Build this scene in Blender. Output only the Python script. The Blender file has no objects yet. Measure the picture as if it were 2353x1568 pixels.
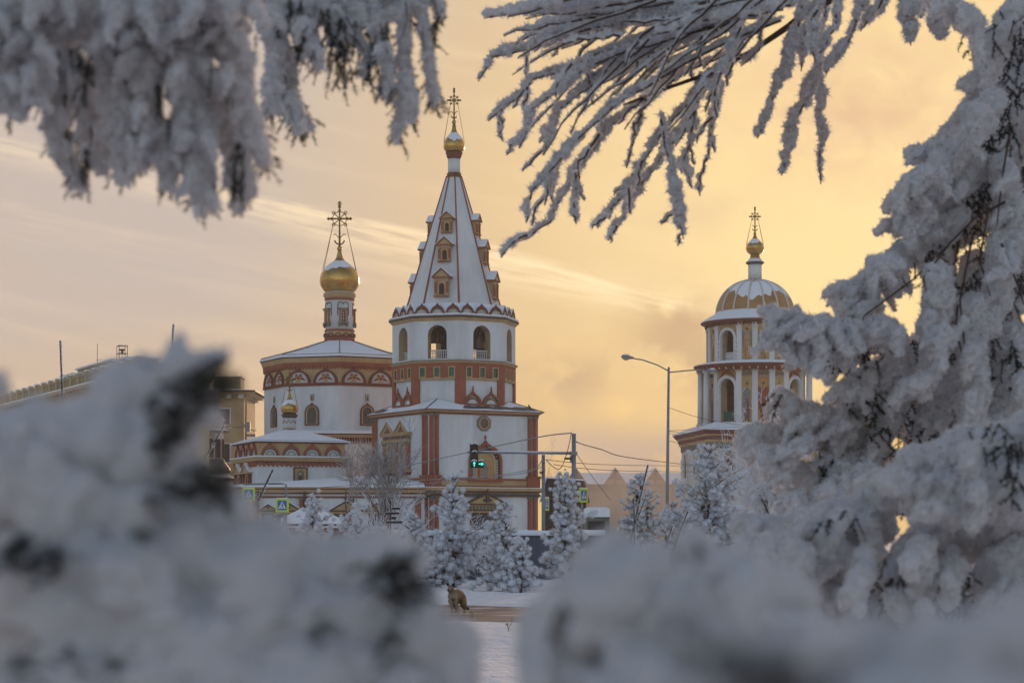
import bpy, bmesh, math, random
import numpy as np
from mathutils import Vector, Matrix
from mathutils.geometry import tessellate_polygon

SC = bpy.context.scene
COL = SC.collection
F = 2352 * 70 / 36.0      # focal length, in units of 1/2352 of the picture's width
HU, HV, EYE = 1176.0, 1223.0, 1.6
R_ = math.radians


def P(u, v, D):
    """world point seen at picture position (u, v) standing D metres away"""
    return Vector(((u - HU) * D / F, D, EYE + (HV - v) * D / F))


# ------------------------------------------------------------------ materials
def mat(name, col, rough=0.7, metal=0.0, var=0.12, scale=3.0, bump=0.0, bscale=40.0, stretch=(1, 1, 1),
        trans=0.0, col2=None, emit=None, spec=0.4):
    m = bpy.data.materials.new(name)
    m.use_nodes = True
    nt = m.node_tree
    b = nt.nodes['Principled BSDF']
    b.inputs['Roughness'].default_value = rough
    b.inputs['Metallic'].default_value = metal
    b.inputs['Specular IOR Level'].default_value = spec
    c = (*col, 1)
    b.inputs['Base Color'].default_value = c
    tc = nt.nodes.new('ShaderNodeTexCoord')
    mp = nt.nodes.new('ShaderNodeMapping')
    mp.inputs['Scale'].default_value = stretch
    nt.links.new(tc.outputs['Object'], mp.inputs['Vector'])
    if var > 0:
        n = nt.nodes.new('ShaderNodeTexNoise')
        n.inputs['Scale'].default_value = scale
        n.inputs['Detail'].default_value = 6
        n.inputs['Roughness'].default_value = 0.65
        nt.links.new(mp.outputs['Vector'], n.inputs['Vector'])
        r = nt.nodes.new('ShaderNodeValToRGB')
        d = col2 if col2 else tuple(x * (1 - 2.2 * var) for x in col)
        r.color_ramp.elements[0].position = 0.3
        r.color_ramp.elements[0].color = (*d, 1)
        r.color_ramp.elements[1].position = 0.62
        r.color_ramp.elements[1].color = c
        nt.links.new(n.outputs['Fac'], r.inputs['Fac'])
        nt.links.new(r.outputs['Color'], b.inputs['Base Color'])
    if bump > 0:
        n2 = nt.nodes.new('ShaderNodeTexNoise')
        n2.inputs['Scale'].default_value = bscale
        n2.inputs['Detail'].default_value = 5
        nt.links.new(mp.outputs['Vector'], n2.inputs['Vector'])
        bp = nt.nodes.new('ShaderNodeBump')
        bp.inputs['Strength'].default_value = bump
        bp.inputs['Distance'].default_value = 1.0 / bscale
        nt.links.new(n2.outputs['Fac'], bp.inputs['Height'])
        nt.links.new(bp.outputs['Normal'], b.inputs['Normal'])
    if emit:
        b.inputs['Emission Color'].default_value = (*emit[:3], 1)
        b.inputs['Emission Strength'].default_value = emit[3]
    if trans > 0:
        t = nt.nodes.new('ShaderNodeBsdfTranslucent')
        t.inputs['Color'].default_value = c
        mx = nt.nodes.new('ShaderNodeMixShader')
        mx.inputs['Fac'].default_value = trans
        o = nt.nodes['Material Output']
        nt.links.new(b.outputs[0], mx.inputs[1])
        nt.links.new(t.outputs[0], mx.inputs[2])
        nt.links.new(mx.outputs[0], o.inputs['Surface'])
    return m


WHITE = mat('white_plaster', (0.71, 0.71, 0.71), 0.85, var=0.13, scale=0.6, stretch=(1, 1, 0.22), bump=0.15, bscale=8)
WHITE2 = mat('aged_white_plaster', (0.62, 0.61, 0.59), 0.85, var=0.12, scale=0.9, stretch=(1, 1, 0.3), bump=0.2, bscale=8)
REDP = mat('brick_red_paint', (0.33, 0.095, 0.055), 0.8, var=0.12, scale=1.2)
DRED = mat('dark_red_paint', (0.19, 0.055, 0.038), 0.8, var=0.14, scale=1.5)
OCHRE = mat('ochre_paint', (0.52, 0.345, 0.17), 0.8, var=0.12, scale=1.0)
TAN = mat('tan_paint', (0.48, 0.36, 0.22), 0.8, var=0.12, scale=1.5)
GREYS = mat('grey_green_stone', (0.20, 0.20, 0.17), 0.85, var=0.15, scale=2)
GREEN = mat('green_tile', (0.035, 0.17, 0.115), 0.4, var=0.2, scale=4)
BROWN = mat('dark_brown_metal', (0.085, 0.05, 0.038), 0.6, var=0.15)
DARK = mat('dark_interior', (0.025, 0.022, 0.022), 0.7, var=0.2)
GLASS = mat('dark_window_glass', (0.035, 0.038, 0.045), 0.12, var=0.2, scale=2, spec=0.6)
GOLD = mat('gilded_metal', (0.60, 0.35, 0.10), 0.25, 1.0, var=0.2, scale=1.6, bump=0.12, bscale=2.5)
GOLDM = mat('weathered_gold_sheet', (0.43, 0.235, 0.08), 0.5, 0.4, var=0.14, scale=0.8, bump=0.08, bscale=2)
GOLDD = mat('dull_gilt_iron', (0.30, 0.185, 0.06), 0.45, 0.8, var=0.2, scale=5)
SNOW = mat('snow', (0.84, 0.85, 0.88), 0.85, var=0.03, scale=2, bump=0.35, bscale=6, spec=0.2)
ROOFD = mat('dark_grey_roof_sheet', (0.07, 0.078, 0.085), 0.55, var=0.25, scale=1.5)
BRONZE = mat('bell_bronze', (0.17, 0.15, 0.13), 0.4, 0.5, var=0.2)
YELLOW = mat('yellow_ochre_wall', (0.46, 0.35, 0.19), 0.85, var=0.1, scale=0.5)
STEEL = mat('galvanised_steel', (0.26, 0.27, 0.29), 0.5, 0.3, var=0.12, scale=4)
BLACKP = mat('black_plastic', (0.02, 0.021, 0.024), 0.5, var=0.1)
SIGNY = mat('fluorescent_yellow', (0.55, 0.72, 0.02), 0.5, var=0.03)
SIGNB = mat('sign_blue', (0.02, 0.13, 0.48), 0.45, var=0.03)
SIGNW = mat('sign_white', (0.78, 0.78, 0.78), 0.5, var=0.02)
WIRE = mat('black_cable', (0.03, 0.03, 0.033), 0.6, var=0.05)
WIREF = mat('frosted_cable', (0.32, 0.32, 0.34), 0.8, var=0.3, scale=8)
FENCEB = mat('blue_grey_fence_paint', (0.085, 0.105, 0.15), 0.6, var=0.1, scale=2)
BARK = mat('dark_bark', (0.055, 0.042, 0.036), 0.9, var=0.25, scale=30)
TWIG = mat('brown_twig', (0.075, 0.045, 0.034), 0.85, var=0.25, scale=60)
NEEDLE = mat('dark_needles', (0.028, 0.032, 0.022), 0.7, var=0.2, scale=30)
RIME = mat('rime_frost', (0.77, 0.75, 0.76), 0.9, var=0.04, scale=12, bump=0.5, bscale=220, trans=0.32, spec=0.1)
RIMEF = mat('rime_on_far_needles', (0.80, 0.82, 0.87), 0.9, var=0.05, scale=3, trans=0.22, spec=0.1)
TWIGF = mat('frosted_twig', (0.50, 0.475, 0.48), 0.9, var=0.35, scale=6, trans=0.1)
WOOD = mat('dark_timber', (0.075, 0.04, 0.028), 0.8, var=0.2)
TERRA = mat('terracotta_wall', (0.30, 0.12, 0.07), 0.85, var=0.1)
BRICKM = mat('brick_paving', (0.19, 0.125, 0.10), 0.85, var=0.2, scale=3, bump=0.4, bscale=20)
ICONR = mat('icon_red', (0.34, 0.085, 0.045), 0.75, var=0.2, scale=4)
ICONO = mat('icon_orange', (0.55, 0.27, 0.10), 0.75, var=0.15, scale=4)
ICONT = mat('icon_tan_ground', (0.56, 0.37, 0.16), 0.75, var=0.18, scale=3)
ICONB = mat('icon_blue', (0.20, 0.26, 0.30), 0.75, var=0.2, scale=4)
ICONF = mat('icon_skin', (0.40, 0.22, 0.12), 0.75, var=0.1)


# ------------------------------------------------------------------ mesh builder
class MB:
    def __init__(s):
        s.v, s.f, s.m, s.mats, s.s = [], [], [], [], []

    def mi(s, m):
        if m not in s.mats:
            s.mats.append(m)
        return s.mats.index(m)

    def add(s, vs, fs, m, M=None, smooth=False):
        o = len(s.v)
        k = s.mi(m)
        if M is not None:
            s.v.extend([tuple(M @ Vector(p)) for p in vs])
        else:
            s.v.extend([tuple(p) for p in vs])
        for f in fs:
            s.f.append(tuple(o + i for i in f))
            s.m.append(k)
            s.s.append(smooth)
        return s

    def box(s, x0, x1, y0, y1, z0, z1, m, M=None):
        vs = [(x, y, z) for z in (z0, z1) for y in (y0, y1) for x in (x0, x1)]
        return s.add(vs, [(0, 2, 3, 1), (4, 5, 7, 6), (0, 1, 5, 4), (2, 6, 7, 3), (0, 4, 6, 2), (1, 3, 7, 5)], m, M)

    def prism(s, poly, y0, y1, m, M=None, holes=(), rim=None, front=True, back=True):
        """polygon in local x,z extruded along local y (y0 is the outer face)"""
        loops = [list(poly)] + [list(h) for h in holes]
        pts = [p for l in loops for p in l]
        n = len(pts)
        tris = tessellate_polygon([[Vector((p[0], p[1], 0)) for p in l] for l in loops])
        vs = [(p[0], y0, p[1]) for p in pts] + [(p[0], y1, p[1]) for p in pts]
        fs = []
        if front:
            fs += [tuple(t) for t in tris]
        if back:
            fs += [tuple(n + i for i in reversed(t)) for t in tris]
        s.add(vs, fs, m, M)
        o = 0
        for li, l in enumerate(loops):
            q = len(l)
            sf = [(o + i, o + (i + 1) % q, n + o + (i + 1) % q, n + o + i) for i in range(q)]
            s.add(vs, sf, (rim if (rim and li > 0) else m), M)
            o += q
        return s

    def rings(s, rings, m, M=None, cap0=True, cap1=True, smooth=False):
        n = len(rings[0])
        vs = [p for r in rings for p in r]
        fs = []
        for j in range(len(rings) - 1):
            for i in range(n):
                a, b = j * n + i, j * n + (i + 1) % n
                fs.append((a, b, b + n, a + n))
        if cap0:
            fs.append(tuple(reversed(range(n))))
        if cap1:
            fs.append(tuple((len(rings) - 1) * n + i for i in range(n)))
        return s.add(vs, fs, m, M, smooth)

    def ngon(s, n, R0, z0, R1, z1, a0, m, M=None, cap0=True, cap1=True):
        return s.rings([ring(n, R0, z0, a0), ring(n, R1, z1, a0)], m, M, cap0, cap1)

    def lathe(s, prof, n, m, M=None, smooth=True, cap0=True, cap1=True):
        return s.rings([ring(n, max(r, 1e-4), z, 0) for r, z in prof], m, M, cap0, cap1, smooth)

    def tube(s, pts, r, n, m, M=None, smooth=True):
        pts = [Vector(p) for p in pts]
        rs = r if isinstance(r, (list, tuple)) else [r] * len(pts)
        out = []
        for i, p in enumerate(pts):
            d = (pts[min(i + 1, len(pts) - 1)] - pts[max(i - 1, 0)])
            if d.length < 1e-9:
                d = Vector((0, 0, 1))
            d.normalize()
            a = d.cross(Vector((0.13, 0.97, 0.2)))
            if a.length < 0.05:
                a = d.cross(Vector((1, 0, 0)))
            a.normalize()
            b = d.cross(a)
            out.append([p + (a * math.cos(2 * math.pi * j / n) + b * math.sin(2 * math.pi * j / n)) * rs[i] for j in range(n)])
        return s.rings(out, m, M, True, True, smooth)

    def ball(s, c, r, m, M=None, sx=1, sz=1, n=10):
        c = Vector(c)
        rg = []
        for j in range(1, 8):
            t = math.pi * j / 8
            rg.append([(c.x + r * sx * math.sin(t) * math.cos(2 * math.pi * i / n), c.y + r * sx * math.sin(t) * math.sin(2 * math.pi * i / n),
                        c.z - r * sz * math.cos(t)) for i in range(n)])
        return s.rings(rg, m, M, True, True, True)

    def build(s, name, parent=None, recalc=True):
        me = bpy.data.meshes.new(name)
        me.from_pydata(s.v, [], s.f)
        for m in s.mats:
            me.materials.append(m)
        me.polygons.foreach_set('material_index', s.m)
        me.polygons.foreach_set('use_smooth', s.s)
        if recalc and len(s.f) < 30000:
            b = bmesh.new()
            b.from_mesh(me)
            bmesh.ops.recalc_face_normals(b, faces=b.faces)
            b.to_mesh(me)
            b.free()
        me.update()
        return link(name, me, parent)


def link(name, me, parent=None):
    o = bpy.data.objects.new(name, me)
    COL.objects.link(o)
    if parent is not None:
        o.parent = parent
    return o


def ring(n, R, z, a0=0.0):
    return [(R * math.sin(a0 + 2 * math.pi * i / n), -R * math.cos(a0 + 2 * math.pi * i / n), z) for i in range(n)]


def FM(apo, deg, z=0.0, x=0.0, cx=0.0, cy=0.0):
    """frame on a wall: x to the right seen from outside, y into the wall, z up"""
    a = R_(deg)
    t = Vector((math.cos(a), math.sin(a), 0))
    n = Vector((math.sin(a), -math.cos(a), 0))
    o = Vector((cx, cy, z)) + n * apo + t * x
    return Matrix(((t.x, -n.x, 0, o.x), (t.y, -n.y, 0, o.y), (0, 0, 1, o.z), (0, 0, 0, 1)))


def thing(name, label, cat, loc=(0, 0, 0), group=None):
    o = bpy.data.objects.new(name, None)
    COL.objects.link(o)
    o.location = loc
    o.empty_display_size = 0.3
    return tag(o, label, cat, group)


def tag(o, label, cat, group=None):
    o['label'] = label
    o['category'] = cat
    if group:
        o['group'] = group
    return o


def struct(o):
    o['kind'] = 'structure'
    return o


# ------------------------------------------------------------------ outlines
def arch(w, h, n=12):
    """half-width w, full height h, round top"""
    c = h - w
    return [(-w, 0), (w, 0)] + [(w * math.cos(math.pi * i / n), c + w * math.sin(math.pi * i / n)) for i in range(n + 1)]


def semi(w, n=14, z=0.0, sy=1.0):
    return [(w * math.cos(math.pi * i / n), z + sy * w * math.sin(math.pi * i / n)) for i in range(n + 1)]


def ogee(w, h, base=0.0, n=9):
    """keel arch of half-width w, round shoulders, pointed tip at height h, on straight sides of height base"""
    pts = []
    a1 = R_(58)
    sy = (h - base) * 0.80 / w
    for i in range(n + 1):
        a = a1 * i / n
        pts.append((w * math.cos(a), base + w * sy * math.sin(a)))
    p0 = Vector(pts[-1])
    p2 = Vector((0, h))
    p1 = Vector((w * 0.16, p0.y + (h - p0.y) * 0.28))
    for i in range(1, 6):
        t = i / 6
        q = p0 * (1 - t) ** 2 + p1 * 2 * t * (1 - t) + p2 * t * t
        pts.append((q.x, q.y))
    left = [(-x, z) for x, z in reversed(pts)]
    out = pts + [(0, h)] + left
    if base > 0:
        out = [(w, 0)] + out + [(-w, 0)]
    return out


def circle(r, n=16, cx=0, cz=0):
    return [(cx + r * math.cos(2 * math.pi * i / n), cz + r * math.sin(2 * math.pi * i / n)) for i in range(n)]


def rect(x0, x1, z0, z1):
    return [(x0, z0), (x1, z0), (x1, z1), (x0, z1)]


def onion(name, parent, prof, k, zf, seg=40, m=GOLD):
    mb = MB()
    mb.lathe([(r * k, zf(v)) for r, v in prof], seg, m)
    return mb.build(name, parent)


def snow_cap(parent, prof, k, zf, vtop, vbot, seed, jag=4, off=0.02, n=64, name='snow_cap', mask=None):
    rnd = random.Random(seed)
    vs_ = [p[1] for p in prof]
    rs_ = [p[0] for p in prof]
    o = np.argsort(vs_)
    vv, rr = np.array(vs_)[o], np.array(rs_)[o]
    ph = [rnd.uniform(0, 6.28) for _ in range(6)]
    fr = [2, 3, 5, 9, 14, 23]
    am = [1.0, 0.8, 0.7, 0.5, 0.4, 0.3]
    rg = [[] for _ in range(8)]
    for i in range(n):
        a = 2 * math.pi * i / n
        e = vbot + jag * sum(am[q] * math.sin(fr[q] * a + ph[q]) for q in range(6)) / 1.8
        if mask:
            e = mask(a, e)
        e = max(e, vtop + 1)
        for j in range(8):
            v = vtop + (e - vtop) * j / 7
            r = float(np.interp(v, vv, rr)) * k + (off if j < 7 else 0.002)
            rg[j].append((r * math.sin(a), -r * math.cos(a), zf(v)))
    mb = MB()
    mb.rings(rg, SNOW, None, True, False, True)
    return mb.build(name, parent)


def tri_gable(mb, w, h, M, y0=-0.12, y1=0.1, fill=OCHRE, trim=REDP, th=0.09, snow=True, zb=0.0, base=True):
    """pediment of half-width w, height h standing at local z zb"""
    mb.prism([(-w * .93, zb), (w * .93, zb), (0, zb + h * .93)], y0 + 0.03, y1, fill, M)
    for s in (-1, 1):
        mb.prism([(s * w, zb), (0, zb + h), (0, zb + h + th * 1.25), (s * (w + th), zb)][::s], y0 - 0.05, y1, trim, M)
        if snow:
            mb.prism([(s * (w + th), zb + .005), (0, zb + h + th * 1.27), (0, zb + h + th * 2.0), (s * (w + th), zb + th * .8)][::s], y0 - 0.02, y1, SNOW, M)
    if base:
        mb.box(-w - th * .4, w + th * .4, y0 - 0.07, y1, zb - th, zb + 0.004, trim, M)


def cross(parent, base, h, w, th, m=GOLDD, stays=None, fancy=True):
    """ornate standing cross: base point (local), height, half-span"""
    mb = MB()
    x, y, z = base
    V = Vector(base)
    mb.tube([(x, y, z), (x, y, z + h * .98)], [th * 1.2, th * .7], 6, m)
    zc = z + h * 0.60
    mb.tube([(x - w, y, zc), (x + w, y, zc)], th, 6, m)
    mb.ball((x, y, zc), th * 2.3, m)
    for sx in (-1, 1):
        mb.ball((x + sx * w * .68, y, zc), th * 1.7, m)
        mb.tube([(x + sx * w * .9, y, zc - w * .13), (x + sx * w * 1.06, y, zc), (x + sx * w * .9, y, zc + w * .13)], th * .6, 5, m)
    mb.ball((x, y, zc + w * .68), th * 1.7, m)
    # crescent
    mb.tube([(x + w * .42 * math.cos(R_(a)), y, z + h * .15 + w * .42 * math.sin(R_(a))) for a in range(190, 352, 20)], th * .9, 5, m)
    if fancy:
        for a in (45, 135, 225, 315):
            c, s_ = math.cos(R_(a)), math.sin(R_(a))
            mb.tube([(x, y, zc), (x + c * w * .72, y, zc + s_ * w * .72)], th * .5, 4, m)
            mb.tube([(x + c * w * .72 + .13 * w * math.cos(R_(b)), y, zc + s_ * w * .72 + .13 * w * math.sin(R_(b))) for b in range(0, 361, 60)], th * .45, 4, m)
        mb.tube([(x + w * .6 * math.cos(R_(a)), y, zc + w * .6 * math.sin(R_(a))) for a in range(0, 361, 24)], th * .42, 4, m)
        for sx in (-1, 1):
            mb.tube([(x, y, z + h * .17), (x + sx * w * .35, y, z + h * .27), (x + sx * w * .55, y, z + h * .25)], th * .5, 4, m)
        mb.ball((x, y, z + h * .86), th * 1.9, m)
        mb.tube([(x + w * .14 * math.cos(R_(a)), y, z + h * .93 + w * .14 * math.sin(R_(a))) for a in range(0, 361, 45)], th * .5, 4, m)
    if stays:
        for q in stays:
            mb.tube([(x + (w * .55 if q[0] > 0 else -w * .55), y, zc - w * .45), q], th * .28, 4, m)
    return mb.build('cross', parent)
# =================================================================== TENT-ROOFED BELL TOWER
def arched_pane(parent, M, w, h, fw, frame=OCHRE, pane=GLASS, deep=0.10, bars=3, name='window', y=-0.06, lattice=False):
    mb = MB()
    mb.prism(arch(w + fw, h + fw), y, 0.05, frame, M, holes=[[(p[0], p[1] + .001 + fw * .5) for p in arch(w, h - fw * .5)]])
    o = mb.build(name, parent)
    g = MB()
    g.prism([(p[0], p[1] + fw * .5) for p in arch(w + .01, h)], -0.012, 0.03, pane, M)
    if lattice:
        n = 5
        for s in (-1, 1):
            for i in range(-n, n * 2):
                x0 = -w + 2 * w * i / n
                pts = []
                for t in range(0, 13):
                    z = h * t / 12
                    x = x0 + s * z * 0.75
                    zt = h - w
                    lim = w if z < zt else math.sqrt(max(0, w * w - (z - zt) ** 2))
                    if abs(x) <= lim:
                        pts.append(M @ Vector((x, -0.03, z + fw * .5)))
                if len(pts) > 1:
                    g.tube(pts, 0.018, 4, TAN, None, False)
    else:
        for i in range(1, bars):
            x = -w + 2 * w * i / bars
            g.box(x - .014, x + .014, -0.025, 0, fw * .5, h - w * .6, frame, M)
        g.box(-w, w, -0.024, 0, h * .45, h * .45 + .03, frame, M)
    g.build('pane', o)
    return o


def bell_tower():
    D = 150.0
    k = D / F
    T = thing('bell_tower', 'tall white bell tower with octagonal tent spire, red trim and rows of dormers', 'bell tower', ((1043 - HU) * k, D, 0))
    Zs = lambda v: EYE + (HV - v) * k                 # at the tower's axis / silhouette
    Zr = lambda v: EYE + (HV - v) * k * .974          # right square face
    Zn = lambda v: EYE + (HV - v) * k * .972          # near octagon faces
    h = 139 * k
    A0 = R_(-15)
    q2 = math.sqrt(2)

    def sqb(mb, z0, z1, off, m, off2=None):
        o2 = off if off2 is None else off2
        mb.ngon(4, (h + off * k) * q2, z0, (h + o2 * k) * q2, z1, A0, m)
    # ---- walls of the square base
    mb = MB()
    sqb(mb, 0, Zr(953), 0, WHITE)
    mb.build('base_wall', T)
    mb = MB()
    sqb(mb, Zr(1140), Zr(1134), 6, BROWN)
    sqb(mb, Zr(1134), Zr(1130), 4.5, GREYS)
    sqb(mb, Zr(1130), Zr(1127), 8, DRED)
    sqb(mb, Zr(1127), Zr(1120.5), 11, OCHRE, 13)
    mb.build('middle_cornice', T)
    mb = MB()
    sqb(mb, Zr(1120.5), Zr(1118.6), 12.5, SNOW, 9)
    mb.build('ledge_snow', T)
    mb = MB()
    sqb(mb, Zr(1118.6), Zr(1115), 4, REDP)
    sqb(mb, Zr(1115), Zr(1103), 2, OCHRE)
    sqb(mb, Zr(1103), Zr(1098), 3.2, REDP)
    mb.build('string_course', T)
    mb = MB()
    sqb(mb, Zr(953), Zr(949), 3, DRED, 4)
    sqb(mb, Zr(949), Zr(945.5), 5, OCHRE, 9)
    sqb(mb, Zr(945.5), Zr(943), 10, REDP, 12)
    mb.build('eaves_cornice', T)
    # ---- corner half columns (in pairs on every face end)
    for fa in (30, -60, 120, 210):
        for s in (-1, 1):
            for x in (132, 119):
                M = FM(h, fa, 0, s * x * k)
                for z0, z1 in ((Zr(1092), Zr(953.2)), (.2, Zr(1140.3))):
                    mb = MB()
                    mb.tube([M @ Vector((0, -.02, z0)), M @ Vector((0, -.02, z1 - 4.4 * k))], 5.2 * k, 12, REDP)
                    mb.tube([M @ Vector((0, -.02, z1 - 4.8 * k)), M @ Vector((0, -.02, z1))], [5.6 * k, 7.5 * k], 12, GREYS)
                    mb.build('corner_column', T)
            mb = MB()
            M = FM(h, fa, 0, s * 126 * k)
            mb.box(-15 * k, 13.2 * k if s > 0 else 15 * k, -7.4 * k, .0, Zr(1118), Zr(1097), REDP, M)
            mb.box(-16.5 * k, 16.5 * k, -9 * k, .0, Zr(1097), Zr(1092), REDP, M)
            mb.build('column_pedestal', T)
    # ---- base roof: low strips plus a half pyramid over each corner
    mb = MB()
    ze, zt, R8 = Zr(943) + .004, Zr(930), 143 * k
    hs = (h + 12 * k)
    for fa in (30, -60, 120, 210):
        cr = FM(hs, fa, ze, hs).translation
        ap = FM(R8 * math.cos(R_(22.5)), fa + 45, Zn(916)).translation
        v1 = FM(0, 0).translation + Vector(ring(8, R8, zt, R_(fa + 22.5))[0])
        v2 = FM(0, 0).translation + Vector(ring(8, R8, zt, R_(fa + 67.5))[0])
        e1 = FM(hs, fa, ze, R8 * math.sin(R_(22.5)) + 18 * k).translation
        e2 = FM(hs, fa + 90, ze, -R8 * math.sin(R_(22.5)) - 18 * k).translation
        mb.add([v1, e1, cr, ap, e2, v2], [(0, 1, 3), (1, 2, 3), (3, 2, 4), (3, 4, 5)], SNOW)
        w0 = FM(hs, fa, ze, -R8 * math.sin(R_(22.5)) - 18 * k).translation
        v0 = Vector(ring(8, R8, zt, R_(fa - 22.5))[0])
        mb.add([w0, e1, v1, v0], [(0, 1, 2, 3)], SNOW)
        mb.tube([cr, ap], .045, 5, ROOFD)
    mb.build('base_roof', T)
    # bare dark sheets where the snow slid off
    for fa, x0, x1 in ((30, -60, 146), (-60, -146, -70)):
        mb = MB()
        pts = []
        n = 14
        rnd = random.Random(fa)
        lo, hi = [], []
        for i in range(n + 1):
            x = (x0 + (x1 - x0) * i / n) * k
            t0 = .18 + .1 * rnd.random()
            t1 = .62 + .25 * rnd.random()
            for t, L in ((t0, lo), (t1, hi)):
                yb = hs - R8 * math.cos(R_(22.5))
                L.append(FM(hs - yb * t, fa, ze + (zt - ze) * t + .03, x * (1 - .25 * t)).translation)
        for i in range(n):
            if rnd.random() < .93:
                mb.add([lo[i], lo[i + 1], hi[i + 1], hi[i]], [(0, 1, 2, 3)], ROOFD)
        mb.build('bare_roof_sheet', T)
    # ---- octagonal red stage with recessed white panels
    for i in range(8):
        fa = -15 + 45 * i
        apo = R8 * math.cos(R_(22.5))
        M = FM(apo, fa)
        W = R8 * math.sin(R_(22.5))
        square_face = (i % 2 == 1)
        z0, z1 = Zn(948), Zn(829)
        zp0, zp1 = Zn(926), Zn(871)
        mb = MB()
        holes = [rect(-41 * k, 41 * k, zp0, zp1)]
        for x in (-34, 0, 34):
            holes.append(rect((x - 6.5) * k, (x + 6.5) * k, Zn(865), Zn(843)))
        mb.prism([(-W, z0), (W, z0), (W, z1), (-W, z1)], 0, .25, REDP, M, holes=holes)
        wall = mb.build('octagon_wall', T)
        mb = MB()
        mb.box(-41 * k, 41 * k, .14, .2, zp0, zp1, WHITE, M)
        mb.box(-42 * k, 42 * k, -.05, .2, zp1, zp1 + 3.5 * k, OCHRE, M)
        mb.build('wall_panel', wall)
        for x in (-34, 0, 34):
            mb = MB()
            mb.prism(rect((x - 8) * k, (x + 8) * k, Zn(867), Zn(841)), -.06, .02, OCHRE, M, holes=[rect((x - 5.6) * k, (x + 5.6) * k, Zn(864.5), Zn(843.5))])
            mb.box((x - 5.7) * k, (x + 5.7) * k, .08, .13, Zn(864.7), Zn(843.3), GREEN, M)
            mb.build('tile_panel', wall)
        if square_face:
            for s in (-1, 1):
                M2 = M @ Matrix.Translation((s * 23.5 * k, 0, Zn(931)))
                og = MB()
                wo, wi = 22 * k, 17.5 * k
                og.prism(ogee(wo, 34 * k), -.10, .22, REDP, M2, holes=[[(p[0], p[1] + .05) for p in ogee(wi, 26 * k)]])
                og.ball((0, -.02, 37 * k), 2.4 * k, REDP, M2)
                og.box(-1.3 * k, 1.3 * k, -.08, .02, 33 * k, 37 * k, REDP, M2)
                og.prism([(0, 38 * k), (-1.4 * k, 40 * k), (0, 45 * k), (1.4 * k, 40 * k)], -.06, .02, REDP, M2)
                o = og.build('ogee_arch', wall)
                og = MB()
                for j in range(15):
                    a = math.pi * (j + .5) / 15
                    cx, cz = 15.2 * k * math.cos(a), .05 + 15.6 * k * math.sin(a)
                    og.ball((cx, .0, cz), 1.45 * k, OCHRE if j % 2 else TAN, M2, n=6)
                og.prism(semi(17.4 * k, z=.05, sy=1.02), .10, .16, BROWN, M2)
                og.prism(semi(12.6 * k, z=.05), .02, .12, WHITE, M2)
                og.build('arch_infill', o)
    mb = MB()
    o8 = R_(-37.5)
    r8 = lambda off: R8 + off * k
    mb.ngon(8, r8(1), Zs(844), r8(2), Zs(842.5), o8, OCHRE)
    mb.ngon(8, r8(3), Zs(842.5), r8(5), Zs(839.8), o8, OCHRE)
    mb.ngon(8, r8(5.5), Zs(839.8), r8(4.5), Zs(837.6), o8, GREYS)
    mb.build('stage_cornice', T)
    # ---- white belfry with open arches
    Rb = 142 * k
    apo = Rb * math.cos(R_(22.5))
    W = Rb * math.sin(R_(22.5))
    z0, z1 = Zs(837.6), Zs(750)
    sill = Zn(825)
    for i in range(8):
        fa = -15 + 45 * i
        M = FM(apo, fa, z0)
        th = 25 * k
        cut = th * math.tan(R_(22.5))
        mb = MB()
        hw, hh = 22 * k, 77 * k
        ar = [(p[0], p[1] + sill - z0) for p in arch(hw, hh)]
        # outer skin, inner skin and reveal
        mb.prism(rect(-W, W, 0, z1 - z0), 0, .12, WHITE, M, holes=[ar], rim=TAN)
        mb.prism(rect(-W + cut, W - cut, 0, z1 - z0), .125, th, TAN, M, holes=[ar], rim=TAN)
        wall = mb.build('belfry_wall', T)
        mb = MB()
        zb_ = sill - z0
        yb_ = .42
        mb.box(-hw, hw, yb_, yb_ + .12, zb_ + .66, zb_ + .74, WHITE2, M)
        mb.box(-hw, hw, yb_, yb_ + .14, zb_ + .0, zb_ + .09, WHITE2, M)
        for j in range(9):
            x = -hw + hw * 2 * (j + .5) / 9
            mb.lathe([(.03, 0), (.055, .12), (.03, .27), (.055, .42), (.03, .57)], 6, WHITE2, M @ Matrix.Translation((x, yb_ + .06, zb_ + .09)))
        mb.build('balustrade', wall)
        mb = MB()
        mb.box(-hw - .05, hw + .05, -.06, .4, zb_ - .02, zb_ + .05, SNOW, M)
        mb.build('sill_snow', wall)
    mb = MB()
    mb.ngon(8, Rb - 26 * k, Zs(838), Rb - 26 * k, Zs(836), o8, ROOFD)
    mb.build('belfry_floor', T)
    mb = MB()
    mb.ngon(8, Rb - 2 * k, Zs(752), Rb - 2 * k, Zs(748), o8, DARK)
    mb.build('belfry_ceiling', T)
    # bell frame and bells, plus dark blocks added to shut out the sky behind
    mb = MB()
    M = FM(0, -15)
    zt = Zs(757)
    for y in (-1.9, 0, 1.9):
        mb.box(-3.4, 3.4, y - .16, y + .16, zt - .5, zt - .18, WOOD, M)
    for x in (-2.1, 2.1):
        mb.box(x - .15, x + .15, -3.3, 3.3, zt - .18, zt + .12, WOOD, M)
    mb.box(-.75, 1.1, -.9, .9, Zs(837), zt, DARK, M)  # added dark core, blocks the sky seen through the arches
    mb.box(-2.6, 2.6, -2.6, 2.6, zt - .75, zt + .1, DARK, M)  # added dark mass below the ceiling, deepens the dark in the arches
    mb.build('bell_frame_and_dark_core', T)

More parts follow.
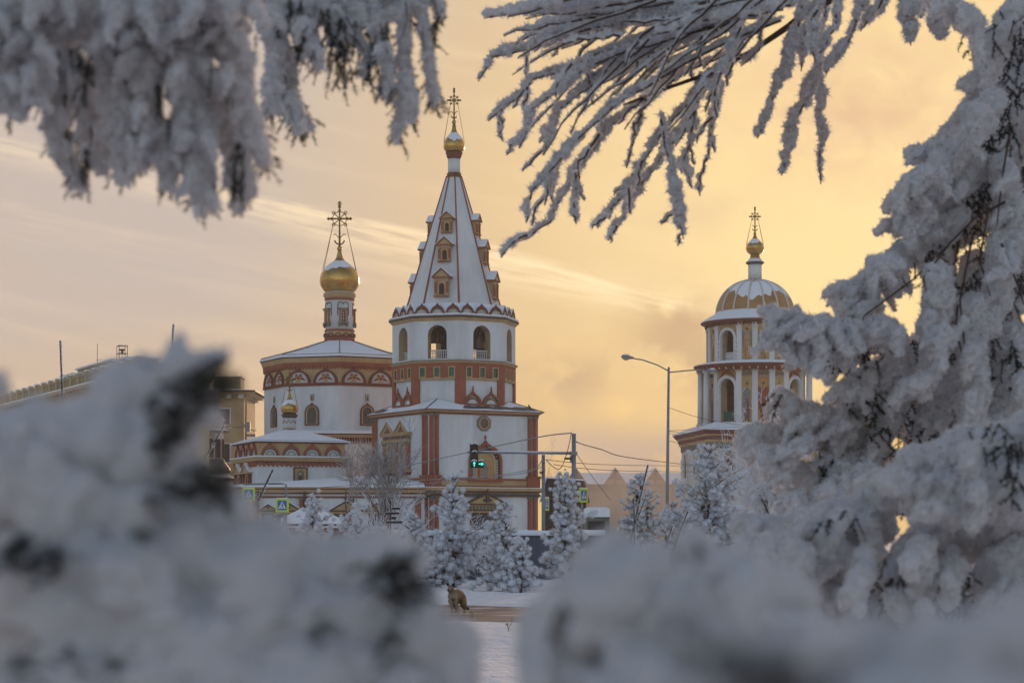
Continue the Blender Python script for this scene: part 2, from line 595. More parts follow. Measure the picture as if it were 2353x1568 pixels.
    def bell(p, r, hh):
        b = MB()
        prof = [(r, 0), (r * .93, hh * .06), (r * .78, hh * .25), (r * .64, hh * .5), (r * .56, hh * .72), (r * .42, hh * .88), (r * .12, hh * .97), (.03, hh)]
        b.lathe(prof, 20, BRONZE, Matrix.Translation(p), cap0=False)
        b.tube([Vector(p) + Vector((0, 0, hh * .6)), Vector(p) + Vector((0, 0, -.06))], .035, 6, BRONZE)
        b.tube([Vector(p) + Vector((0, 0, hh)), (p[0], p[1], zt - .4)], .04, 6, BRONZE)
        b.build('bell', T)
    Mb = FM(2.4, 30)
    p = Mb @ Vector((.55, -.3, 0))
    bell((p.x, p.y, sill + .95), .62, 1.25)
    for j, x in enumerate((-.45, .05, .5)):
        p = FM(2.9, -15) @ Vector((x, .2, 0))
        bell((p.x, p.y, zt - 1.15 + .1 * (j % 2)), .19, .36)
    p = FM(2.7, -60) @ Vector((.1, 0, 0))
    bell((p.x, p.y, zt - 1.2), .3, .5)
    # ---- eave of the tent
    mb = MB()
    mb.ngon(8, r8(-2), Zs(752), r8(0), Zs(748.5), o8, OCHRE)
    mb.ngon(8, r8(1), Zs(748.5), r8(6), Zs(743.5), o8, OCHRE)
    mb.ngon(8, r8(7), Zs(743.5), r8(8), Zs(738.5), o8, BROWN)
    mb.build('tent_eaves', T)
    mb = MB()
    mb.ngon(8, r8(7.5), Zs(738.5), r8(-10), Zs(730), o8, SNOW)
    mb.ngon(8, r8(-10), Zs(730), 108 * k, Zs(706), o8, SNOW)
    mb.build('eaves_snow', T)
    for i in range(8):                                  # three keel gables on each side
        fa = -15 + 45 * i
        for j in (-1, 0, 1):
            M = FM((R8 - 0 * k) * math.cos(R_(22.5)), fa, Zs(737), j * 36.5 * k)
            mb = MB()
            mb.prism(ogee(17 * k, 27 * k, 0), 0, .35, DRED, M, holes=[[(p[0], p[1] + .03) for p in ogee(13.2 * k, 19.5 * k)]])
            mb.prism(semi(13.4 * k, z=.02, sy=1.0), .10, .2, WHITE2, M)
            mb.prism(semi(13.2 * k, z=.03), .02, .11, TAN, M, holes=[semi(10.8 * k, z=.06)])
            mb.prism([(0, 18.5 * k), (-2.5 * k, 16 * k), (2.5 * k, 16 * k)][::-1], .05, .2, TAN, M)
            og = ogee(17.3 * k, 27.8 * k)
            top = [p for p in og if p[1] > 5 * k]
            mb.rings([[M @ Vector((p[0], y, p[1] + .012)) for p in top] for y in (.04, 1.15)], SNOW, None, False, False)
            mb.box(-17 * k, 17 * k, -.22, 0, -.01, .10, SNOW, M)
            mb.build('keel_gable', T)
    # ---- tent
    Rt0, vt0, Rt1, vt1 = 108 * k, 708, 16.5 * k, 405
    mb = MB()
    mb.ngon(8, Rt0, Zs(vt0), Rt1, Zs(vt1), o8, WHITE)
    tent = mb.build('tent_spire', T)
    for i in range(8):
        a = o8 + i * math.pi / 4
        mb = MB()
        d = Vector((math.sin(a), -math.cos(a), 0))
        mb.tube([d * (Rt0 + .02) + Vector((0, 0, Zs(vt0))), d * (Rt1 + .02) + Vector((0, 0, Zs(vt1)))], [2.3 * k, 1.5 * k], 6, REDP)
        mb.build('spire_rib', tent)
    tr = lambda v: (Rt0 + (Rt1 - Rt0) * (vt0 - v) / (vt0 - vt1)) * math.cos(R_(22.5))
    for fa in (-15, 75, 165, 255):
        for (vt, vb, w) in ((493, 541, 33), (552, 609, 38), (625, 690, 43)):
            s = w / 43.0
            M = FM(tr(vb) + .12, fa, Zs(vb + 1))
            H = (vb - vt) * k * .985
            bw = 14 * k * s
            bh = H * .66
            dp = 1.5 * s
            mb = MB()
            aw, ah = 6 * k * s, H * .40
            mb.prism(rect(-bw, bw, 0, bh), 0, dp, OCHRE, M, holes=[[(p[0], p[1] + H * .06) for p in arch(aw, ah)]], rim=TAN)
            mb.box(-bw * .96, bw * .96, .055, .075, .01, bh * .95, DARK, M)  # dark panel over the spire wall, stands in for shade inside the opening
            for sx in (-1, 1):
                mb.box(sx * bw * .98 - 2.8 * k * s, sx * bw * .98 + 2.8 * k * s, -.10, .02, H * .07, H * .53, REDP, M)
                mb.box(sx * bw * .98 - 3.5 * k * s, sx * bw * .98 + 3.5 * k * s, -.13, .03, H * .02, H * .09, TAN, M)
                mb.box(sx * bw * .98 - 3.5 * k * s, sx * bw * .98 + 3.5 * k * s, -.13, .03, H * .5, H * .56, TAN, M)
            mb.box(-bw * 1.25, bw * 1.25, -.14, .0, -H * .03, H * .02, REDP, M)
            dm = mb.build('dormer', tent)
            mb = MB()
            gw = w * k * .5
            tri_gable(mb, gw * .95, H * .27, M, -.14, dp + .5 * s, OCHRE, REDP, .07 * s + .02, True, bh + .03)
            mb.box(-bw * 1.1, bw * 1.1, -.09, 0, bh * .86, bh + .02, TAN, M)
            mb.build('dormer_gable', dm)
    # ---- neck, onion, cross
    mb = MB()
    mb.lathe([(17.5 * k, Zs(409)), (18.5 * k, Zs(405)), (15.5 * k, Zs(403)), (17 * k, Zs(399)), (14.3 * k, Zs(398))], 24, DRED)
    mb.lathe([(14.2 * k, Zs(399)), (14.2 * k, Zs(364))], 24, WHITE)
    mb.lathe([(14.5 * k, Zs(366)), (15.5 * k, Zs(363)), (17.5 * k, Zs(360)), (17 * k, Zs(357)), (19.5 * k, Zs(354)), (19.5 * k, Zs(351)), (14 * k, Zs(350))], 24, DRED)
    mb.build('neck', T)
    prof = [(14, 351.5), (20, 348), (23.6, 343), (24.6, 337), (23.6, 329), (20, 321), (15, 314), (10, 308), (6.5, 302), (4.8, 295), (4, 287), (2.2, 286)]
    on = onion('onion_dome', T, prof, k, Zs)
    snow_cap(on, prof, k, Zs, 306, 322, 4, jag=4.5)
    mb = MB()
    mb.ball((0, 0, Zs(281)), 5.4 * k, GOLD)
    mb.build('finial_ball', on)
    st = [(s * 23.5 * k, y, Zs(327)) for s in (-1, 1) for y in (-.15, .15)]
    cross(on, (0, 0, Zs(277)), 77 * k, 15.5 * k, .055, stays=st)
    # ---- windows of the square base
    # octagonal window above the niche
    M = FM(h, 30, Zr(972), 0)
    oc = lambda r: [(r * k * math.sin(R_(22.5 + 45 * i)), r * k * math.cos(R_(22.5 + 45 * i))) for i in range(8)]
    mb = MB()
    mb.prism(oc(18.3), -.10, .03, GREYS, M, holes=[oc(14.2)])
    mb.prism(oc(14.2), -.14, .03, OCHRE, M, holes=[oc(11.2)])
    o = mb.build('octagonal_window', T)
    mb = MB()
    mb.prism(oc(11.3), -.015, .03, GLASS, M)
    for s in (-1, 1):
        for i in range(-3, 4):
            x = i * 4.4 * k
            L = 9.5 * k
            mb.tube([M @ Vector((x - s * L * .55, -.05, -L)), M @ Vector((x + s * L * .55, -.05, L))], .016, 4, TAN)
    mb.build('pane', o)
    # icon niche
    M = FM(h, 30, Zr(1105), 3 * k)
    mb = MB()
    mb.prism(ogee(42 * k, 92 * k, 44 * k), -.22, .03, REDP, M, holes=[[(p[0], p[1] + 4 * k) for p in ogee(36.5 * k, 79 * k, 40 * k)]])
    mb.ball((0, -.1, 96 * k), 2.6 * k, REDP, M)
    mb.prism([(-2 * k, 97 * k), (2 * k, 97 * k), (1.2 * k, 101 * k), (0, 104 * k), (-1.2 * k, 101 * k)], -.16, -.04, REDP, M)
    mb.box(-44 * k, 44 * k, -.25, .03, -1.5 * k, 1.5 * k, REDP, M)
    nic = mb.build('icon_niche', T)
    mb = MB()
    mb.prism([(p[0], p[1] + 4 * k) for p in ogee(36.6 * k, 79.2 * k, 40 * k)], -.02, .03, DARK, M)
    for s in (-1, 1):
        for j in range(12):
            mb.box(s * 29.5 * k - 3 * k, s * 29.5 * k + 3 * k, -.10, 0, (6 + j * 3.6) * k, (8 + j * 3.6) * k, WHITE2, M)
    for j in range(13):
        a = math.pi * (j + .5) / 13
        mb.ball((30.5 * k * math.cos(a), -.06, 45 * k + 31 * k * math.sin(a)), 1.6 * k, TAN, M, n=6)
    mb.prism([(p[0], p[1] + 3.5 * k) for p in arch(26 * k, 66 * k)], -.14, -.0, OCHRE, M, holes=[[(p[0], p[1] + 5.5 * k) for p in arch(21 * k, 59 * k)]])
    mb.build('niche_border', nic)
    mb = MB()
    mb.prism([(p[0], p[1] + 5 * k) for p in arch(21.3 * k, 60 * k)], -.05, -.022, ICONT, M)
    for cx, c in ((-9, ICONF), (0.5, ICONB), (9.5, ICONO)):
        mb.prism([((cx - 4) * k, 7 * k), ((cx + 4.4) * k, 7 * k), ((cx + 5) * k, 24 * k), ((cx + 3) * k, 40 * k), ((cx - 3) * k, 40 * k), ((cx - 4.6) * k, 22 * k)], -.075, -.05, c, M)
        mb.prism(circle(4.6 * k, 14, cx * k, 46 * k), -.072, -.05, OCHRE, M)
        mb.prism(circle(2.6 * k, 12, cx * k, 45 * k), -.088, -.072, ICONF, M)
    mb.prism([((-20) * k, 7 * k), (-9 * k, 7 * k), (-14 * k, 30 * k), (-20 * k, 34 * k)], -.068, -.05, ICONR, M)
    mb.build('icon', nic)
    # pedimented windows in the ground storey
    for fa in (30, -60):
        M = FM(h, fa, Zr(1215), 3 * k)
        mb = MB()
        mb.prism(rect(-38 * k, 38 * k, 0, 50 * k), -.12, .03, BROWN, M, holes=[rect(-24 * k, 24 * k, 4 * k, 34 * k)])
        mb.box(-45 * k, 45 * k, -.30, .03, 37 * k, 41 * k, OCHRE, M)
        mb.box(-48 * k, 48 * k, -.38, .03, 41 * k, 43 * k, BROWN, M)
        mb.box(-40 * k, 40 * k, -.2, .03, 43.5 * k, 52 * k, GREYS, M)
        for j in range(9):
            x = (-36 + 9 * j) * k
            mb.box(x - 1.4 * k, x + 1.4 * k, -.24, -.19, 44.5 * k, 51 * k, TAN, M)
        mb.box(-48 * k, 48 * k, -.36, .03, 52 * k, 55 * k, OCHRE, M)
        o = mb.build('pedimented_window', T)
        mb = MB()
        mb.box(-24.2 * k, 24.2 * k, .0, .03, 3.8 * k, 34.2 * k, GLASS, M)
        mb.box(-.6 * k, .6 * k, -.04, 0, 4 * k, 34 * k, WOOD, M)
        mb.box(-24 * k, 24 * k, -.04, 0, 18 * k, 19.4 * k, WOOD, M)
        mb.build('pane', o)
        mb = MB()
        tri_gable(mb, 50 * k, 22 * k, M, -.36, .03, OCHRE, BROWN, .10, False, 57 * k)
        mb.prism([(-3 * k, 60 * k), (3 * k, 60 * k), (4 * k, 82 * k), (0, 90 * k), (-4 * k, 82 * k)], -.5, -.3, BROWN, M)
        mb.ball((-8 * k, -.4, 65 * k), 3 * k, BROWN, M)
        mb.ball((8 * k, -.4, 65 * k), 3 * k, BROWN, M)
        mb.build('pediment', o)
    # twin-gabled window on the left face
    M = FM(h, -60, EYE + (HV - 1092) * k * .98, -10 * k)
    mb = MB()
    W = 62 * k
    mb.prism(rect(-W, W, 5 * k, 80 * k), -.1, .03, WHITE2, M, holes=[[(p[0] + c * k, p[1] + 14 * k) for p in arch(17 * k, 58 * k)] for c in (-30, 30)])
    for c in (-58, 0, 58):
        mb.box((c - 5) * k, (c + 5) * k, -.26, .0, 14 * k, 76 * k, REDP, M)
        mb.box((c - 7) * k, (c + 7) * k, -.3, .0, 70 * k, 76 * k, GREYS, M)
    for c in (-30, 30):
        mb.prism([(p[0] + c * k, p[1] + 13 * k) for p in arch(22 * k, 62 * k)], -.16, -.1, OCHRE, M, holes=[[(p[0] + c * k, p[1] + 14 * k) for p in arch(15 * k, 56 * k)]])
    mb.box(-70 * k, 70 * k, -.36, .03, 8 * k, 13 * k, OCHRE, M)
    mb.box(-64 * k, 64 * k, -.3, .03, 2 * k, 7.8 * k, DRED, M)
    mb.box(-66 * k, 66 * k, -.34, .03, 76 * k, 82 * k, OCHRE, M)
    mb.box(-62 * k, 62 * k, -.26, .03, 82 * k, 90 * k, GREYS, M)
    for j in range(12):
        x = (-57 + 10.4 * j) * k
        mb.box(x - 1.6 * k, x + 1.6 * k, -.3, -.2, 83 * k, 89 * k, REDP, M)
    mb.box(-70 * k, 70 * k, -.4, .03, 90 * k, 94 * k, OCHRE, M)
    o = mb.build('twin_gabled_window', T)
    mb = MB()
    for c in (-30, 30):
        mb.prism([(p[0] + c * k, p[1] + 13.5 * k) for p in arch(17.2 * k, 59 * k)], .0, .03, GLASS, M)
        mb.box((c - 1) * k, (c + 1) * k, -.05, 0, 14 * k, 68 * k, TAN, M)
    mb.build('pane', o)
    for c in (-34, 34):
        mb = MB()
        tri_gable(mb, 34 * k, 25 * k, M @ Matrix.Translation((c * k, 0, 0)), -.36, .03, TAN, OCHRE, .09, True, 97 * k)
        for j in (-12, -6, 0, 6, 12):
            x = (c + j) * k
            mb.prism([(x - 1.5 * k, 98 * k), (x + 1.5 * k, 98 * k), (x, (114 - abs(j)) * k)], -.39, -.33, REDP, M)
        mb.build('window_gable', o)
    return T


bell_tower()


# =================================================================== MAIN CHURCH (octagon, gold dome)
def teeth(mb, W, zt, M, n, ln, m=REDP, y0=-.12, y1=.02):
    for i in range(n):
        x = -W + 2 * W * (i + .5) / n
        d = W / n
        mb.prism([(x - d * .8, zt - ln * .45), (x, zt - ln), (x + d * .8, zt - ln * .45), (x + d * .8, zt), (x - d * .8, zt)], y0, y1, m, M)


def church():
    D = 165.0
    k = D / F
    T = thing('church', 'white octagonal church with gold onion dome, low snowy roof and painted arch frieze', 'church', ((780 - HU) * k, D, 0))
    Zs = lambda v: EYE + (HV - v) * k
    E = lambda p: EYE + p * k                       # height given in picture units above the eye
    R8 = 172 * k
    o8 = R_(-40)
    r8 = lambda off: R8 + off * k
    c22 = math.cos(R_(22.5))
    W = R8 * math.sin(R_(22.5))
    mb = MB()
    mb.ngon(8, R8, 0, R8, E(326), o8, WHITE)
    mb.build('wall', T)
    mb = MB()
    mb.ngon(8, r8(3), E(326), r8(4), E(329), o8, DRED)
    mb.ngon(8, r8(2.5), E(329), r8(2.5), E(332), o8, REDP)
    mb.ngon(8, r8(-.5), E(332), r8(-.5), E(372), o8, OCHRE)
    mb.ngon(8, r8(2), E(370), r8(4), E(378), o8, REDP)
    mb.ngon(8, r8(4.5), E(378), r8(8), E(388), o8, OCHRE)
    mb.ngon(8, r8(9), E(388), r8(10.5), E(390.5), o8, BROWN)
    fz = mb.build('frieze', T)
    for i in range(8):
        fa = -17.5 + 45 * i
        M = FM(R8 * c22, fa)
        mb = MB()
        teeth(mb, W, E(371.5), M, 19, 9 * k)
        mb.build('tooth_fringe', fz)
        for s in (-1, 1):
            M2 = FM(R8 * c22, fa, E(332), s * 32.5 * k)
            mb = MB()
            mb.prism(ogee(29 * k, 36 * k), -.16, .05, DRED, M2, holes=[[(p[0], p[1] + .02) for p in semi(23.5 * k, sy=1.05)]])
            mb.prism(semi(23.6 * k, sy=1.05), -.03, .05, WHITE2, M2)
            a = mb.build('keel_arch', fz)
            mb = MB()                                  # six-winged painted ornament
            for sx in (-1, 1):
                mb.prism([(sx * 2 * k, 9 * k), (sx * 18 * k, 5 * k), (sx * 12 * k, 12 * k), (sx * 3 * k, 15 * k)][::sx], -.05, -.03, ICONR, M2)
                mb.prism([(sx * 1 * k, 12 * k), (sx * 10 * k, 17 * k), (sx * 4 * k, 21 * k), (0, 17 * k)][::sx], -.055, -.03, ICONR, M2)
                mb.prism([(0, 9 * k), (sx * 8 * k, 2 * k), (sx * 1 * k, 3 * k)][::sx], -.05, -.03, ICONO, M2)
            mb.prism(circle(5.4 * k, 12, 0, 12 * k), -.075, -.03, ICONO, M2)
            mb.prism(circle(2.8 * k, 12, 0, 12 * k), -.09, -.07, BROWN, M2)
            mb.build('arch_painting', a)
    # roof
    mb = MB()
    mb.ngon(8, r8(10.5), E(390.5) + .004, r8(10), E(395.5), o8, SNOW)
    mb.ngon(8, r8(7), E(395.6), r8(7), E(397), o8, ROOFD)
    mb.rings([ring(8, r8(7), E(397), o8), ring(8, R8 * .62, E(416), o8), ring(8, 33 * k, E(440), o8)], SNOW)
    rf = mb.build('roof', T)
    for i in range(8):
        mb = MB()
        a = o8 + i * math.pi / 4
        d = Vector((math.sin(a), -math.cos(a), 0))
        mb.tube([d * (r8(7)) + Vector((0, 0, E(397.4))), d * R8 * .62 + Vector((0, 0, E(416.6))), d * 33 * k + Vector((0, 0, E(440)))], .035, 4, ROOFD)
        mb.build('roof_seam', rf)
    # drum
    mb = MB()
    mb.lathe([(35 * k, Zs(786)), (35 * k, Zs(774))], 32, REDP)
    mb.lathe([(33.8 * k, Zs(775)), (33.8 * k, Zs(762))], 32, OCHRE)
    mb.lathe([(34.6 * k, Zs(762.5)), (35 * k, Zs(759)), (33 * k, Zs(758))], 32, REDP)
    mb.lathe([(32.4 * k, Zs(760)), (32.4 * k, Zs(690))], 32, WHITE)
    mb.lathe([(33 * k, Zs(692)), (34 * k, Zs(688)), (33.5 * k, Zs(685)), (37 * k, Zs(682)), (37.5 * k, Zs(676)), (34 * k, Zs(673.5))], 32, OCHRE)
    mb.lathe([(33.2 * k, Zs(691)), (34.6 * k, Zs(689)), (34.6 * k, Zs(687)), (33.2 * k, Zs(685))], 32, REDP)
    mb.lathe([(36 * k, Zs(674)), (31 * k, Zs(671.5))], 32, SNOW)
    dr = mb.build('drum', T)
    mb = MB()
    for i in range(12):
        M = FM(33.9 * k, 360 / 12 * i, Zs(774))
        mb.prism(semi(7.6 * k, 10), -.10, .06, DRED, M, holes=[semi(5 * k, 10, .02)])
        mb.prism(semi(5 * k, 10, .02), -.03, .05, OCHRE, M)
    mb.build('drum_arcade', dr)
    for i in range(5):
        fa = 20 + 72 * i
        M = FM(32.2 * k, fa, Zs(744))
        mb = MB()
        hw = 8.5 * k
        mb.prism(rect(-hw, hw, 0, 31 * k), -.14, .06, OCHRE, M, holes=[[(p[0], p[1] + 2 * k) for p in arch(4.8 * k, 27 * k)]])
        for s in (-1, 1):
            mb.tube([M @ Vector((s * hw, -.1, 0)), M @ Vector((s * hw, -.1, 31 * k))], 1.5 * k, 8, REDP)
            mb.box(s * hw - 2.4 * k, s * hw + 2.4 * k, -.22, .06, -8 * k, 0, GREYS, M)
        mb.box(-hw - 3 * k, hw + 3 * k, -.24, .06, -1 * k, 1 * k, GREYS, M)
        mb.box(-hw - 3 * k, hw + 3 * k, -.24, .06, 31 * k, 33.5 * k, GREYS, M)
        mb.box(-hw, hw, -.12, .06, -6 * k, -4.6 * k, REDP, M)
        o = mb.build('drum_window', dr)
        mb = MB()
        mb.prism([(p[0], p[1] + 2 * k) for p in arch(5 * k, 27.2 * k)], -.01, .02, GLASS, M)
        mb.box(-.4 * k, .4 * k, -.06, 0, 2 * k, 26 * k, WHITE2, M)
        for z in (9, 16, 23):
            mb.box(-4.8 * k, 4.8 * k, -.06, 0, z * k, (z + .8) * k, WHITE2, M)
        mb.build('pane', o)
        mb = MB()                                   # scalloped moulding over the window
        pts = []
        for (cx, r) in ((-6.2, 6), (6.2, 6)):
            seg = [((cx - r * math.cos(R_(a))), 43 + 4 * math.sin(R_(a))) for a in range(0, 181, 20)]
            pts += seg
        W12 = 12.9
        full = [(-W12, 17)] + [(-W12, 30)] + pts + [(W12, 30), (W12, 17)]
        poly = []
        for (x, z) in full:
            an = fa + math.degrees(x / 32.4)
            poly.append(FM(32.9 * k, an, Zs(744) + z * k).translation)
        mb.tube(poly, 1.1 * k, 5, REDP)
        mb.build('window_moulding', o)
    prof = [(29, 674.5), (38, 666), (44, 656), (45.8, 647), (45, 638), (42, 628), (37, 620), (30, 612.5), (22, 606), (15, 601), (10.5, 596), (7.5, 590), (5.5, 582), (4.6, 577), (2, 576)]
    on = onion('onion_dome', T, prof, k, Zs, 56)
    snow_cap(on, prof, k, Zs, 600, 619, 11, jag=4)
    mb = MB()
    mb.ball((0, 0, Zs(571)), 6.2 * k, GOLD)
    mb.build('finial_ball', on)
    cross(on, (0, 0, Zs(566)), 106 * k, 27 * k, .075, stays=[(s * 38 * k, y, Zs(622)) for s in (-1, 1) for y in (-.4, .4)])
    # wall windows with small plaques over them
    for i in range(8):
        fa = -17.5 + 45 * i
        M = FM(R8 * c22, fa, E((HV - 976) * .965))
        mb = MB()
        mb.prism(ogee(17 * k, 51 * k, 28 * k), -.12, .03, DRED, M, holes=[[(p[0], p[1] + 3 * k) for p in arch(14 * k, 40 * k)]])
        mb.prism([(p[0], p[1] + 2.5 * k) for p in arch(14 * k, 42 * k)], -.09, .03, OCHRE, M, holes=[[(p[0], p[1] + 4 * k) for p in arch(11 * k, 37 * k)]])
        o = mb.build('arched_window', T)
        g = MB()
        g.prism([(p[0], p[1] + 3.5 * k) for p in arch(11.2 * k, 38 * k)], -.01, .03, GLASS, M)
        w, h_ = 11 * k, 38 * k
        for s in (-1, 1):
            for q in range(-6, 12):
                pts = []
                for t in range(0, 17):
                    z = h_ * t / 16
                    x = -w + 2 * w * q / 4 + s * z * .7
                    zt = h_ - w
                    lim = w if z < zt else math.sqrt(max(0, w * w - (z - zt) ** 2))
                    if abs(x) <= lim:
                        pts.append(M @ Vector((x, -.04, z + 3.5 * k)))
                if len(pts) > 1:
                    g.tube([pts[0], pts[-1]], .022, 4, GREYS, None, False)
        g.build('pane', o)
        mb = MB()
        M2 = M @ Matrix.Translation((0, 0, 55 * k))
        mb.prism(rect(-4.4 * k, 4.4 * k, 0, 14 * k), -.06, .03, GREYS, M2)
        mb.prism(rect(-3.2 * k, 3.2 * k, 1.4 * k, 12.6 * k), -.07, .0, TAN, M2)
        mb.prism([(-1.4 * k, 2 * k), (1.4 * k, 2 * k), (1 * k, 10 * k), (-1 * k, 10 * k)], -.08, -.06, BROWN, M2)
        mb.build('wall_plaque', T)
    return T


church()


# =================================================================== hall between church and tower
def hall():
    D = 157.0
    k = D / F
    T = thing('church_hall', 'low white hall with red fringed cornice joining octagonal church and bell tower', 'church hall', ((800 - HU) * k, D, 0))
    z = lambda v: EYE + (HV - v) * k
    mb = MB()
    M = FM(0, 8)
    x0, x1 = -110 * k, 78 * k
    mb.box(x0, x1, 0, 5.0, 0, z(1004), WHITE, M)
    mb.build('wall', T)
    mb = MB()
    mb.box(x0 - .1, x1 + .1, -.2, 5.2, z(1004), z(998), OCHRE, M)
    mb.box(x0 - .15, x1 + .1, -.3, 5.2, z(998) + .002, z(995.5), DRED, M)
    mb.build('cornice', T)
    mb = MB()
    teeth(mb, 94 * k, z(1004), FM(0, 8, 0, -16 * k), 30, 15 * k, DRED)
    mb.build('tooth_fringe', T)
    mb = MB()
    mb.rings([[M @ Vector(p) for p in q] for q in
              ([(x0 - .2, -.35, z(995.5) + .004), (x1 + .1, -.35, z(995.5) + .004), (x1 + .1, 5.3, z(990)), (x0 - .2, 5.3, z(990))],
               [(x0 - .2, -.32, z(991)), (x1 + .1, -.32, z(991)), (x1 + .1, 5.3, z(976)), (x0 - .2, 5.3, z(976))])], SNOW)
    mb.build('roof_snow', T)


hall()


# =================================================================== square chapel with small gold cupola
def chapel():
    D = 150.0
    k = D / F
    f = .97
    T = thing('chapel', 'small square side chapel with ochre arch frieze, snowy roof and little gold cupola', 'chapel', ((660 - HU) * k, D + 1.5, 0))
    E = lambda v: EYE + (HV - v) * k * f
    S = 104 * k
    A0 = R_(-23)
    q2 = math.sqrt(2)

    def sq(mb, v0, v1, off, m, off2=None):
        o2 = off if off2 is None else off2
        mb.ngon(4, (S + off * k) * q2, E(v0), (S + o2 * k) * q2, E(v1), A0, m)
    mb = MB()
    mb.ngon(4, S * q2, 0, S * q2, E(1064), A0, WHITE)
    mb.build('wall', T)
    mb = MB()
    sq(mb, 1064, 1056, 2, DRED, 3)
    sq(mb, 1056, 1046.5, 4, OCHRE, 10)
    cor = mb.build('cornice', T)
    mb = MB()
    sq(mb, 1046.5, 1043.5, 11, SNOW, 8)
    mb.build('ledge_snow', T)
    mb = MB()
    sq(mb, 1043.5, 1013.5, -2, OCHRE)
    sq(mb, 1013.5, 1010.5, 3, DRED, 6)
    fz = mb.build('frieze', T)
    for fa, n in ((22, 4), (-68, 4), (112, 4), (202, 4)):
        mb = MB()
        teeth(mb, S, E(1060), FM(S, fa), 20, 9 * k, REDP, -.16)
        mb.build('tooth_fringe', cor)
        for j in range(n):
            x = (-S + 2 * S * (j + .5) / n) * .95
            M = FM(S - 2 * k, fa, E(1043.5), x)
            mb = MB()
            mb.prism(ogee(20.5 * k, 30 * k), -.16, .05, REDP, M, holes=[semi(17 * k, z=.01)])
            mb.prism(semi(17 * k, z=.01), -.03, .05, GREYS, M)
            mb.prism(semi(14 * k, z=.01), -.05, .05, WHITE2, M, holes=[semi(10 * k, z=.03)])
            mb.prism(semi(10 * k, z=.03), -.06, .05, GREYS, M, holes=[semi(7.5 * k, z=.05)])
            mb.prism(semi(7.5 * k, z=.05), -.04, .05, WHITE2, M)
            mb.build('keel_arch', fz)
    mb = MB()
    sq(mb, 1010.5, 1008, 10, SNOW, 9)
    sq(mb, 1008, 1007, 7, ROOFD)
    mb.ngon(4, (S + 7 * k) * q2, E(1007), 17 * k, EYE + (HV - 984) * k, A0, SNOW)
    mb.build('roof', T)
    Zs = lambda v: EYE + (HV - v) * k
    mb = MB()
    mb.lathe([(16.5 * k, Zs(990)), (16 * k, Zs(983))], 24, REDP)
    mb.lathe([(14.3 * k, Zs(984)), (14.3 * k, Zs(954))], 24, WHITE)
    mb.lathe([(15 * k, Zs(957)), (18.5 * k, Zs(953)), (19.5 * k, Zs(950)), (15 * k, Zs(948))], 24, BROWN)
    for i in range(8):
        pts = [FM(14.6 * k, 45 * i + a * 2.2, Zs(962) - abs(a) * .8 * k + 0).translation for a in (-10, -8, -5, 0, 5, 8, 10)]
        mb.tube(pts, .8 * k, 5, REDP)
    mb.build('drum', T)
    prof = [(14, 949), (18.5, 943), (20, 936), (19, 929), (15, 922), (10, 917), (6, 912), (4, 906), (3, 900), (1.5, 899)]
    on = onion('onion_dome', T, prof, k, Zs, 32)
    snow_cap(on, prof, k, Zs, 915, 927, 5, jag=2.5)
    mb = MB()
    mb.ball((0, 0, Zs(902)), 3.8 * k, GOLD)
    mb.ball((0, 0, Zs(896)), 2.4 * k, GOLD)
    mb.build('finial_ball', on)
    cross(on, (0, 0, Zs(896)), 47 * k, 12 * k, .045, stays=[(s * 18 * k, y, Zs(928)) for s in (-1, 1) for y in (-.1, .1)])
    # gabled window on the left face, framed icon on the right face
    for fa, x in ((-68, 28 * k), (-68, -48 * k)):
        M = FM(S, fa, E(1122), x)
        mb = MB()
        mb.prism(rect(-22 * k, 22 * k, 0, 38 * k), -.14, .03, REDP, M, holes=[[(p[0], p[1] + 3 * k) for p in arch(10 * k, 31 * k)]])
        for s in (-1, 1):
            mb.box(s * 24 * k - 3 * k, s * 24 * k + 3 * k, -.28, .03, 0, 38 * k, DRED, M)
        mb.prism([(p[0], p[1] + 2 * k) for p in arch(13 * k, 34 * k)], -.2, -.14, OCHRE, M, holes=[[(p[0], p[1] + 3 * k) for p in arch(9 * k, 29 * k)]])
        o = mb.build('gabled_window', T)
        mb = MB()
        mb.prism([(p[0], p[1] + 3 * k) for p in arch(10.2 * k, 31.2 * k)], 0, .03, GLASS, M)
        mb.build('pane', o)
        mb = MB()
        tri_gable(mb, 34 * k, 16 * k, M, -.34, .03, OCHRE, TAN, .1, True, 40 * k)
        mb.build('window_gable', o)
    M = FM(S, 22, E(1106), -4 * k)
    mb = MB()
    mb.prism(rect(-16.5 * k, 16.5 * k, 0, 35 * k), -.14, .03, DRED, M, holes=[rect(-13.5 * k, 13.5 * k, 3 * k, 32 * k)])
    mb.prism(rect(-13.5 * k, 13.5 * k, 3 * k, 32 * k), -.08, .03, OCHRE, M, holes=[[(p[0], p[1] + 4.5 * k) for p in arch(8.6 * k, 24 * k)]])
    o = mb.build('framed_icon', T)
    mb = MB()
    mb.prism([(p[0], p[1] + 4.5 * k) for p in arch(8.8 * k, 24.2 * k)], -.02, .03, GREYS, M)
    mb.prism([(-5 * k, 5 * k), (5 * k, 5 * k), (4 * k, 16 * k), (0, 18 * k), (-4 * k, 16 * k)], -.04, -.02, BROWN, M)
    mb.prism(circle(3.2 * k, 12, 0, 20 * k), -.045, -.02, OCHRE, M)
    mb.build('icon', o)


chapel()


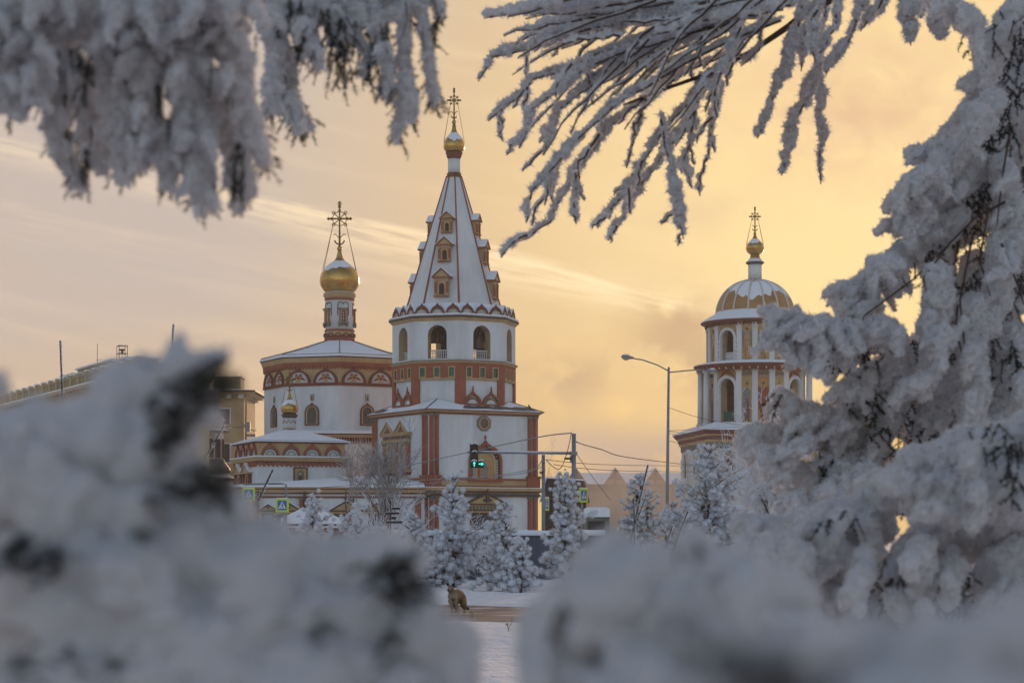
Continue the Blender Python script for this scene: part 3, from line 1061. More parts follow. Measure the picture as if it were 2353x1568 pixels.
# =================================================================== low gallery in front
def gallery():
    D = 142.0
    k = D / F
    T = thing('gallery', 'long low church gallery with banded ochre cornice and gabled windows under snow', 'gallery', ((770 - HU) * k, D, 0))
    z = lambda v: EYE + (HV - v) * k
    M = FM(0, 5)
    x0, x1 = -236 * k, 205 * k
    mb = MB()
    mb.box(x0, x1, 0, 9, 0, z(1142), WHITE, M)
    mb.build('wall', T)
    mb = MB()
    for v0, v1, o, m in ((1143, 1139, 3, DRED), (1139, 1134, 2, WHITE2), (1134, 1130.5, 5, DRED), (1130.5, 1124, 8, OCHRE), (1124, 1121.5, 10, DRED), (1121.5, 1118.5, 11, OCHRE)):
        mb.box(x0 - o * k, x1 + .05, -o * k, 9.0 + .01 * o, z(v0), z(v1), m, M)
    mb.build('cornice', T)
    mb = MB()
    q = lambda x, y, v: M @ Vector((x, y, z(v)))
    mb.rings([[q(x0 - .5, -.45, 1118.4), q(x1, -.45, 1118.4), q(x1, 9.2, 1117), q(x0 - .5, 9.2, 1117)],
              [q(x0 - .45, -.42, 1115), q(x1, -.42, 1115), q(x1, 9.2, 1074), q(x0 - .45, 9.2, 1108)]], SNOW)
    mb.build('roof_snow', T)
    for x in (-226, -182, -75, 30, 120, 190):
        mb = MB()
        mb.box((x - 7) * k, (x + 7) * k, -.22, 0, 0, z(1147), REDP, M)
        mb.box((x - 9) * k, (x + 9) * k, -.3, 0, z(1147), z(1142.5), GREYS, M)
        mb.build('pilaster', T)
    for x, w in ((-153, 20), (-105, 26), (25, 36), (95, 26)):
        Mw = M @ Matrix.Translation((x * k, 0, z(1215)))
        mb = MB()
        s = w / 26
        mb.prism(rect(-19 * s * k, 19 * s * k, 0, 42 * k), -.12, .03, BROWN, Mw, holes=[rect(-12 * s * k, 12 * s * k, 4 * k, 34 * k)])
        mb.box(-w * k, w * k, -.24, .03, 36 * k, 41 * k, OCHRE, Mw)
        o = mb.build('gabled_window', T)
        mb = MB()
        mb.box(-12.1 * s * k, 12.1 * s * k, 0, .03, 3.8 * k, 34.2 * k, GLASS, Mw)
        mb.box(-.6 * k, .6 * k, -.04, 0, 4 * k, 34 * k, TAN, Mw)
        mb.build('pane', o)
        mb = MB()
        tri_gable(mb, w * k, w * .52 * k, Mw, -.26, .03, OCHRE, BROWN, .1, True, 43.5 * k)
        mb.ball((0, -.3, 47 * k + w * .12 * k), 2.5 * k, BROWN, Mw)
        mb.build('window_gable', o)
    for x in (-70, -176):                       # drainpipes
        mb = MB()
        mb.tube([M @ Vector((x * k, -.4, z(1128))), M @ Vector((x * k, -.3, z(1146))), M @ Vector((x * k, -.3, .3))], .09, 8, BROWN)
        mb.build('drainpipe', T)


gallery()


# =================================================================== corner turret at the left
def turret():
    D = 170.0
    k = D / F
    T = thing('gate_turret', 'small white corner turret with dark bell roof left of the chapel', 'turret', ((492 - HU) * k, D, 0))
    z = lambda v: EYE + (HV - v) * k
    mb = MB()
    mb.ngon(8, 42 * k, 0, 42 * k, z(1106), R_(10), WHITE)
    mb.ngon(8, 22 * k, z(1075), 22 * k, z(994), R_(10), WHITE)
    mb.build('wall', T)
    mb = MB()
    mb.ngon(8, 44 * k, z(1106), 48 * k, z(1098), R_(10), DRED)
    mb.ngon(8, 50 * k, z(1098), 30 * k, z(1086), R_(10), SNOW)
    mb.lathe([(40 * k, z(1086)), (36 * k, z(1074)), (26 * k, z(1062)), (23 * k, z(1054))], 16, ROOFD)
    mb.build('lower_roof', T)
    mb = MB()
    mb.ngon(8, 30 * k, z(994), 36 * k, z(989), R_(10), BROWN)
    mb.ngon(8, 36 * k, z(989), 20 * k, z(984), R_(10), SNOW)
    mb.build('roof', T)
    mb = MB()
    for i in range(8):
        p = FM(18 * k, 45 * i + 10).translation
        mb.lathe([(3 * k, z(986)), (4 * k, z(980)), (3 * k, z(974)), (4 * k, z(966))], 8, WHITE2, Matrix.Translation(p))
    mb.ngon(8, 24 * k, z(966), 24 * k, z(962), R_(10), WHITE2)
    mb.ngon(8, 24 * k, z(962), 3 * k, z(940), R_(10), ROOFD)
    mb.build('lantern', T)
    for i in range(8):
        M = FM(22 * k * .93, 32.5 + 45 * i, z(1052))
        arched_pane(T, M, 4 * k, 42 * k, 2.5 * k, BROWN, GLASS)
        M = FM(42 * k * .93, 32.5 + 45 * i, z(1195))
        arched_pane(T, M, 9 * k, 68 * k, 4 * k, OCHRE, GLASS)


turret()


# =================================================================== yellow buildings at the left
def yellow_block():
    A, B = Vector((-48.9, 200, 0)), Vector((-30.7, 164, 0))
    d = (B - A).normalized()
    n = Vector((d.y, -d.x, 0))                 # outward, towards us
    if n.y > 0:
        n = -n
    L = (B - A).length + 14
    A0 = A - d * 14
    M = Matrix(((d.x, -n.x, 0, A0.x), (d.y, -n.y, 0, A0.y), (0, 0, 1, 0), (0, 0, 0, 1)))
    k = 164 / F
    Ht = EYE + (HV - 872) * k
    T = thing('apartment_block', 'long yellow apartment block with snowy roof balustrade and rooftop aerials', 'apartment block', (0, 0, 0))
    mb = MB()
    mb.box(0, L, 0, 6, 0, Ht, YELLOW, M)
    w = mb.build('wall', T)
    for fl in range(4):
        for i in range(12):
            x = 2 + i * (L - 4) / 11
            z0 = Ht - 3.6 - fl * 3.2
            if z0 < .4:
                continue
            mb = MB()
            mb.box(x - .75, x + .75, -.08, .0, z0 - .1, z0 + 1.9, WHITE2, M)
            mb.box(x - .6, x + .6, -.095, -.08, z0, z0 + 1.75, GLASS, M)
            mb.build('window', w)
    mb = MB()
    mb.box(-.1, L + .3, -.3, 6.2, Ht, Ht + .3, YELLOW, M)
    mb.box(-.2, L + .5, -.7, 6.3, Ht + .3, Ht + .6, TAN, M)
    for i in range(44):
        x = .5 + i * (L - 1) / 43
        mb.box(x - .13, x + .13, -.6, -.3, Ht + .02, Ht + .3, TAN, M)
    mb.build('cornice', T)
    mb = MB()
    mb.box(-.2, L + .5, -.65, 6.3, Ht + .6, Ht + .74, SNOW, M)
    mb.build('roof_snow', T)
    mb = MB()
    zb_ = Ht + .74
    mb.box(0, L, -.05, .1, zb_ + .12, zb_ + .2, TAN, M)
    mb.box(0, L, -.08, .14, zb_ + .85, zb_ + 1.0, TAN, M)
    for i in range(21):
        x = .2 + i * (L - .6) / 20
        mb.box(x - .3, x + .3, -.16, .22, zb_ - .01, zb_ + 1.12, YELLOW, M)
        mb.box(x - .36, x + .36, -.2, .26, zb_ + 1.12, zb_ + 1.25, SNOW, M)
    for i in range(100):
        x = .35 + i * (L - .9) / 99
        mb.box(x - .09, x + .09, -.03, .09, zb_ + .2, zb_ + .85, YELLOW, M)
    mb.build('balustrade', T)
    for x0, x1, hh in ((20, 24.5, 1.9), (26, 38, 2.2), (39, 43, 2.0), (9, 13, 1.4)):
        mb = MB()
        mb.box(x0, x1, 2.2, 5, zb_ - .05, zb_ + hh, YELLOW, M)
        mb.box(x0 - .2, x1 + .2, 2.0, 5.2, zb_ + hh, zb_ + hh + .15, SNOW, M)
        mb.build('roof_house', T)
    for x in (43.5, 45.6):
        mb = MB()
        mb.box(x - .5, x + .5, 2.5, 3.2, zb_ - .05, zb_ + 1.7, STEEL, M)
        mb.box(x - .58, x + .58, 2.4, 3.3, zb_ + 1.7, zb_ + 1.8, ROOFD, M)
        mb.build('chimney', T)
    mb = MB()                                   # mast with small aerial
    mb.tube([M @ Vector((30.2, 3, zb_ + 2)), M @ Vector((30.2, 3, zb_ + 4.4))], .03, 5, WIRE)
    mb.tube([M @ Vector((29.7, 3, zb_ + 2.9)), M @ Vector((32, 3, zb_ + 2.8))], .02, 5, WIRE)
    mb.build('aerial_mast', T)
    SX = 38.6
    mb = MB()                                   # siren in its frame
    for (a, b) in ((-.38, -.38), (.38, -.38), (-.38, .38), (.38, .38)):
        mb.tube([M @ Vector((SX + a, 3 + b, zb_ + 2)), M @ Vector((SX + a, 3 + b, zb_ + 3.5))], .035, 5, WIRE)
    for z0 in (2.8, 3.5):
        mb.tube([M @ Vector((SX + a, 3 + b, zb_ + z0)) for a, b in ((-.38, -.38), (.38, -.38), (.38, .38), (-.38, .38), (-.38, -.38))], .03, 4, WIRE)
    c = M @ Vector((SX, 3, zb_ + 3.0))
    mb.lathe([(.3, c.z + .2), (.25, c.z + .1), (.07, c.z), (.16, c.z - .15)], 12, BROWN, Matrix.Translation((c.x, c.y, 0)))
    mb.tube([M @ Vector((SX, 3, zb_ + 2)), c], .03, 5, WIRE)
    mb.build('roof_siren', T)


yellow_block()


def corner_house():
    D = 205.0
    k = D / F
    T = thing('corner_house', 'yellow house corner with deep snowy eaves and a curved drainpipe', 'house', ((560 - HU) * k, D, 0))
    z = lambda v: EYE + (HV - v) * k
    mb = MB()
    mb.box(-9, 0, 0, 9, 0, z(912), YELLOW)
    mb.build('wall', T)
    mb = MB()
    mb.box(-9.2, .35, -.35, 9.2, z(912), z(906), TAN)
    mb.box(-9.4, .9, -.9, 9.4, z(906), z(900), TAN)
    mb.box(-9.5, 1.35, -1.3, 9.5, z(900), z(897.5), BROWN)
    for x in (-7.5, -6, -4.5, -3, -1.5, -.2):
        mb.box(x - .25, x + .25, -.75, 0, z(915), z(906) - .003, WHITE2)
    mb.box(-9.1, .12, -.12, 9.1, z(979), z(974), TAN)
    mb.build('cornice', T)
    mb = MB()
    mb.rings([[(-9.5, -1.25, z(897.4)), (1.3, -1.25, z(897.4)), (1.3, 9.5, z(897.4)), (-9.5, 9.5, z(897.4))],
              [(-9.5, 1, z(891)), (-.8, 1, z(891)), (-.8, 8, z(891)), (-9.5, 8, z(891))]], SNOW)
    mb.build('roof_snow', T)
    mb = MB()
    mb.box(-3.2, -.4, .6, 3.4, z(895), z(866), YELLOW)
    mb.box(-3.3, -.3, .5, 3.5, z(866), z(863), TAN)
    mb.build('parapet_pier', T)
    mb = MB()
    mb.tube([(1.25, -1.2, z(898)), (1.2, -1.1, z(904)), (.25, -.2, z(920)), (.2, -.2, .2)], .1, 8, TAN)
    mb.build('drainpipe', T)
    mb = MB()
    mb.tube([(.3, -.6, z(1010)), (.3, -.6, z(960))], .05, 5, WIRE)
    mb.box(.25, .75, -.8, -.5, z(992), z(970), STEEL)
    mb.box(.4, 1.3, -.7, -.4, z(1003), z(997), STEEL)
    mb.build('antenna_panel', T)
    for v in (960, 1040, 1120):
        for x in (-2, -5):
            mb = MB()
            mb.box(x - .7, x + .7, -.08, .02, z(v + 24), z(v - 24), WHITE2)
            mb.box(x - .55, x + .55, -.1, -.08, z(v + 21), z(v - 21), GLASS)
            mb.build('window', T)


corner_house()


# =================================================================== round domed bell tower at the right
def shell(mb, R, th, z0, z1, ops, m, rim):
    """cylinder wall with arched openings: ops = (angle, half width in degrees, sill, spring)"""
    step = 1.5
    n = int(360 / step)

    def span(a):
        for (c, w, s, sp) in ops:
            d = (a - c + 180) % 360 - 180
            if abs(d) < w - 1e-6:
                rise = R_(w) * R
                return s, sp + rise * math.sqrt(max(0, 1 - (d / w) ** 2))
        return None
    for i in range(n):
        a0, a1 = i * step, (i + 1) * step
        o = span((a0 + a1) / 2)
        cols = [(z0, z1)] if o is None else [(z0, o[0]), (o[1], z1)]
        for (b, t) in cols:
            if t - b < .01:
                continue
            q = []
            for a in (a0, a1):
                for r in (R, R - th):
                    for z in (b, t):
                        q.append((r * math.sin(R_(a)), -r * math.cos(R_(a)), z))
            mb.add(q, [(0, 4, 5, 1)], m, None, False)
            mb.add(q, [(2, 3, 7, 6), (1, 5, 7, 3), (0, 2, 6, 4), (0, 1, 3, 2), (4, 6, 7, 5)], rim)


def icon_figure(parent, R, ang, z0, w, h, robe, under, wings, face=ICONF, ground=ICONT, red=False):
    M = FM(R, ang, z0)
    mb = MB()
    mb.box(-w, w, -.06, .1, 0, h, ground, M)
    if wings:
        for s in (-1, 1):
            mb.prism([(s * .25 * w, .76 * h), (s * .85 * w, .80 * h), (s * .95 * w, .6 * h), (s * .75 * w, .3 * h), (s * .5 * w, .22 * h), (s * .55 * w, .5 * h)][::s], -.075, -.06, wings, M)
    mb.prism(circle(.42 * w, 18, 0, .84 * h), -.08, -.06, OCHRE, M)
    mb.prism([(-.45 * w, .06 * h), (.5 * w, .05 * h), (.62 * w, .4 * h), (.5 * w, .68 * h), (.2 * w, .77 * h), (-.2 * w, .77 * h), (-.52 * w, .66 * h), (-.6 * w, .35 * h)], -.095, -.06, robe, M)
    mb.prism([(-.1 * w, .07 * h), (.42 * w, .09 * h), (.3 * w, .5 * h), (-.3 * w, .62 * h), (-.05 * w, .4 * h)], -.11, -.095, under, M)
    for q in (-.3, .1, .36):
        mb.prism([(q * w, .1 * h), (q * w + .06 * w, .1 * h), (q * w + .02 * w, .45 * h), (q * w - .03 * w, .45 * h)], -.118, -.09, BROWN, M)
    for s in (-1, 1):
        mb.prism([(s * .5 * w, .66 * h), (s * .62 * w, .5 * h), (s * .1 * w, .52 * h), (s * .08 * w, .58 * h), (s * .4 * w, .58 * h)][::s], -.115, -.095, robe, M)
        mb.prism([(s * .1 * w, .02 * h), (s * .42 * w, .02 * h), (s * .3 * w, .07 * h), (s * .15 * w, .07 * h)][::s], -.1, -.06, BROWN, M)
    mb.prism(circle(.2 * w, 14, 0, .82 * h), -.12, -.06, face, M)
    mb.prism([(-.22 * w, .81 * h), (-.2 * w, .87 * h), (0, .895 * h), (.2 * w, .87 * h), (.22 * w, .81 * h), (.14 * w, .85 * h), (-.14 * w, .85 * h)][::-1], -.13, -.06, BROWN, M)
    mb.ball((0, -.1, .565 * h), .13 * w, face, M, n=8)
    return mb.build('icon_panel', parent)


def round_tower():
    D = 190.0
    k = D / F
    T = thing('domed_tower', 'round white bell tower with half-snowed golden dome and painted figures', 'bell tower', ((1734 - HU) * k, D, 0))
    z = lambda v: EYE + (HV - v) * k
    AR = [3 - 45, 3 + 45, 3 + 135, 3 + 225]
    # ---- square base block
    h = 140 * k
    A0 = R_(45 + 8)
    q2 = math.sqrt(2)
    mb = MB()
    mb.ngon(4, h * q2, 0, h * q2, z(1035), A0, WHITE2)
    bw = mb.build('base_wall', T)
    mb = MB()
    mb.ngon(4, (h + 2 * k) * q2, z(1035), (h + 2 * k) * q2, z(1022), A0, GREYS)
    mb.ngon(4, (h + 4 * k) * q2, z(1022), (h + 6 * k) * q2, z(1016), A0, OCHRE)
    mb.ngon(4, (h + 6 * k) * q2, z(1016), (h + 8 * k) * q2, z(1008), A0, DRED)
    mb.ngon(4, (h + 9 * k) * q2, z(1008), (h + 12 * k) * q2, z(1004), A0, OCHRE)
    mb.ngon(4, (h + 12 * k) * q2, z(1004), (h + 18 * k) * q2, z(995), A0, DRED)
    mb.build('base_cornice', T)
    mb = MB()
    mb.ngon(4, (h + 19 * k) * q2, z(995), (h + 18 * k) * q2, z(992), A0, SNOW)
    mb.ngon(4, (h + 18 * k) * q2, z(992), (h - 20 * k) * q2, z(976), A0, SNOW)
    mb.build('base_roof_snow', T)
    for fa in (8, -82, 98, 188):
        for s in (-1, 1):
            mb = MB()
            for j in range(14):
                w = (30 if j % 2 else 22) * k
                x1 = s * (h + .04)
                x0 = s * (h - w)
                mb.box(min(x0, x1), max(x0, x1), -.10 - (.004 if j % 2 else 0), .0, z(1052 + j * 14 + 9), z(1052 + j * 14), WHITE, FM(h, fa))
            mb.build('quoin_strip', bw)
    for fa in (8, -82, 98, 188):
        for x in (-95, 0, 95):
            M = FM(h, fa, z(1100), x * k)
            mb = MB()
            mb.prism(arch(18 * k, 66 * k), -.12, .03, WHITE, M, holes=[[(p[0], p[1] + 4 * k) for p in arch(13 * k, 56 * k)]])
            o = mb.build('arched_niche', T)
            mb = MB()
            mb.prism([(p[0], p[1] + 3.8 * k) for p in arch(13.2 * k, 56.4 * k)], 0, .03, ICONT, M)
            mb.prism([(-7 * k, 6 * k), (7 * k, 6 * k), (8 * k, 30 * k), (4 * k, 42 * k), (-4 * k, 42 * k), (-8 * k, 30 * k)], -.03, 0, BROWN, M)
            mb.prism(circle(5 * k, 12, 0, 47 * k), -.035, 0, OCHRE, M)
            mb.build('icon', o)
    # ---- lower tier
    R = 108 * k
    mb = MB()
    shell(mb, R, 16 * k, z(992), z(852), [(a, 10.5, z(972), z(895)) for a in AR], ICONT, TAN)
    lt = mb.build('lower_tier_wall', T)
    mb = MB()
    mb.lathe([(118 * k, z(992)), (116 * k, z(978)), (113 * k, z(976))], 48, WHITE2)
    mb.build('plinth', T)

    def surround(par, R, a, zs, zsp, w, deep=.5):
        mb = MB()
        for s in (-1, 1):
            for j in range(11):
                zz = zs + (zsp - zs) * j / 11
                a1 = a + s * w
                ww = 3.6 + (1.6 if j % 2 else 0)
                M = FM(R * 1.0, a + s * (w + ww / 2), zz)
                hw = R_(ww) * R / 2
                mb.box(-hw, hw, -.16 - (.05 if j % 2 else 0), .05, 0.01, (zsp - zs) / 11, WHITE, M)
        n = 13
        rw = R_(w) * R
        for j in range(n):
            t0, t1 = math.pi * j / n, math.pi * (j + .93) / n
            q = []
            for r in (rw, rw * 1.36):
                for t in (t0, t1):
                    x, zz = r * math.cos(t), zsp + r * math.sin(t)
                    aa = a + math.degrees(x / R)
                    for rr in (R + .2, R - .05):
                        q.append((rr * math.sin(R_(aa)), -rr * math.cos(R_(aa)), zz))
            mb.add(q, [(0, 2, 6, 4), (1, 5, 7, 3), (0, 4, 5, 1), (2, 3, 7, 6), (4, 6, 7, 5), (0, 1, 3, 2)], WHITE)
        return mb.build('arch_surround', par)

    def rail(par, R, a, zs, w, m):
        mb = MB()
        for j in range(9):
            aa = a - w + 2 * w * (j + .5) / 9
            p = FM(R - .45, aa, zs).translation
            mb.lathe([(.05, 0), (.09, .2), (.05, .4), (.09, .6), (.05, .8)], 6, m, Matrix.Translation(p))
        for z0, z1 in ((0, .12), (.8, .95)):
            pts = [FM(R - .45, a - w + 2 * w * j / 6, zs + (z0 + z1) / 2).translation for j in range(7)]
            mb.tube(pts, (z1 - z0) * .6, 6, m)
        mb.build('balustrade', par)
    for a in AR:
        surround(lt, R, a, z(972), z(895), 10.5)
        rail(lt, R, a, z(972), 10.5, GREEN)
        mb = MB()
        M = FM(R, a, z(869))
        mb.prism([(-20 * k, -4 * k), (-12 * k, 8 * k), (0, 13 * k), (12 * k, 8 * k), (20 * k, -4 * k), (8 * k, 4 * k), (-8 * k, 4 * k)][::-1], -.1, .05, ICONR, M)
        mb.build('arch_painting', lt)
    pil = [3 + 90 * q + s for q in range(4) for s in (-28.5, -10, 10, 28.5)]
    for a in pil:
        mb = MB()
        M = FM(R, a, z(980))
        mb.box(-6.5 * k, 6.5 * k, -.24, .1, 0, 128 * k, WHITE, M)
        mb.box(-8 * k, 8 * k, -.34, .1, -3 * k, 5 * k, WHITE2, M)
        mb.box(-8 * k, 8 * k, -.34, .1, 119 * k, 125 * k, WHITE2, M)
        mb.build('pilaster', lt)
    for q in range(4):                                  # pairs of free columns on the four sides
        for s in (-1, 1):
            a = 3 + 45 + 90 * q + s * 42
            a = 3 + 90 * q + s * 87 if False else a
    for a in (-88, -68, 68, 90, 112, 150, 210, 250):
        mb = MB()
        p = FM(126 * k, a).translation
        mb.tube([p + Vector((0, 0, z(974))), p + Vector((0, 0, z(862)))], [6.6 * k, 5.6 * k], 14, WHITE)
        mb.tube([p + Vector((0, 0, z(980))), p + Vector((0, 0, z(974)))], 9 * k, 14, WHITE2)
        mb.tube([p + Vector((0, 0, z(862))), p + Vector((0, 0, z(855)))], [6 * k, 9 * k], 14, WHITE2)
        mb.build('column', T)
    for q in range(4):
        b = 3 + 90 * q
        icon_figure(lt, R, b - 19.3, z(974), 13 * k, 100 * k, ICONB, ICONR, None)
        icon_figure(lt, R, b, z(974), 14 * k, 100 * k, ICONR, ICONR, ICONR, ICONF, ICONO)
        icon_figure(lt, R, b + 19.3, z(974), 13 * k, 100 * k, ICONO, ICONB, ICONB)
        for a in (-19.3, 0, 19.3):
            mb = MB()
            M = FM(R, b + a, z(873))
            mb.box(-13 * k, 13 * k, -.08, .1, 0, 15 * k, TAN, M)
            rnd = random.Random(int(b + a))
            for j in range(11):
                x = (-11.5 + 2.2 * j) * k
                mb.box(x, x + .9 * k, -.1, -.07, (2 + rnd.random() * 2) * k, (11 + rnd.random() * 2) * k, BROWN, M)
            mb.build('inscription_band', lt)
    # ---- ledge between tiers
    mb = MB()
    mb.lathe([(112 * k, z(857)), (128 * k, z(855)), (134 * k, z(850)), (139 * k, z(846)), (141 * k, z(843)), (112 * k, z(842))], 56, DRED)
    for i in range(90):
        M = FM(131 * k, i * 4, z(855))
        mb.box(-1.6 * k, 1.6 * k, -3 * k, 3 * k, -1.5 * k, 4 * k, OCHRE if i % 2 else DRED, M)
    mb.build('ledge_cornice', T)
    mb = MB()
    mb.lathe([(141 * k, z(843)), (140 * k, z(840.5)), (112 * k, z(834)), (100 * k, z(833))], 56, SNOW)
    mb.build('ledge_snow', T)
    # ---- upper tier
    R2 = 106 * k
    mb = MB()
    shell(mb, R2, 16 * k, z(842), z(748), [(a, 9.0, z(838), z(783)) for a in AR], ICONT, TAN)
    ut = mb.build('upper_tier_wall', T)
    for a in AR:
        surround(ut, R2, a, z(838), z(783), 9.0)
        rail(ut, R2, a, z(838), 9.0, WHITE)
    for a in pil:
        mb = MB()
        M = FM(R2, a, z(842))
        mb.box(-6 * k, 6 * k, -.22, .1, 0, 96 * k, WHITE, M)
        mb.box(-7.4 * k, 7.4 * k, -.3, .1, 80 * k, 84 * k, WHITE2, M)
        mb.build('pilaster', ut)
    for q in range(4):
        b = 3 + 90 * q
        icon_figure(ut, R2, b - 19.3, z(837), 12.6 * k, 84 * k, ICONO, OCHRE, ICONB)
        icon_figure(ut, R2, b, z(837), 13.5 * k, 84 * k, ICONO, ICONF, ICONB)
        icon_figure(ut, R2, b + 19.3, z(837), 12.6 * k, 84 * k, OCHRE, ICONO, ICONB)
    mb = MB()
    mb.lathe([(95 * k, z(844)), (95 * k, z(840))], 40, ROOFD)
    mb.lathe([(95 * k, z(752)), (95 * k, z(748))], 40, DARK)
    mb.lathe([(95 * k, z(856)), (95 * k, z(852))], 40, DARK)
    mb.lathe([(14 * k, z(990)), (14 * k, z(750))], 12, DARK)
    mb.build('inner_floor', T)
    # ---- dome
    mb = MB()
    mb.lathe([(107 * k, z(752)), (112 * k, z(750)), (120 * k, z(747)), (124 * k, z(745)), (124.5 * k, z(742.5)), (110 * k, z(741))], 56, DRED)
    for i in range(90):
        M = FM(113 * k, i * 4, z(753))
        mb.box(-1.6 * k, 1.6 * k, -2 * k, 2 * k, -1.5 * k, 3 * k, DRED, M)
    mb.build('dome_cornice', T)
    mb = MB()
    mb.lathe([(124 * k, z(742.5)), (122 * k, z(740)), (112 * k, z(733)), (101 * k, z(727)), (93 * k, z(722)), (89 * k, z(717))], 56, SNOW)
    mb.build('dome_skirt_snow', T)
    prof = [(92, 728)]
    for i in range(0, 15):
        t = i / 14
        an = math.pi / 2 * t
        r = 90 * math.cos(an) ** .92
        v = 727 - 84 * math.sin(an) ** 1.02
        prof.append((max(r, 14), v))
    prof = [p for p in prof if p[0] > 14.5] + [(15, 643.5)]
    mb = MB()
    mb.lathe([(r * k, z(v)) for r, v in prof], 48, GOLDM)
    dome = mb.build('dome', T)
    for i in range(16):
        a = R_(22.5 * i + 6)
        mb = MB()
        mb.tube([((r * k + .03) * math.sin(a), -(r * k + .03) * math.cos(a), z(v)) for r, v in prof], .10, 5, WHITE2)
        mb.build('dome_rib', dome)

    def msk(a, e):
        return e + 15 * math.cos(a - .1) - 9 + 5 * (math.sin(8 * a) > .2)
    snow_cap(dome, prof, k, z, 645, 675, 3, jag=11, off=.05, n=160, mask=msk)
    mb = MB()
    mb.lathe([(17 * k, z(647)), (17 * k, z(643)), (15.5 * k, z(642))], 24, BROWN)
    mb.lathe([(15.6 * k, z(644)), (15.6 * k, z(607))], 24, WHITE)
    mb.lathe([(16.5 * k, z(608)), (21 * k, z(604.5)), (21.5 * k, z(602.5)), (16 * k, z(602))], 24, BROWN)
    mb.build('neck', T)
    mb = MB()
    mb.lathe([(20.5 * k, z(602.5)), (15 * k, z(598)), (11.5 * k, z(592)), (10 * k, z(585))], 24, GOLDM)
    mb.lathe([(21 * k, z(602.5)), (16 * k, z(598.2)), (13.2 * k, z(594))], 24, SNOW)
    mb.build('neck_cap', T)
    prof2 = [(9.5, 586), (17, 580), (20.5, 573.5), (21, 569), (19, 562), (14, 556), (8, 550), (4.5, 545), (3, 540), (1.5, 539)]
    on = onion('onion_dome', T, prof2, k, z, 32)
    snow_cap(on, prof2, k, z, 549, 559, 9, jag=2.2)
    mb = MB()
    mb.ball((0, 0, z(537)), 3.8 * k, GOLD)
    mb.build('finial_ball', on)
    cross(on, (0, 0, z(534)), 61 * k, 13 * k, .055, stays=[(s * 19.5 * k, y, z(563)) for s in (-1, 1) for y in (-.2, .2)])


round_tower()
# =================================================================== CAMERA, SKY, SUN
SUN_EL, SUN_AZ = 7.4, 11.0       # degrees; azimuth to the right of the view axis (+Y)


def camera():
    cd = bpy.data.cameras.new('camera')
    cd.lens = 70
    cd.sensor_width = 36
    cd.shift_y = (HV - 784) / 2352
    cd.clip_start, cd.clip_end = 0.05, 6000
    cd.dof.use_dof = True
    cd.dof.focus_distance = 95
    cd.dof.aperture_fstop = 8.0
    cd.dof.aperture_blades = 0
    o = bpy.data.objects.new('camera', cd)
    COL.objects.link(o)
    o.location = (0, 0, EYE)
    o.rotation_euler = (R_(90), 0, 0)
    SC.camera = o


camera()


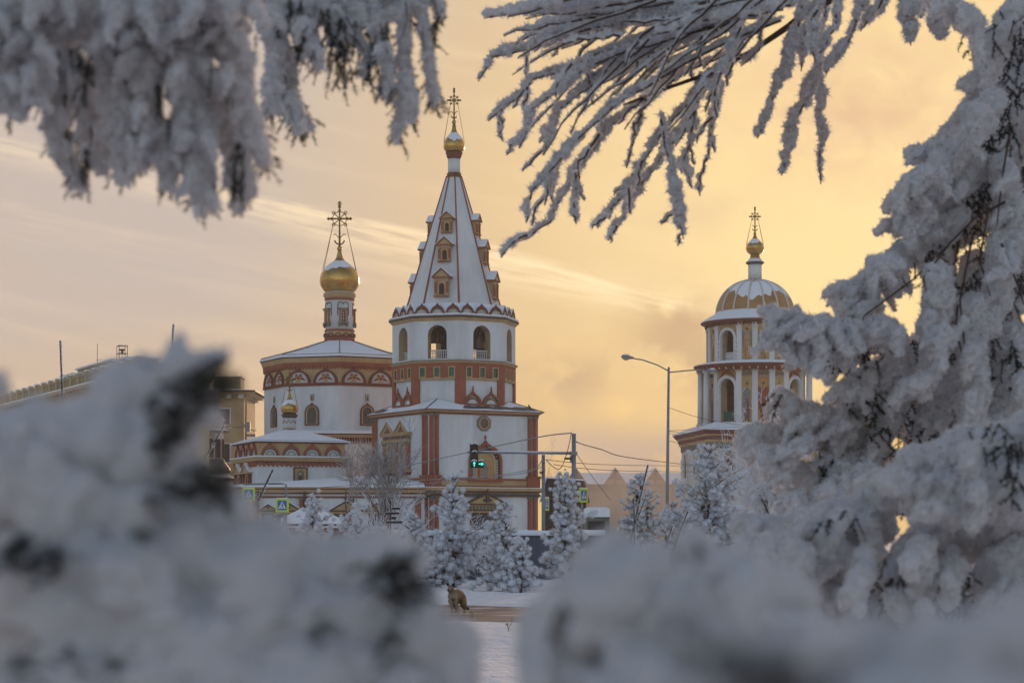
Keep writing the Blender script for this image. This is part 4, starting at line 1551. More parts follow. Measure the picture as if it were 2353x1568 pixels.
def world():
    w = bpy.data.worlds.new('World')
    SC.world = w
    w.use_nodes = True
    nt = w.node_tree
    N, L = nt.nodes, nt.links
    bg = N['Background']
    bg.inputs['Strength'].default_value = 0.1
    sky = N.new('ShaderNodeTexSky')
    sky.sky_type = 'NISHITA'
    sky.sun_disc = False
    sky.sun_elevation = R_(SUN_EL)
    sky.sun_rotation = R_(SUN_AZ)
    sky.air_density, sky.dust_density, sky.ozone_density = 1.0, 3.0, 1.5
    tc = N.new('ShaderNodeTexCoord')

    def math_(op, a, b=None, c=None, clamp=False):
        n = N.new('ShaderNodeMath')
        n.operation = op
        n.use_clamp = clamp
        for i, x in enumerate((a, b, c)):
            if x is None:
                continue
            if isinstance(x, (int, float)):
                n.inputs[i].default_value = x
            else:
                L.new(x, n.inputs[i])
        return n.outputs[0]

    def sstep(x, a, b):
        n = N.new('ShaderNodeMapRange')
        n.interpolation_type = 'SMOOTHSTEP'
        n.inputs['From Min'].default_value = a
        n.inputs['From Max'].default_value = b
        L.new(x, n.inputs['Value'])
        return n.outputs[0]

    def mix(f, a, b):
        n = N.new('ShaderNodeMix')
        n.data_type = 'RGBA'
        if isinstance(f, (int, float)):
            n.inputs[0].default_value = f
        else:
            L.new(f, n.inputs[0])
        for i, x in ((6, a), (7, b)):
            if isinstance(x, tuple):
                n.inputs[i].default_value = (*x, 1)
            else:
                L.new(x, n.inputs[i])
        return n.outputs[2]
    sep = N.new('ShaderNodeSeparateXYZ')
    L.new(tc.outputs['Generated'], sep.inputs[0])
    x, y, z = sep.outputs
    ys = math_('MAXIMUM', y, 0.05)
    a = math_('DIVIDE', x, ys)                # tangent of azimuth
    e = math_('DIVIDE', z, ys)                # tangent of elevation
    # distance from the veiled sun
    dot = N.new('ShaderNodeVectorMath')
    dot.operation = 'DOT_PRODUCT'
    L.new(tc.outputs['Generated'], dot.inputs[0])
    dot.inputs[1].default_value = SUNDIR
    sd = dot.outputs['Value']
    ang = math_('ARCCOSINE', math_('MINIMUM', sd, 0.99999))
    # thin high veil of cloud lit by the sun: colours in linear light (x10 for a strength of 0.1)
    c10 = lambda r, g, b: (r * 4.75, g * 4.75, b * 4.75)
    near = c10(1.30, .97, .45)
    midc = c10(.97, .69, .37)
    farc = c10(.675, .575, .515)
    low = c10(1.12, .67, .15)
    g1 = sstep(ang, .03, .24)
    g2 = sstep(ang, .17, .36)
    veil = mix(g2, mix(g1, near, midc), farc)
    lowf = math_('MULTIPLY', sstep(e, .135, .02), 0.62)
    lowf = math_('MULTIPLY', lowf, sstep(ang, .62, .30))
    veil = mix(lowf, veil, low)
    # cloud texture, stretched along the drift of the cirrus
    cmb = N.new('ShaderNodeCombineXYZ')
    along = math_('SUBTRACT', a, math_('MULTIPLY', e, .23))
    across = math_('ADD', e, math_('MULTIPLY', a, .23))
    L.new(math_('MULTIPLY', along, 3.0), cmb.inputs[0])
    L.new(math_('MULTIPLY', across, 34.0), cmb.inputs[1])
    n1 = N.new('ShaderNodeTexNoise')
    n1.inputs['Scale'].default_value = 1.7
    n1.inputs['Detail'].default_value = 7
    n1.inputs['Roughness'].default_value = .58
    n1.inputs['Distortion'].default_value = .6
    L.new(cmb.outputs[0], n1.inputs['Vector'])
    cir = sstep(n1.outputs['Fac'], .46, .78)
    veil = mix(math_('MULTIPLY', cir, .22), veil, c10(1.4, 1.08, .66))
    # broad soft darker patches
    cm2 = N.new('ShaderNodeCombineXYZ')
    L.new(math_('MULTIPLY', a, 8.0), cm2.inputs[0])
    L.new(math_('MULTIPLY', e, 13.0), cm2.inputs[1])
    n2 = N.new('ShaderNodeTexNoise')
    n2.inputs['Scale'].default_value = 1.0
    n2.inputs['Detail'].default_value = 8
    n2.inputs['Roughness'].default_value = .6
    L.new(cm2.outputs[0], n2.inputs['Vector'])
    pat = sstep(n2.outputs['Fac'], .5, .75)
    veil = mix(math_('MULTIPLY', pat, .25), veil, c10(.85, .58, .38))
    # one long pale streak (an old vapour trail) falling to the right
    wob = math_('MULTIPLY', math_('SUBTRACT', n1.outputs['Fac'], .5), .016)
    n3 = N.new('ShaderNodeTexNoise')
    n3.inputs['Scale'].default_value = 10.0
    n3.inputs['Detail'].default_value = 5
    L.new(cmb.outputs[0], n3.inputs['Vector'])
    ln = math_('ADD', math_('SUBTRACT', math_('ADD', e, math_('MULTIPLY', a, .232)), .1362), wob)
    up = sstep(ln, .0055, .001)
    dn = sstep(ln, -.018, .001)
    stk = math_('MULTIPLY', math_('MULTIPLY', up, dn), sstep(n3.outputs['Fac'], .25, .62))
    stk = math_('MULTIPLY', stk, sstep(a, .125, .06))
    stk = math_('MULTIPLY', stk, math_('ADD', .5, math_('MULTIPLY', sstep(a, -.2, -.06), .5)))
    veil = mix(math_('MULTIPLY', stk, .62), veil, c10(1.5, 1.17, .72))
    # drifting steam, low in the right half
    cm4 = N.new('ShaderNodeCombineXYZ')
    L.new(math_('MULTIPLY', a, 38.0), cm4.inputs[0])
    L.new(math_('MULTIPLY', e, 46.0), cm4.inputs[1])
    n4 = N.new('ShaderNodeTexNoise')
    n4.inputs['Scale'].default_value = 1.0
    n4.inputs['Detail'].default_value = 7
    n4.inputs['Roughness'].default_value = .55
    n4.inputs['Distortion'].default_value = .4
    L.new(cm4.outputs[0], n4.inputs['Vector'])
    def puff(a0, e0, sa, se, lo, hi):
        d1 = math_('POWER', math_('DIVIDE', math_('SUBTRACT', a, a0), sa), 2.0)
        d2 = math_('POWER', math_('DIVIDE', math_('SUBTRACT', e, e0), se), 2.0)
        g = math_('POWER', 2.71828, math_('MULTIPLY', math_('ADD', d1, d2), -1.0))
        return math_('MULTIPLY', g, sstep(n4.outputs['Fac'], lo, hi))
    for (a0, e0, sa, se, lo, hi, f, c) in (
            (.175, .215, .060, .040, .20, .70, .80, (.93, .585, .36)), (.09, .16, .035, .012, .30, .70, .40, (.90, .64, .40)),
            (.075, .093, .024, .024, .38, .58, .80, (.74, .48, .26)), (.028, .078, .026, .016, .36, .58, .80, (.74, .49, .27)),
            (.105, .086, .018, .014, .34, .58, .80, (.68, .44, .25)), (.088, .106, .014, .012, .34, .58, .70, (.74, .47, .26)),
            (.040, .044, .040, .012, .26, .50, .85, (.74, .54, .38)), (.075, .036, .040, .015, .26, .50, .90, (.72, .53, .39)),
            (.060, .063, .018, .010, .36, .58, .75, (1.30, .86, .30)), (.035, .095, .030, .010, .42, .62, .45, (1.30, .90, .38))):
        veil = mix(math_('MULTIPLY', puff(a0, e0, sa, se, lo, hi), f), veil, c10(*c))
    # veil only fills the sunward half; elsewhere the plain sky
    fr = sstep(sd, .30, .86)
    back = N.new('ShaderNodeMix')
    back.data_type = 'RGBA'
    back.blend_type = 'MULTIPLY'
    back.inputs[0].default_value = 1.0
    L.new(sky.outputs[0], back.inputs[6])
    back.inputs[7].default_value = (*BACKTINT, 1)
    col = mix(fr, back.outputs[2], veil)
    L.new(col, bg.inputs['Color'])


SUNDIR = Vector((math.sin(R_(SUN_AZ)) * math.cos(R_(SUN_EL)), math.cos(R_(SUN_AZ)) * math.cos(R_(SUN_EL)), math.sin(R_(SUN_EL))))
BACKTINT = (2.16, 1.82, 1.72)
HAZE_D = .00045
world()
sl = bpy.data.lights.new('sun', 'SUN')
sl.energy = 1.5
sl.angle = R_(4)
sl.color = (1.0, 0.62, 0.34)
so = bpy.data.objects.new('sun', sl)
COL.objects.link(so)
so.rotation_euler = SUNDIR.to_track_quat('Z', 'Y').to_euler()
so.location = (20, -10, 40)
SC.view_settings.view_transform = 'Standard'
SC.view_settings.look = 'None'
SC.view_settings.exposure = 0.9
SC.view_settings.gamma = 1
SC.render.engine = 'CYCLES'
SC.cycles.use_denoising = True
SC.cycles.max_bounces = 6
SC.cycles.diffuse_bounces = 3
SC.cycles.transmission_bounces = 3
SC.cycles.volume_bounces = 0
SC.cycles.volume_step_rate = 4.0
SC.cycles.volume_max_steps = 64
SC.cycles.sample_clamp_indirect = 4
SC.cycles.caustics_reflective = False
SC.cycles.caustics_refractive = False


# =================================================================== NOISE (vectorised gradient noise)
_rs = np.random.RandomState(7)
_perm = _rs.permutation(256)
_perm = np.concatenate([_perm, _perm, _perm])
_grad = _rs.normal(size=(256, 3))
_grad /= np.linalg.norm(_grad, axis=1)[:, None]


def pnoise(p):
    p = np.asarray(p, float)
    i = np.floor(p).astype(int)
    f = p - i
    i &= 255
    u = f * f * f * (f * (f * 6 - 15) + 10)
    out = 0
    for dx in (0, 1):
        for dy in (0, 1):
            for dz in (0, 1):
                h = _perm[_perm[_perm[(i[:, 0] + dx) & 255] + ((i[:, 1] + dy) & 255)] + ((i[:, 2] + dz) & 255)]
                g = _grad[h]
                d = (g * (f - np.array([dx, dy, dz]))).sum(1)
                w = (u[:, 0] if dx else 1 - u[:, 0]) * (u[:, 1] if dy else 1 - u[:, 1]) * (u[:, 2] if dz else 1 - u[:, 2])
                out = out + w * d
    return out * 1.6


def np_mesh(name, V, Fq, mats, mi=None, smooth=None, parent=None):
    """fast mesh from numpy arrays; Fq = list of (faces array (n,3|4))"""
    me = bpy.data.meshes.new(name)
    V = np.ascontiguousarray(V, dtype=np.float32)
    me.vertices.add(len(V))
    me.vertices.foreach_set('co', V.ravel())
    li = np.concatenate([f.ravel() for f in Fq]).astype(np.int32)
    tot = np.concatenate([np.full(len(f), f.shape[1], np.int32) for f in Fq])
    st = np.concatenate([[0], np.cumsum(tot)[:-1]]).astype(np.int32)
    me.loops.add(len(li))
    me.loops.foreach_set('vertex_index', li)
    me.polygons.add(len(tot))
    me.polygons.foreach_set('loop_start', st)
    me.polygons.foreach_set('loop_total', tot)
    for m in mats:
        me.materials.append(m)
    if mi is not None:
        me.polygons.foreach_set('material_index', np.asarray(mi, np.int32))
    if smooth is not None:
        me.polygons.foreach_set('use_smooth', np.asarray(smooth, bool))
    me.update(calc_edges=True)
    me.validate()
    return link(name, me, parent)


def unit(a):
    return a / (np.linalg.norm(a, axis=-1, keepdims=True) + 1e-12)


def spikes(p, d, ln, wd, rs):
    """one thin triangle per row: base at p, pointing along d"""
    n = len(p)
    e = unit(np.cross(d, rs.normal(size=(n, 3))))
    V = np.empty((n, 3, 3))
    V[:, 0] = p - e * wd[:, None]
    V[:, 1] = p + e * wd[:, None]
    V[:, 2] = p + d * ln[:, None]
    return V.reshape(-1, 3), np.arange(3 * n).reshape(-1, 3)


def ico(sub):
    b = bmesh.new()
    bmesh.ops.create_icosphere(b, subdivisions=sub, radius=1)
    b.verts.ensure_lookup_table()
    v = np.array([x.co[:] for x in b.verts])
    f = np.array([[q.index for q in t.verts] for t in b.faces])
    b.free()
    return v, f


ICO1, ICO2 = ico(1), ico(2)


# =================================================================== GROUND
def ground():
    xs = np.concatenate([[-740, -500, -300, -120, -60, -30], np.linspace(-14, 14, 140), [30, 60, 120, 300, 500, 740]])
    ys = np.concatenate([[-300, -60, -20, 0], np.linspace(8, 90, 300), [110, 140, 200, 300, 500, 700, 940]])
    X, Y = np.meshgrid(xs, ys)
    p = np.stack([X.ravel(), Y.ravel(), np.zeros(X.size)], 1)
    h = .06 * pnoise(p * .35) + .045 * pnoise(p * 1.3 + 9) + .04 * np.abs(pnoise(p * 2.6 + 4))
    # shallow footprints
    rs = np.random.RandomState(5)
    for _ in range(260):
        c = np.array([rs.uniform(-7, 7), rs.uniform(18, 66)])
        r = rs.uniform(.10, .22)
        d2 = ((p[:, 0] - c[0]) / r) ** 2 + ((p[:, 1] - c[1]) / (r * 1.5)) ** 2
        h -= .075 * np.exp(-d2)
    mask = np.clip((90 - p[:, 1]) / 10, 0, 1) * np.clip((p[:, 1] - 6) / 3, 0, 1)
    yc0, yc1 = path_edges(p[:, 0])
    wob = .25 * pnoise(p * .8 + 3)
    inside = np.minimum(p[:, 1] - yc0 + wob, yc1 - p[:, 1] + wob)
    t = np.clip(.5 - inside / .5, 0, 1)
    t = t * t * (3 - 2 * t)
    near = np.clip((yc0 + .3 - p[:, 1]) / 7.0, 0, 1)          # the snow thins out towards the kerb
    flat = np.where(p[:, 1] < yc0 + 3, .12 + .88 * near, 1.0)
    p[:, 2] = (h * mask + .05) * t * flat - .02 * (1 - t)
    nx, ny = len(xs), len(ys)
    i = np.arange(nx * ny).reshape(ny, nx)
    f = np.stack([i[:-1, :-1], i[:-1, 1:], i[1:, 1:], i[1:, :-1]], -1).reshape(-1, 4)
    o = np_mesh('ground', p, [f], [SNOWG], smooth=np.ones(len(f)))
    struct(o)
    mb = MB()
    xs2 = np.linspace(-12, 14, 27)
    q = []
    for x in xs2:
        a, b = path_edges(np.array([x]))
        q.append([(x, a[0] + 2.4, 0.0), (x, b[0] + .3, 0.0)])
    vs = [v for r in q for v in r]
    mb.add(vs, [(2 * j, 2 * j + 2, 2 * j + 3, 2 * j + 1) for j in range(len(xs2) - 1)], PAVING)
    o = mb.build('path', None, False)
    struct(o)
    mb = MB()
    for j in range(len(xs2) - 1):
        x0, x1 = xs2[j], xs2[j + 1]
        a0, a1 = path_edges(np.array([x0, x1]))[0]
        mb.rings([[(x0, a0 - .1, -.1), (x0, a0 + 2.4, -.1), (x0, a0 + 2.4, .012), (x0, a0 - .1, .012)], [(x1 - .01, a1 - .1, -.1), (x1 - .01, a1 + 2.4, -.1), (x1 - .01, a1 + 2.4, .012), (x1 - .01, a1 - .1, .012)]], KERB)
    o = mb.build('kerb', None)
    struct(o)


def path_edges(x):
    return 36.2 - .55 * (x + 1) + 0 * x, 44.0 - .75 * (x + 1)


def paving_mat():
    m = mat('brick_paving_pattern', (0.2, 0.13, 0.105), .85, var=0)
    nt = m.node_tree
    b = nt.nodes['Principled BSDF']
    br = nt.nodes.new('ShaderNodeTexBrick')
    br.inputs['Scale'].default_value = 4.0
    br.inputs['Color1'].default_value = (.21, .135, .105, 1)
    br.inputs['Color2'].default_value = (.165, .108, .088, 1)
    br.inputs['Mortar'].default_value = (.27, .23, .21, 1)
    br.inputs['Mortar Size'].default_value = .012
    tc = nt.nodes.new('ShaderNodeTexCoord')
    nt.links.new(tc.outputs['Object'], br.inputs['Vector'])
    n = nt.nodes.new('ShaderNodeTexNoise')
    n.inputs['Scale'].default_value = 1.1
    n.inputs['Detail'].default_value = 7
    nt.links.new(tc.outputs['Object'], n.inputs['Vector'])
    r = nt.nodes.new('ShaderNodeValToRGB')
    r.color_ramp.elements[0].position = .52
    r.color_ramp.elements[1].position = .72
    nt.links.new(n.outputs['Fac'], r.inputs['Fac'])
    mx = nt.nodes.new('ShaderNodeMix')
    mx.data_type = 'RGBA'
    nt.links.new(r.outputs['Color'], mx.inputs[0])
    nt.links.new(br.outputs['Color'], mx.inputs[6])
    mx.inputs[7].default_value = (.55, .55, .57, 1)
    nt.links.new(mx.outputs[2], b.inputs['Base Color'])
    return m


PAVING = paving_mat()
SNOWG = mat('trodden_snow', (0.83, 0.83, 0.86), .85, var=.07, scale=1.3, bump=1.0, bscale=5, spec=.2)
KERB = mat('grey_kerb_stone', (.13, .13, .13), .9, var=.2, scale=6, col2=(.07, .07, .07))
ground()
# =================================================================== STREET THINGS
def gate_house():
    D = 105.0
    k = D / F
    T = thing('kiosk', 'low kiosk with a snow covered hipped roof below the gallery', 'kiosk', ((712 - HU) * k, D, 0))
    z = lambda v: EYE + (HV - v) * k
    M = FM(0, 14)
    w, d = 88 * k, 2.4
    mb = MB()
    mb.box(-w * .92, w * .92, -d * .9, d * .9, 0, z(1215), TERRA, M)
    mb.build('wall', T)
    mb = MB()
    r = lambda ww, dd, v: [M @ Vector(p) for p in ((-ww, -dd, z(v)), (ww, -dd, z(v)), (ww, dd, z(v)), (-ww, dd, z(v)))]
    mb.rings([r(w, d, 1215), r(w * 1.05, d * 1.08, 1212)], DRED)
    mb.build('eaves', T)
    mb = MB()
    mb.rings([r(w * 1.06, d * 1.1, 1211.9), r(w * 1.05, d * 1.08, 1206), r(w * .6, d * .55, 1186), r(.5, .05, 1168)], SNOW)
    rf = mb.build('roof_snow', T)
    mb = MB()
    a = r(w * 1.075, d * 1.12, 1205)
    mb.tube(a + [a[0]], .05, 5, ROOFD)
    mb.build('gutter', T)
    for s in (-1, 1):
        mb = MB()
        mb.box(s * w * .45 - .5, s * w * .45 + .5, -d * .93, -d * .9 + .02, .9, 1.6, GLASS, M)
        mb.build('window', T)


gate_house()


def market():
    D = 300.0
    k = D / F
    T = thing('market_hall', 'misty tan market hall with a row of steep snowy gables', 'market hall', ((1440 - HU) * k, D, 0))
    z = lambda v: EYE + (HV - v) * k
    u = lambda x: (x - 1440) * k
    mb = MB()
    mb.box(u(1318), u(1600), 0, 16, 0, z(1122), TAN2)
    mb.build('wall', T)
    mb = MB()
    mb.box(u(1312), u(1606), -1.2, 16.5, z(1126), z(1112), WOOD)
    mb.build('fascia', T)
    mb = MB()
    mb.rings([[(u(1311), -1.4, z(1111.8)), (u(1607), -1.4, z(1111.8)), (u(1607), 17, z(1111.8)), (u(1311), 17, z(1111.8))],
              [(u(1320), 7, z(1082)), (u(1598), 7, z(1082)), (u(1598), 9, z(1082)), (u(1320), 9, z(1082))]], SNOW)
    rf = mb.build('roof', T)
    for c in (1322, 1412, 1503, 1590):
        M = Matrix.Translation((u(c), -1.8, z(1112)))
        mb = MB()
        w, h = 27 * k, 37 * k
        mb.prism([(-w, 0), (w, 0), (0, h)], 0, .4, TERRA, M)
        for s in (-1, 1):
            mb.prism([(s * w, 0), (0, h), (0, h * 1.05), (s * w * 1.06, 0)][::s], -.4, 9, SNOW, M)
        mb.tube([M @ Vector((-w * .5, -.1, h * .35)), M @ Vector((w * .5, -.1, h * .35))], .12, 4, WOOD)
        mb.tube([M @ Vector((0, -.1, 0)), M @ Vector((0, -.1, h * .9))], .12, 4, WOOD)
        mb.build('gable', rf)
    for x in (1330, 1350, 1410, 1425, 1446, 1470, 1500, 1520, 1545):
        mb = MB()
        wd = 11 if x in (1410, 1446, 1500) else 4
        mb.box(u(x - wd * .5), u(x + wd * .5), -1.0, .1, 0, z(1122), WOOD)
        mb.build('pillar', T)
    mb = MB()
    mb.box(u(1318), u(1600), -.3, .05, 0, z(1200), WOOD)
    mb.build('counter', T)


TAN2 = mat('market_wall', (0.34, 0.20, 0.12), .85, var=.1)
market()


def dark_shed():
    D = 120.0
    k = D / F
    T = thing('shed', 'dark brown timber shed with steep roof behind the gantry post', 'shed', ((1275 - HU) * k, D, 0))
    z = lambda v: EYE + (HV - v) * k
    M = FM(0, -20)
    w = 26 * k
    mb = MB()
    mb.box(-w, w, 0, 4, 0, z(1150), WOOD, M)
    mb.build('wall', T)
    mb = MB()
    mb.prism([(-w * 1.2, z(1152)), (w * 1.25, z(1152)), (w * .7, z(1100)), (-w * .6, z(1098))], -.3, 4.2, WOOD, M)
    for j in range(6):
        v = 1146 - j * 8
        mb.box(-w * .9, w * (1.1 - j * .06), -.36, -.28, z(v), z(v - 5), BROWN, M)
    mb.build('roof', T)
    mb = MB()
    mb.prism([(-w * 1.3, z(1152)), (-w * 1.2, z(1152)), (-w * .6, z(1097)), (-w * .66, z(1095))], -.4, 4.3, SNOW, M)
    mb.prism([(-w * .66, z(1098)), (w * .72, z(1100)), (w * .72, z(1096.5)), (-w * .66, z(1094.5))], -.35, 4.25, SNOW, M)
    mb.build('roof_snow', T)


dark_shed()


def stall():
    D = 112.0
    k = D / F
    T = thing('stall', 'small pale stall with a thick flat snow roof right of the crossing sign', 'stall', ((1372 - HU) * k, D, 0))
    z = lambda v: EYE + (HV - v) * k
    w = 28 * k
    mb = MB()
    mb.box(-w, w, 0, 2.4, 0, z(1189), GREYS)
    mb.box(-w * .8, w * .6, -.03, 0, .9, z(1196), DARK)
    mb.build('wall', T)
    mb = MB()
    mb.box(-w * 1.02, w * 1.02, -.1, 2.5, z(1189), z(1187), BROWN)
    mb.build('eaves', T)
    mb = MB()
    mb.rings([[(-w * 1.02, -.12, z(1187) + .004), (w * 1.02, -.12, z(1187) + .004), (w * 1.02, 2.5, z(1187)), (-w * 1.02, 2.5, z(1187))],
              [(-w * 1.0, -.12, z(1168)), (w * 1.0, -.12, z(1168)), (w * 1.0, 2.5, z(1168)), (-w * 1.0, 2.5, z(1168))],
              [(-w * .8, .2, z(1164)), (w * .8, .2, z(1164)), (w * .8, 2.2, z(1164)), (-w * .8, 2.2, z(1164))]], SNOW)
    mb.build('roof_snow', T)


stall()


def street_lamp():
    D = 100.0
    k = D / F
    T = thing('street_lamp', 'tall grey double-armed street lamp in front of the round tower', 'street lamp', ((1531 - HU) * k, D, 0))
    z = lambda v: EYE + (HV - v) * k
    u = lambda x: (x - 1531) * k
    mb = MB()
    mb.tube([(0, 0, 0), (u(1533), 0, z(1100)), (u(1536), 0, z(843))], [4.4 * k, 3.8 * k, 2.6 * k], 10, STEEL)
    mb.build('pole', T)
    mb = MB()
    mb.tube([(u(1536), 0, z(852)), (u(1510), 0, z(838)), (u(1475), 0, z(826)), (u(1455), 0, z(823))], 1.5 * k, 8, STEEL)
    mb.build('arm', T)
    mb = MB()
    mb.tube([(u(1536), 0, z(855)), (u(1565), 0, z(852)), (u(1600), 0, z(849)), (u(1622), 0, z(850))], 1.5 * k, 8, STEEL)
    mb.build('arm', T)
    for x, v, s in ((1440, 820, -1), (1634, 852, 1)):
        mb = MB()
        c = Vector((u(x), 0, z(v)))
        dr = Vector((s * 1.0, 0, .12 if s < 0 else -.05)).normalized()
        mb.tube([c - dr * 16 * k, c - dr * 8 * k, c, c + dr * 8 * k, c + dr * 13 * k], [2.2 * k, 3.6 * k, 6.2 * k, 6 * k, 2 * k], 12, STEEL)
        hd = mb.build('lamp_head', T)
        mb = MB()
        mb.ball(c + dr * 2 * k + Vector((0, 0, -3.2 * k)), 6 * k, LAMPG, None, 1.2, .75, 12)
        mb.build('lens', hd)
        mb = MB()
        mb.ball(c + dr * 2 * k + Vector((0, 0, 4.6 * k)), 5.6 * k, SNOW, None, 1.3, .45, 12)
        mb.build('snow_cap', hd)


LAMPG = mat('frosted_lamp_lens', (0.55, 0.45, 0.28), .25, var=.1, trans=.3)
street_lamp()


def gantry():
    D = 70.0
    k = D / F
    T = thing('traffic_gantry', 'grey steel traffic gantry with long horizontal arm and two posts', 'traffic gantry', ((1318 - HU) * k, D, 0))
    z = lambda v: EYE + (HV - v) * k
    u = lambda x: (x - 1318) * k
    mb = MB()
    mb.tube([(0, 0, 0), (0, 0, z(996))], [5.6 * k, 5 * k], 14, STEEL)
    mb.tube([(0, 0, z(996)), (0, 0, z(994.5))], [5.4 * k, 4 * k], 14, SNOW)
    mb.build('post', T)
    mb = MB()
    mb.tube([(u(1248), .02, 0), (u(1248), .02, z(1044))], [4.4 * k, 4 * k], 12, STEEL)
    mb.box(u(1243), u(1252), -.1, .12, z(1062), z(1056), STEEL)
    mb.build('post', T)
    mb = MB()
    mb.tube([(u(1313.5), 0, z(1041)), (u(1074), 0, z(1038.5))], 2.6 * k, 10, STEEL)
    mb.box(u(1310), u(1326), -.1, .1, z(1045), z(1037), STEEL)
    mb.build('arm', T)
    mb = MB()
    mb.tube([(u(1312), -.01, z(1038.0)), (u(1080), -.01, z(1035.8))], 1.5 * k, 8, SNOW)
    mb.build('arm_snow', T)
    mb = MB()
    mb.box(u(1296), u(1312), -.09, .02, z(1055), z(1050.5), BLACKP)
    mb.box(u(1309), u(1313), -.06, .02, z(1062), z(1046), STEEL)
    mb.build('detector', T)
    mb = MB()
    mb.box(u(1239), u(1247), -.2, -.05, z(1087), z(1083), BLACKP)
    mb.build('camera_box', T)


gantry()


def traffic_light():
    D = 69.7
    k = D / F
    T = thing('traffic_light', 'black traffic light with lit green arrows hanging on the gantry arm', 'traffic light', ((1091 - HU) * k, D, 0))
    z = lambda v: EYE + (HV - v) * k
    u = lambda x: (x - 1091) * k
    mb = MB()
    mb.box(u(1080), u(1098), 0, .16, z(1074), z(1020), BLACKP)
    mb.box(u(1098), u(1111), .01, .15, z(1074), z(1058), BLACKP)
    mb.box(u(1078.5), u(1080.5), .03, .12, z(1075), z(1017), STEEL)
    mb.build('housing', T)
    for (x, v, lit, d) in ((1090, 1026, 0, 0), (1090, 1044, 0, 0), (1089, 1065, 1, 0), (1105, 1065, 1, 1)):
        r = 7.3 * k
        mb = MB()
        n = 14
        ring_o = [(u(x) + r * math.cos(2 * math.pi * i / n), z(v) + r * math.sin(2 * math.pi * i / n)) for i in range(n)]
        mb.rings([[(a, 0.0, b) for a, b in ring_o], [(a, -.16 if b > z(v) - .3 * r else -.03, b) for a, b in ring_o]], BLACKP, None, False, False)
        vis = mb.build('visor', T)
        mb = MB()
        mb.prism([(u(x) + p[0], z(v) + p[1]) for p in circle(r * .95, 16)], -.012, 0, LENS)
        ln = mb.build('lens', T)
        mb = MB()
        top = [(u(x) + r * 1.04 * math.cos(t), z(v) + r * 1.04 * math.sin(t)) for t in [R_(a) for a in range(35, 146, 10)]]
        mb.rings([[(a, -.15, b) for a, b in top] + [(a, -.15, b + .035) for a, b in reversed(top)],
                  [(a, 0.0, b) for a, b in top] + [(a, 0.0, b + .05) for a, b in reversed(top)]], SNOW)
        mb.build('snow_cap', vis)
        if lit:
            sh = [(-.13, -.75), (.13, -.75), (.13, .1), (.5, .1), (0, .8), (-.5, .1), (-.13, .1)]
            if d:
                sh = [(b, -a) for a, b in sh]
            else:
                sh = [(a * .75 + .06, b) for a, b in sh]
            mb = MB()
            mb.prism([(u(x) + a * r, z(v) + b * r) for a, b in sh], -.022, -.012, GREENL)
            mb.build('green_arrow', ln)


LENS = mat('dark_signal_lens', (.02, .028, .028), .2, var=0)
GREENL = mat('lit_green_signal', (0.02, .5, .3), .5, var=0, emit=(.03, 1.0, .55, 1.5))
traffic_light()


def crossing_sign(u0, v0, half, D, yaw, label, depth_pole=True, group='pedestrian crossing signs', px=None):
    k = D / F
    T = thing('crossing_sign', label, 'road sign', ((u0 - HU) * k, D, 0), group)
    z0 = EYE + (HV - v0) * k
    M = FM(0, yaw, z0)
    h = half * k
    mb = MB()
    mb.box(-h, h, 0, .03, -h, h, SIGNY, M)
    bd = mb.build('board', T)
    mb = MB()
    mb.box(-h * .68, h * .68, -.006, 0, -h * .72, h * .72, SIGNB, M)
    mb.prism([(-h * .58, -h * .5), (h * .58, -h * .5), (0, h * .62)], -.011, -.005, SIGNW, M)
    g = h
    y0, y1 = -.016, -.010
    mb.prism(circle(g * .085, 12, .02 * g, .27 * g), y0, y1, BLACKP, M)
    mb.prism([(-.07 * g, .15 * g), (.08 * g, .16 * g), (.1 * g, -.08 * g), (-.04 * g, -.1 * g)], y0, y1, BLACKP, M)
    mb.prism([(-.04 * g, -.09 * g), (.04 * g, -.09 * g), (-.1 * g, -.27 * g), (-.24 * g, -.42 * g), (-.3 * g, -.38 * g), (-.17 * g, -.24 * g)][::-1], y0 - .001, y1, BLACKP, M)
    mb.prism([(.02 * g, -.09 * g), (.1 * g, -.08 * g), (.16 * g, -.22 * g), (.24 * g, -.42 * g), (.16 * g, -.44 * g), (.08 * g, -.24 * g)][::-1], y0 - .002, y1, BLACKP, M)
    mb.prism([(-.06 * g, .14 * g), (-.08 * g, .02 * g), (-.2 * g, -.04 * g), (-.22 * g, .0), (-.13 * g, .05 * g)], y0 - .003, y1, BLACKP, M)
    mb.prism([(.07 * g, .14 * g), (.12 * g, .02 * g), (.22 * g, -.01 * g), (.22 * g, .03 * g), (.15 * g, .06 * g)][::-1], y0 - .004, y1, BLACKP, M)
    for j in range(5):
        x = (-.44 + .2 * j) * g
        mb.box(x, x + .1 * g, y0 - .005, y1, -.5 * g, -.44 * g, BLACKP, M)
    mb.build('pictogram', bd)
    mb = MB()
    px = 0 if px is None else px * k
    mb.tube([M @ Vector((px, .10, -z0)), M @ Vector((px, .10, h * 1.05))], .045, 8, STEEL)
    mb.build('pole', T)
    mb = MB()
    mb.box(-h * .9, h * .9, -.01, .05, h, h * 1.12, SNOW, M)
    mb.build('snow_cap', T)


crossing_sign(571, 1135, 14.5, 98, 6, 'square crossing sign with fluorescent border, leftmost, beside the slanting frosted shoot')
crossing_sign(648, 1160, 15.5, 96, -4, 'square crossing sign with fluorescent border in front of the kiosk roof', px=3)
crossing_sign(1341, 1137, 16, 88, 52, 'crossing sign half turned away beside the frosted pine and misty market hall')
crossing_sign(1256, 1157, 15, 84, 68, 'crossing sign seen nearly edge-on at the gantry short post', px=-4)


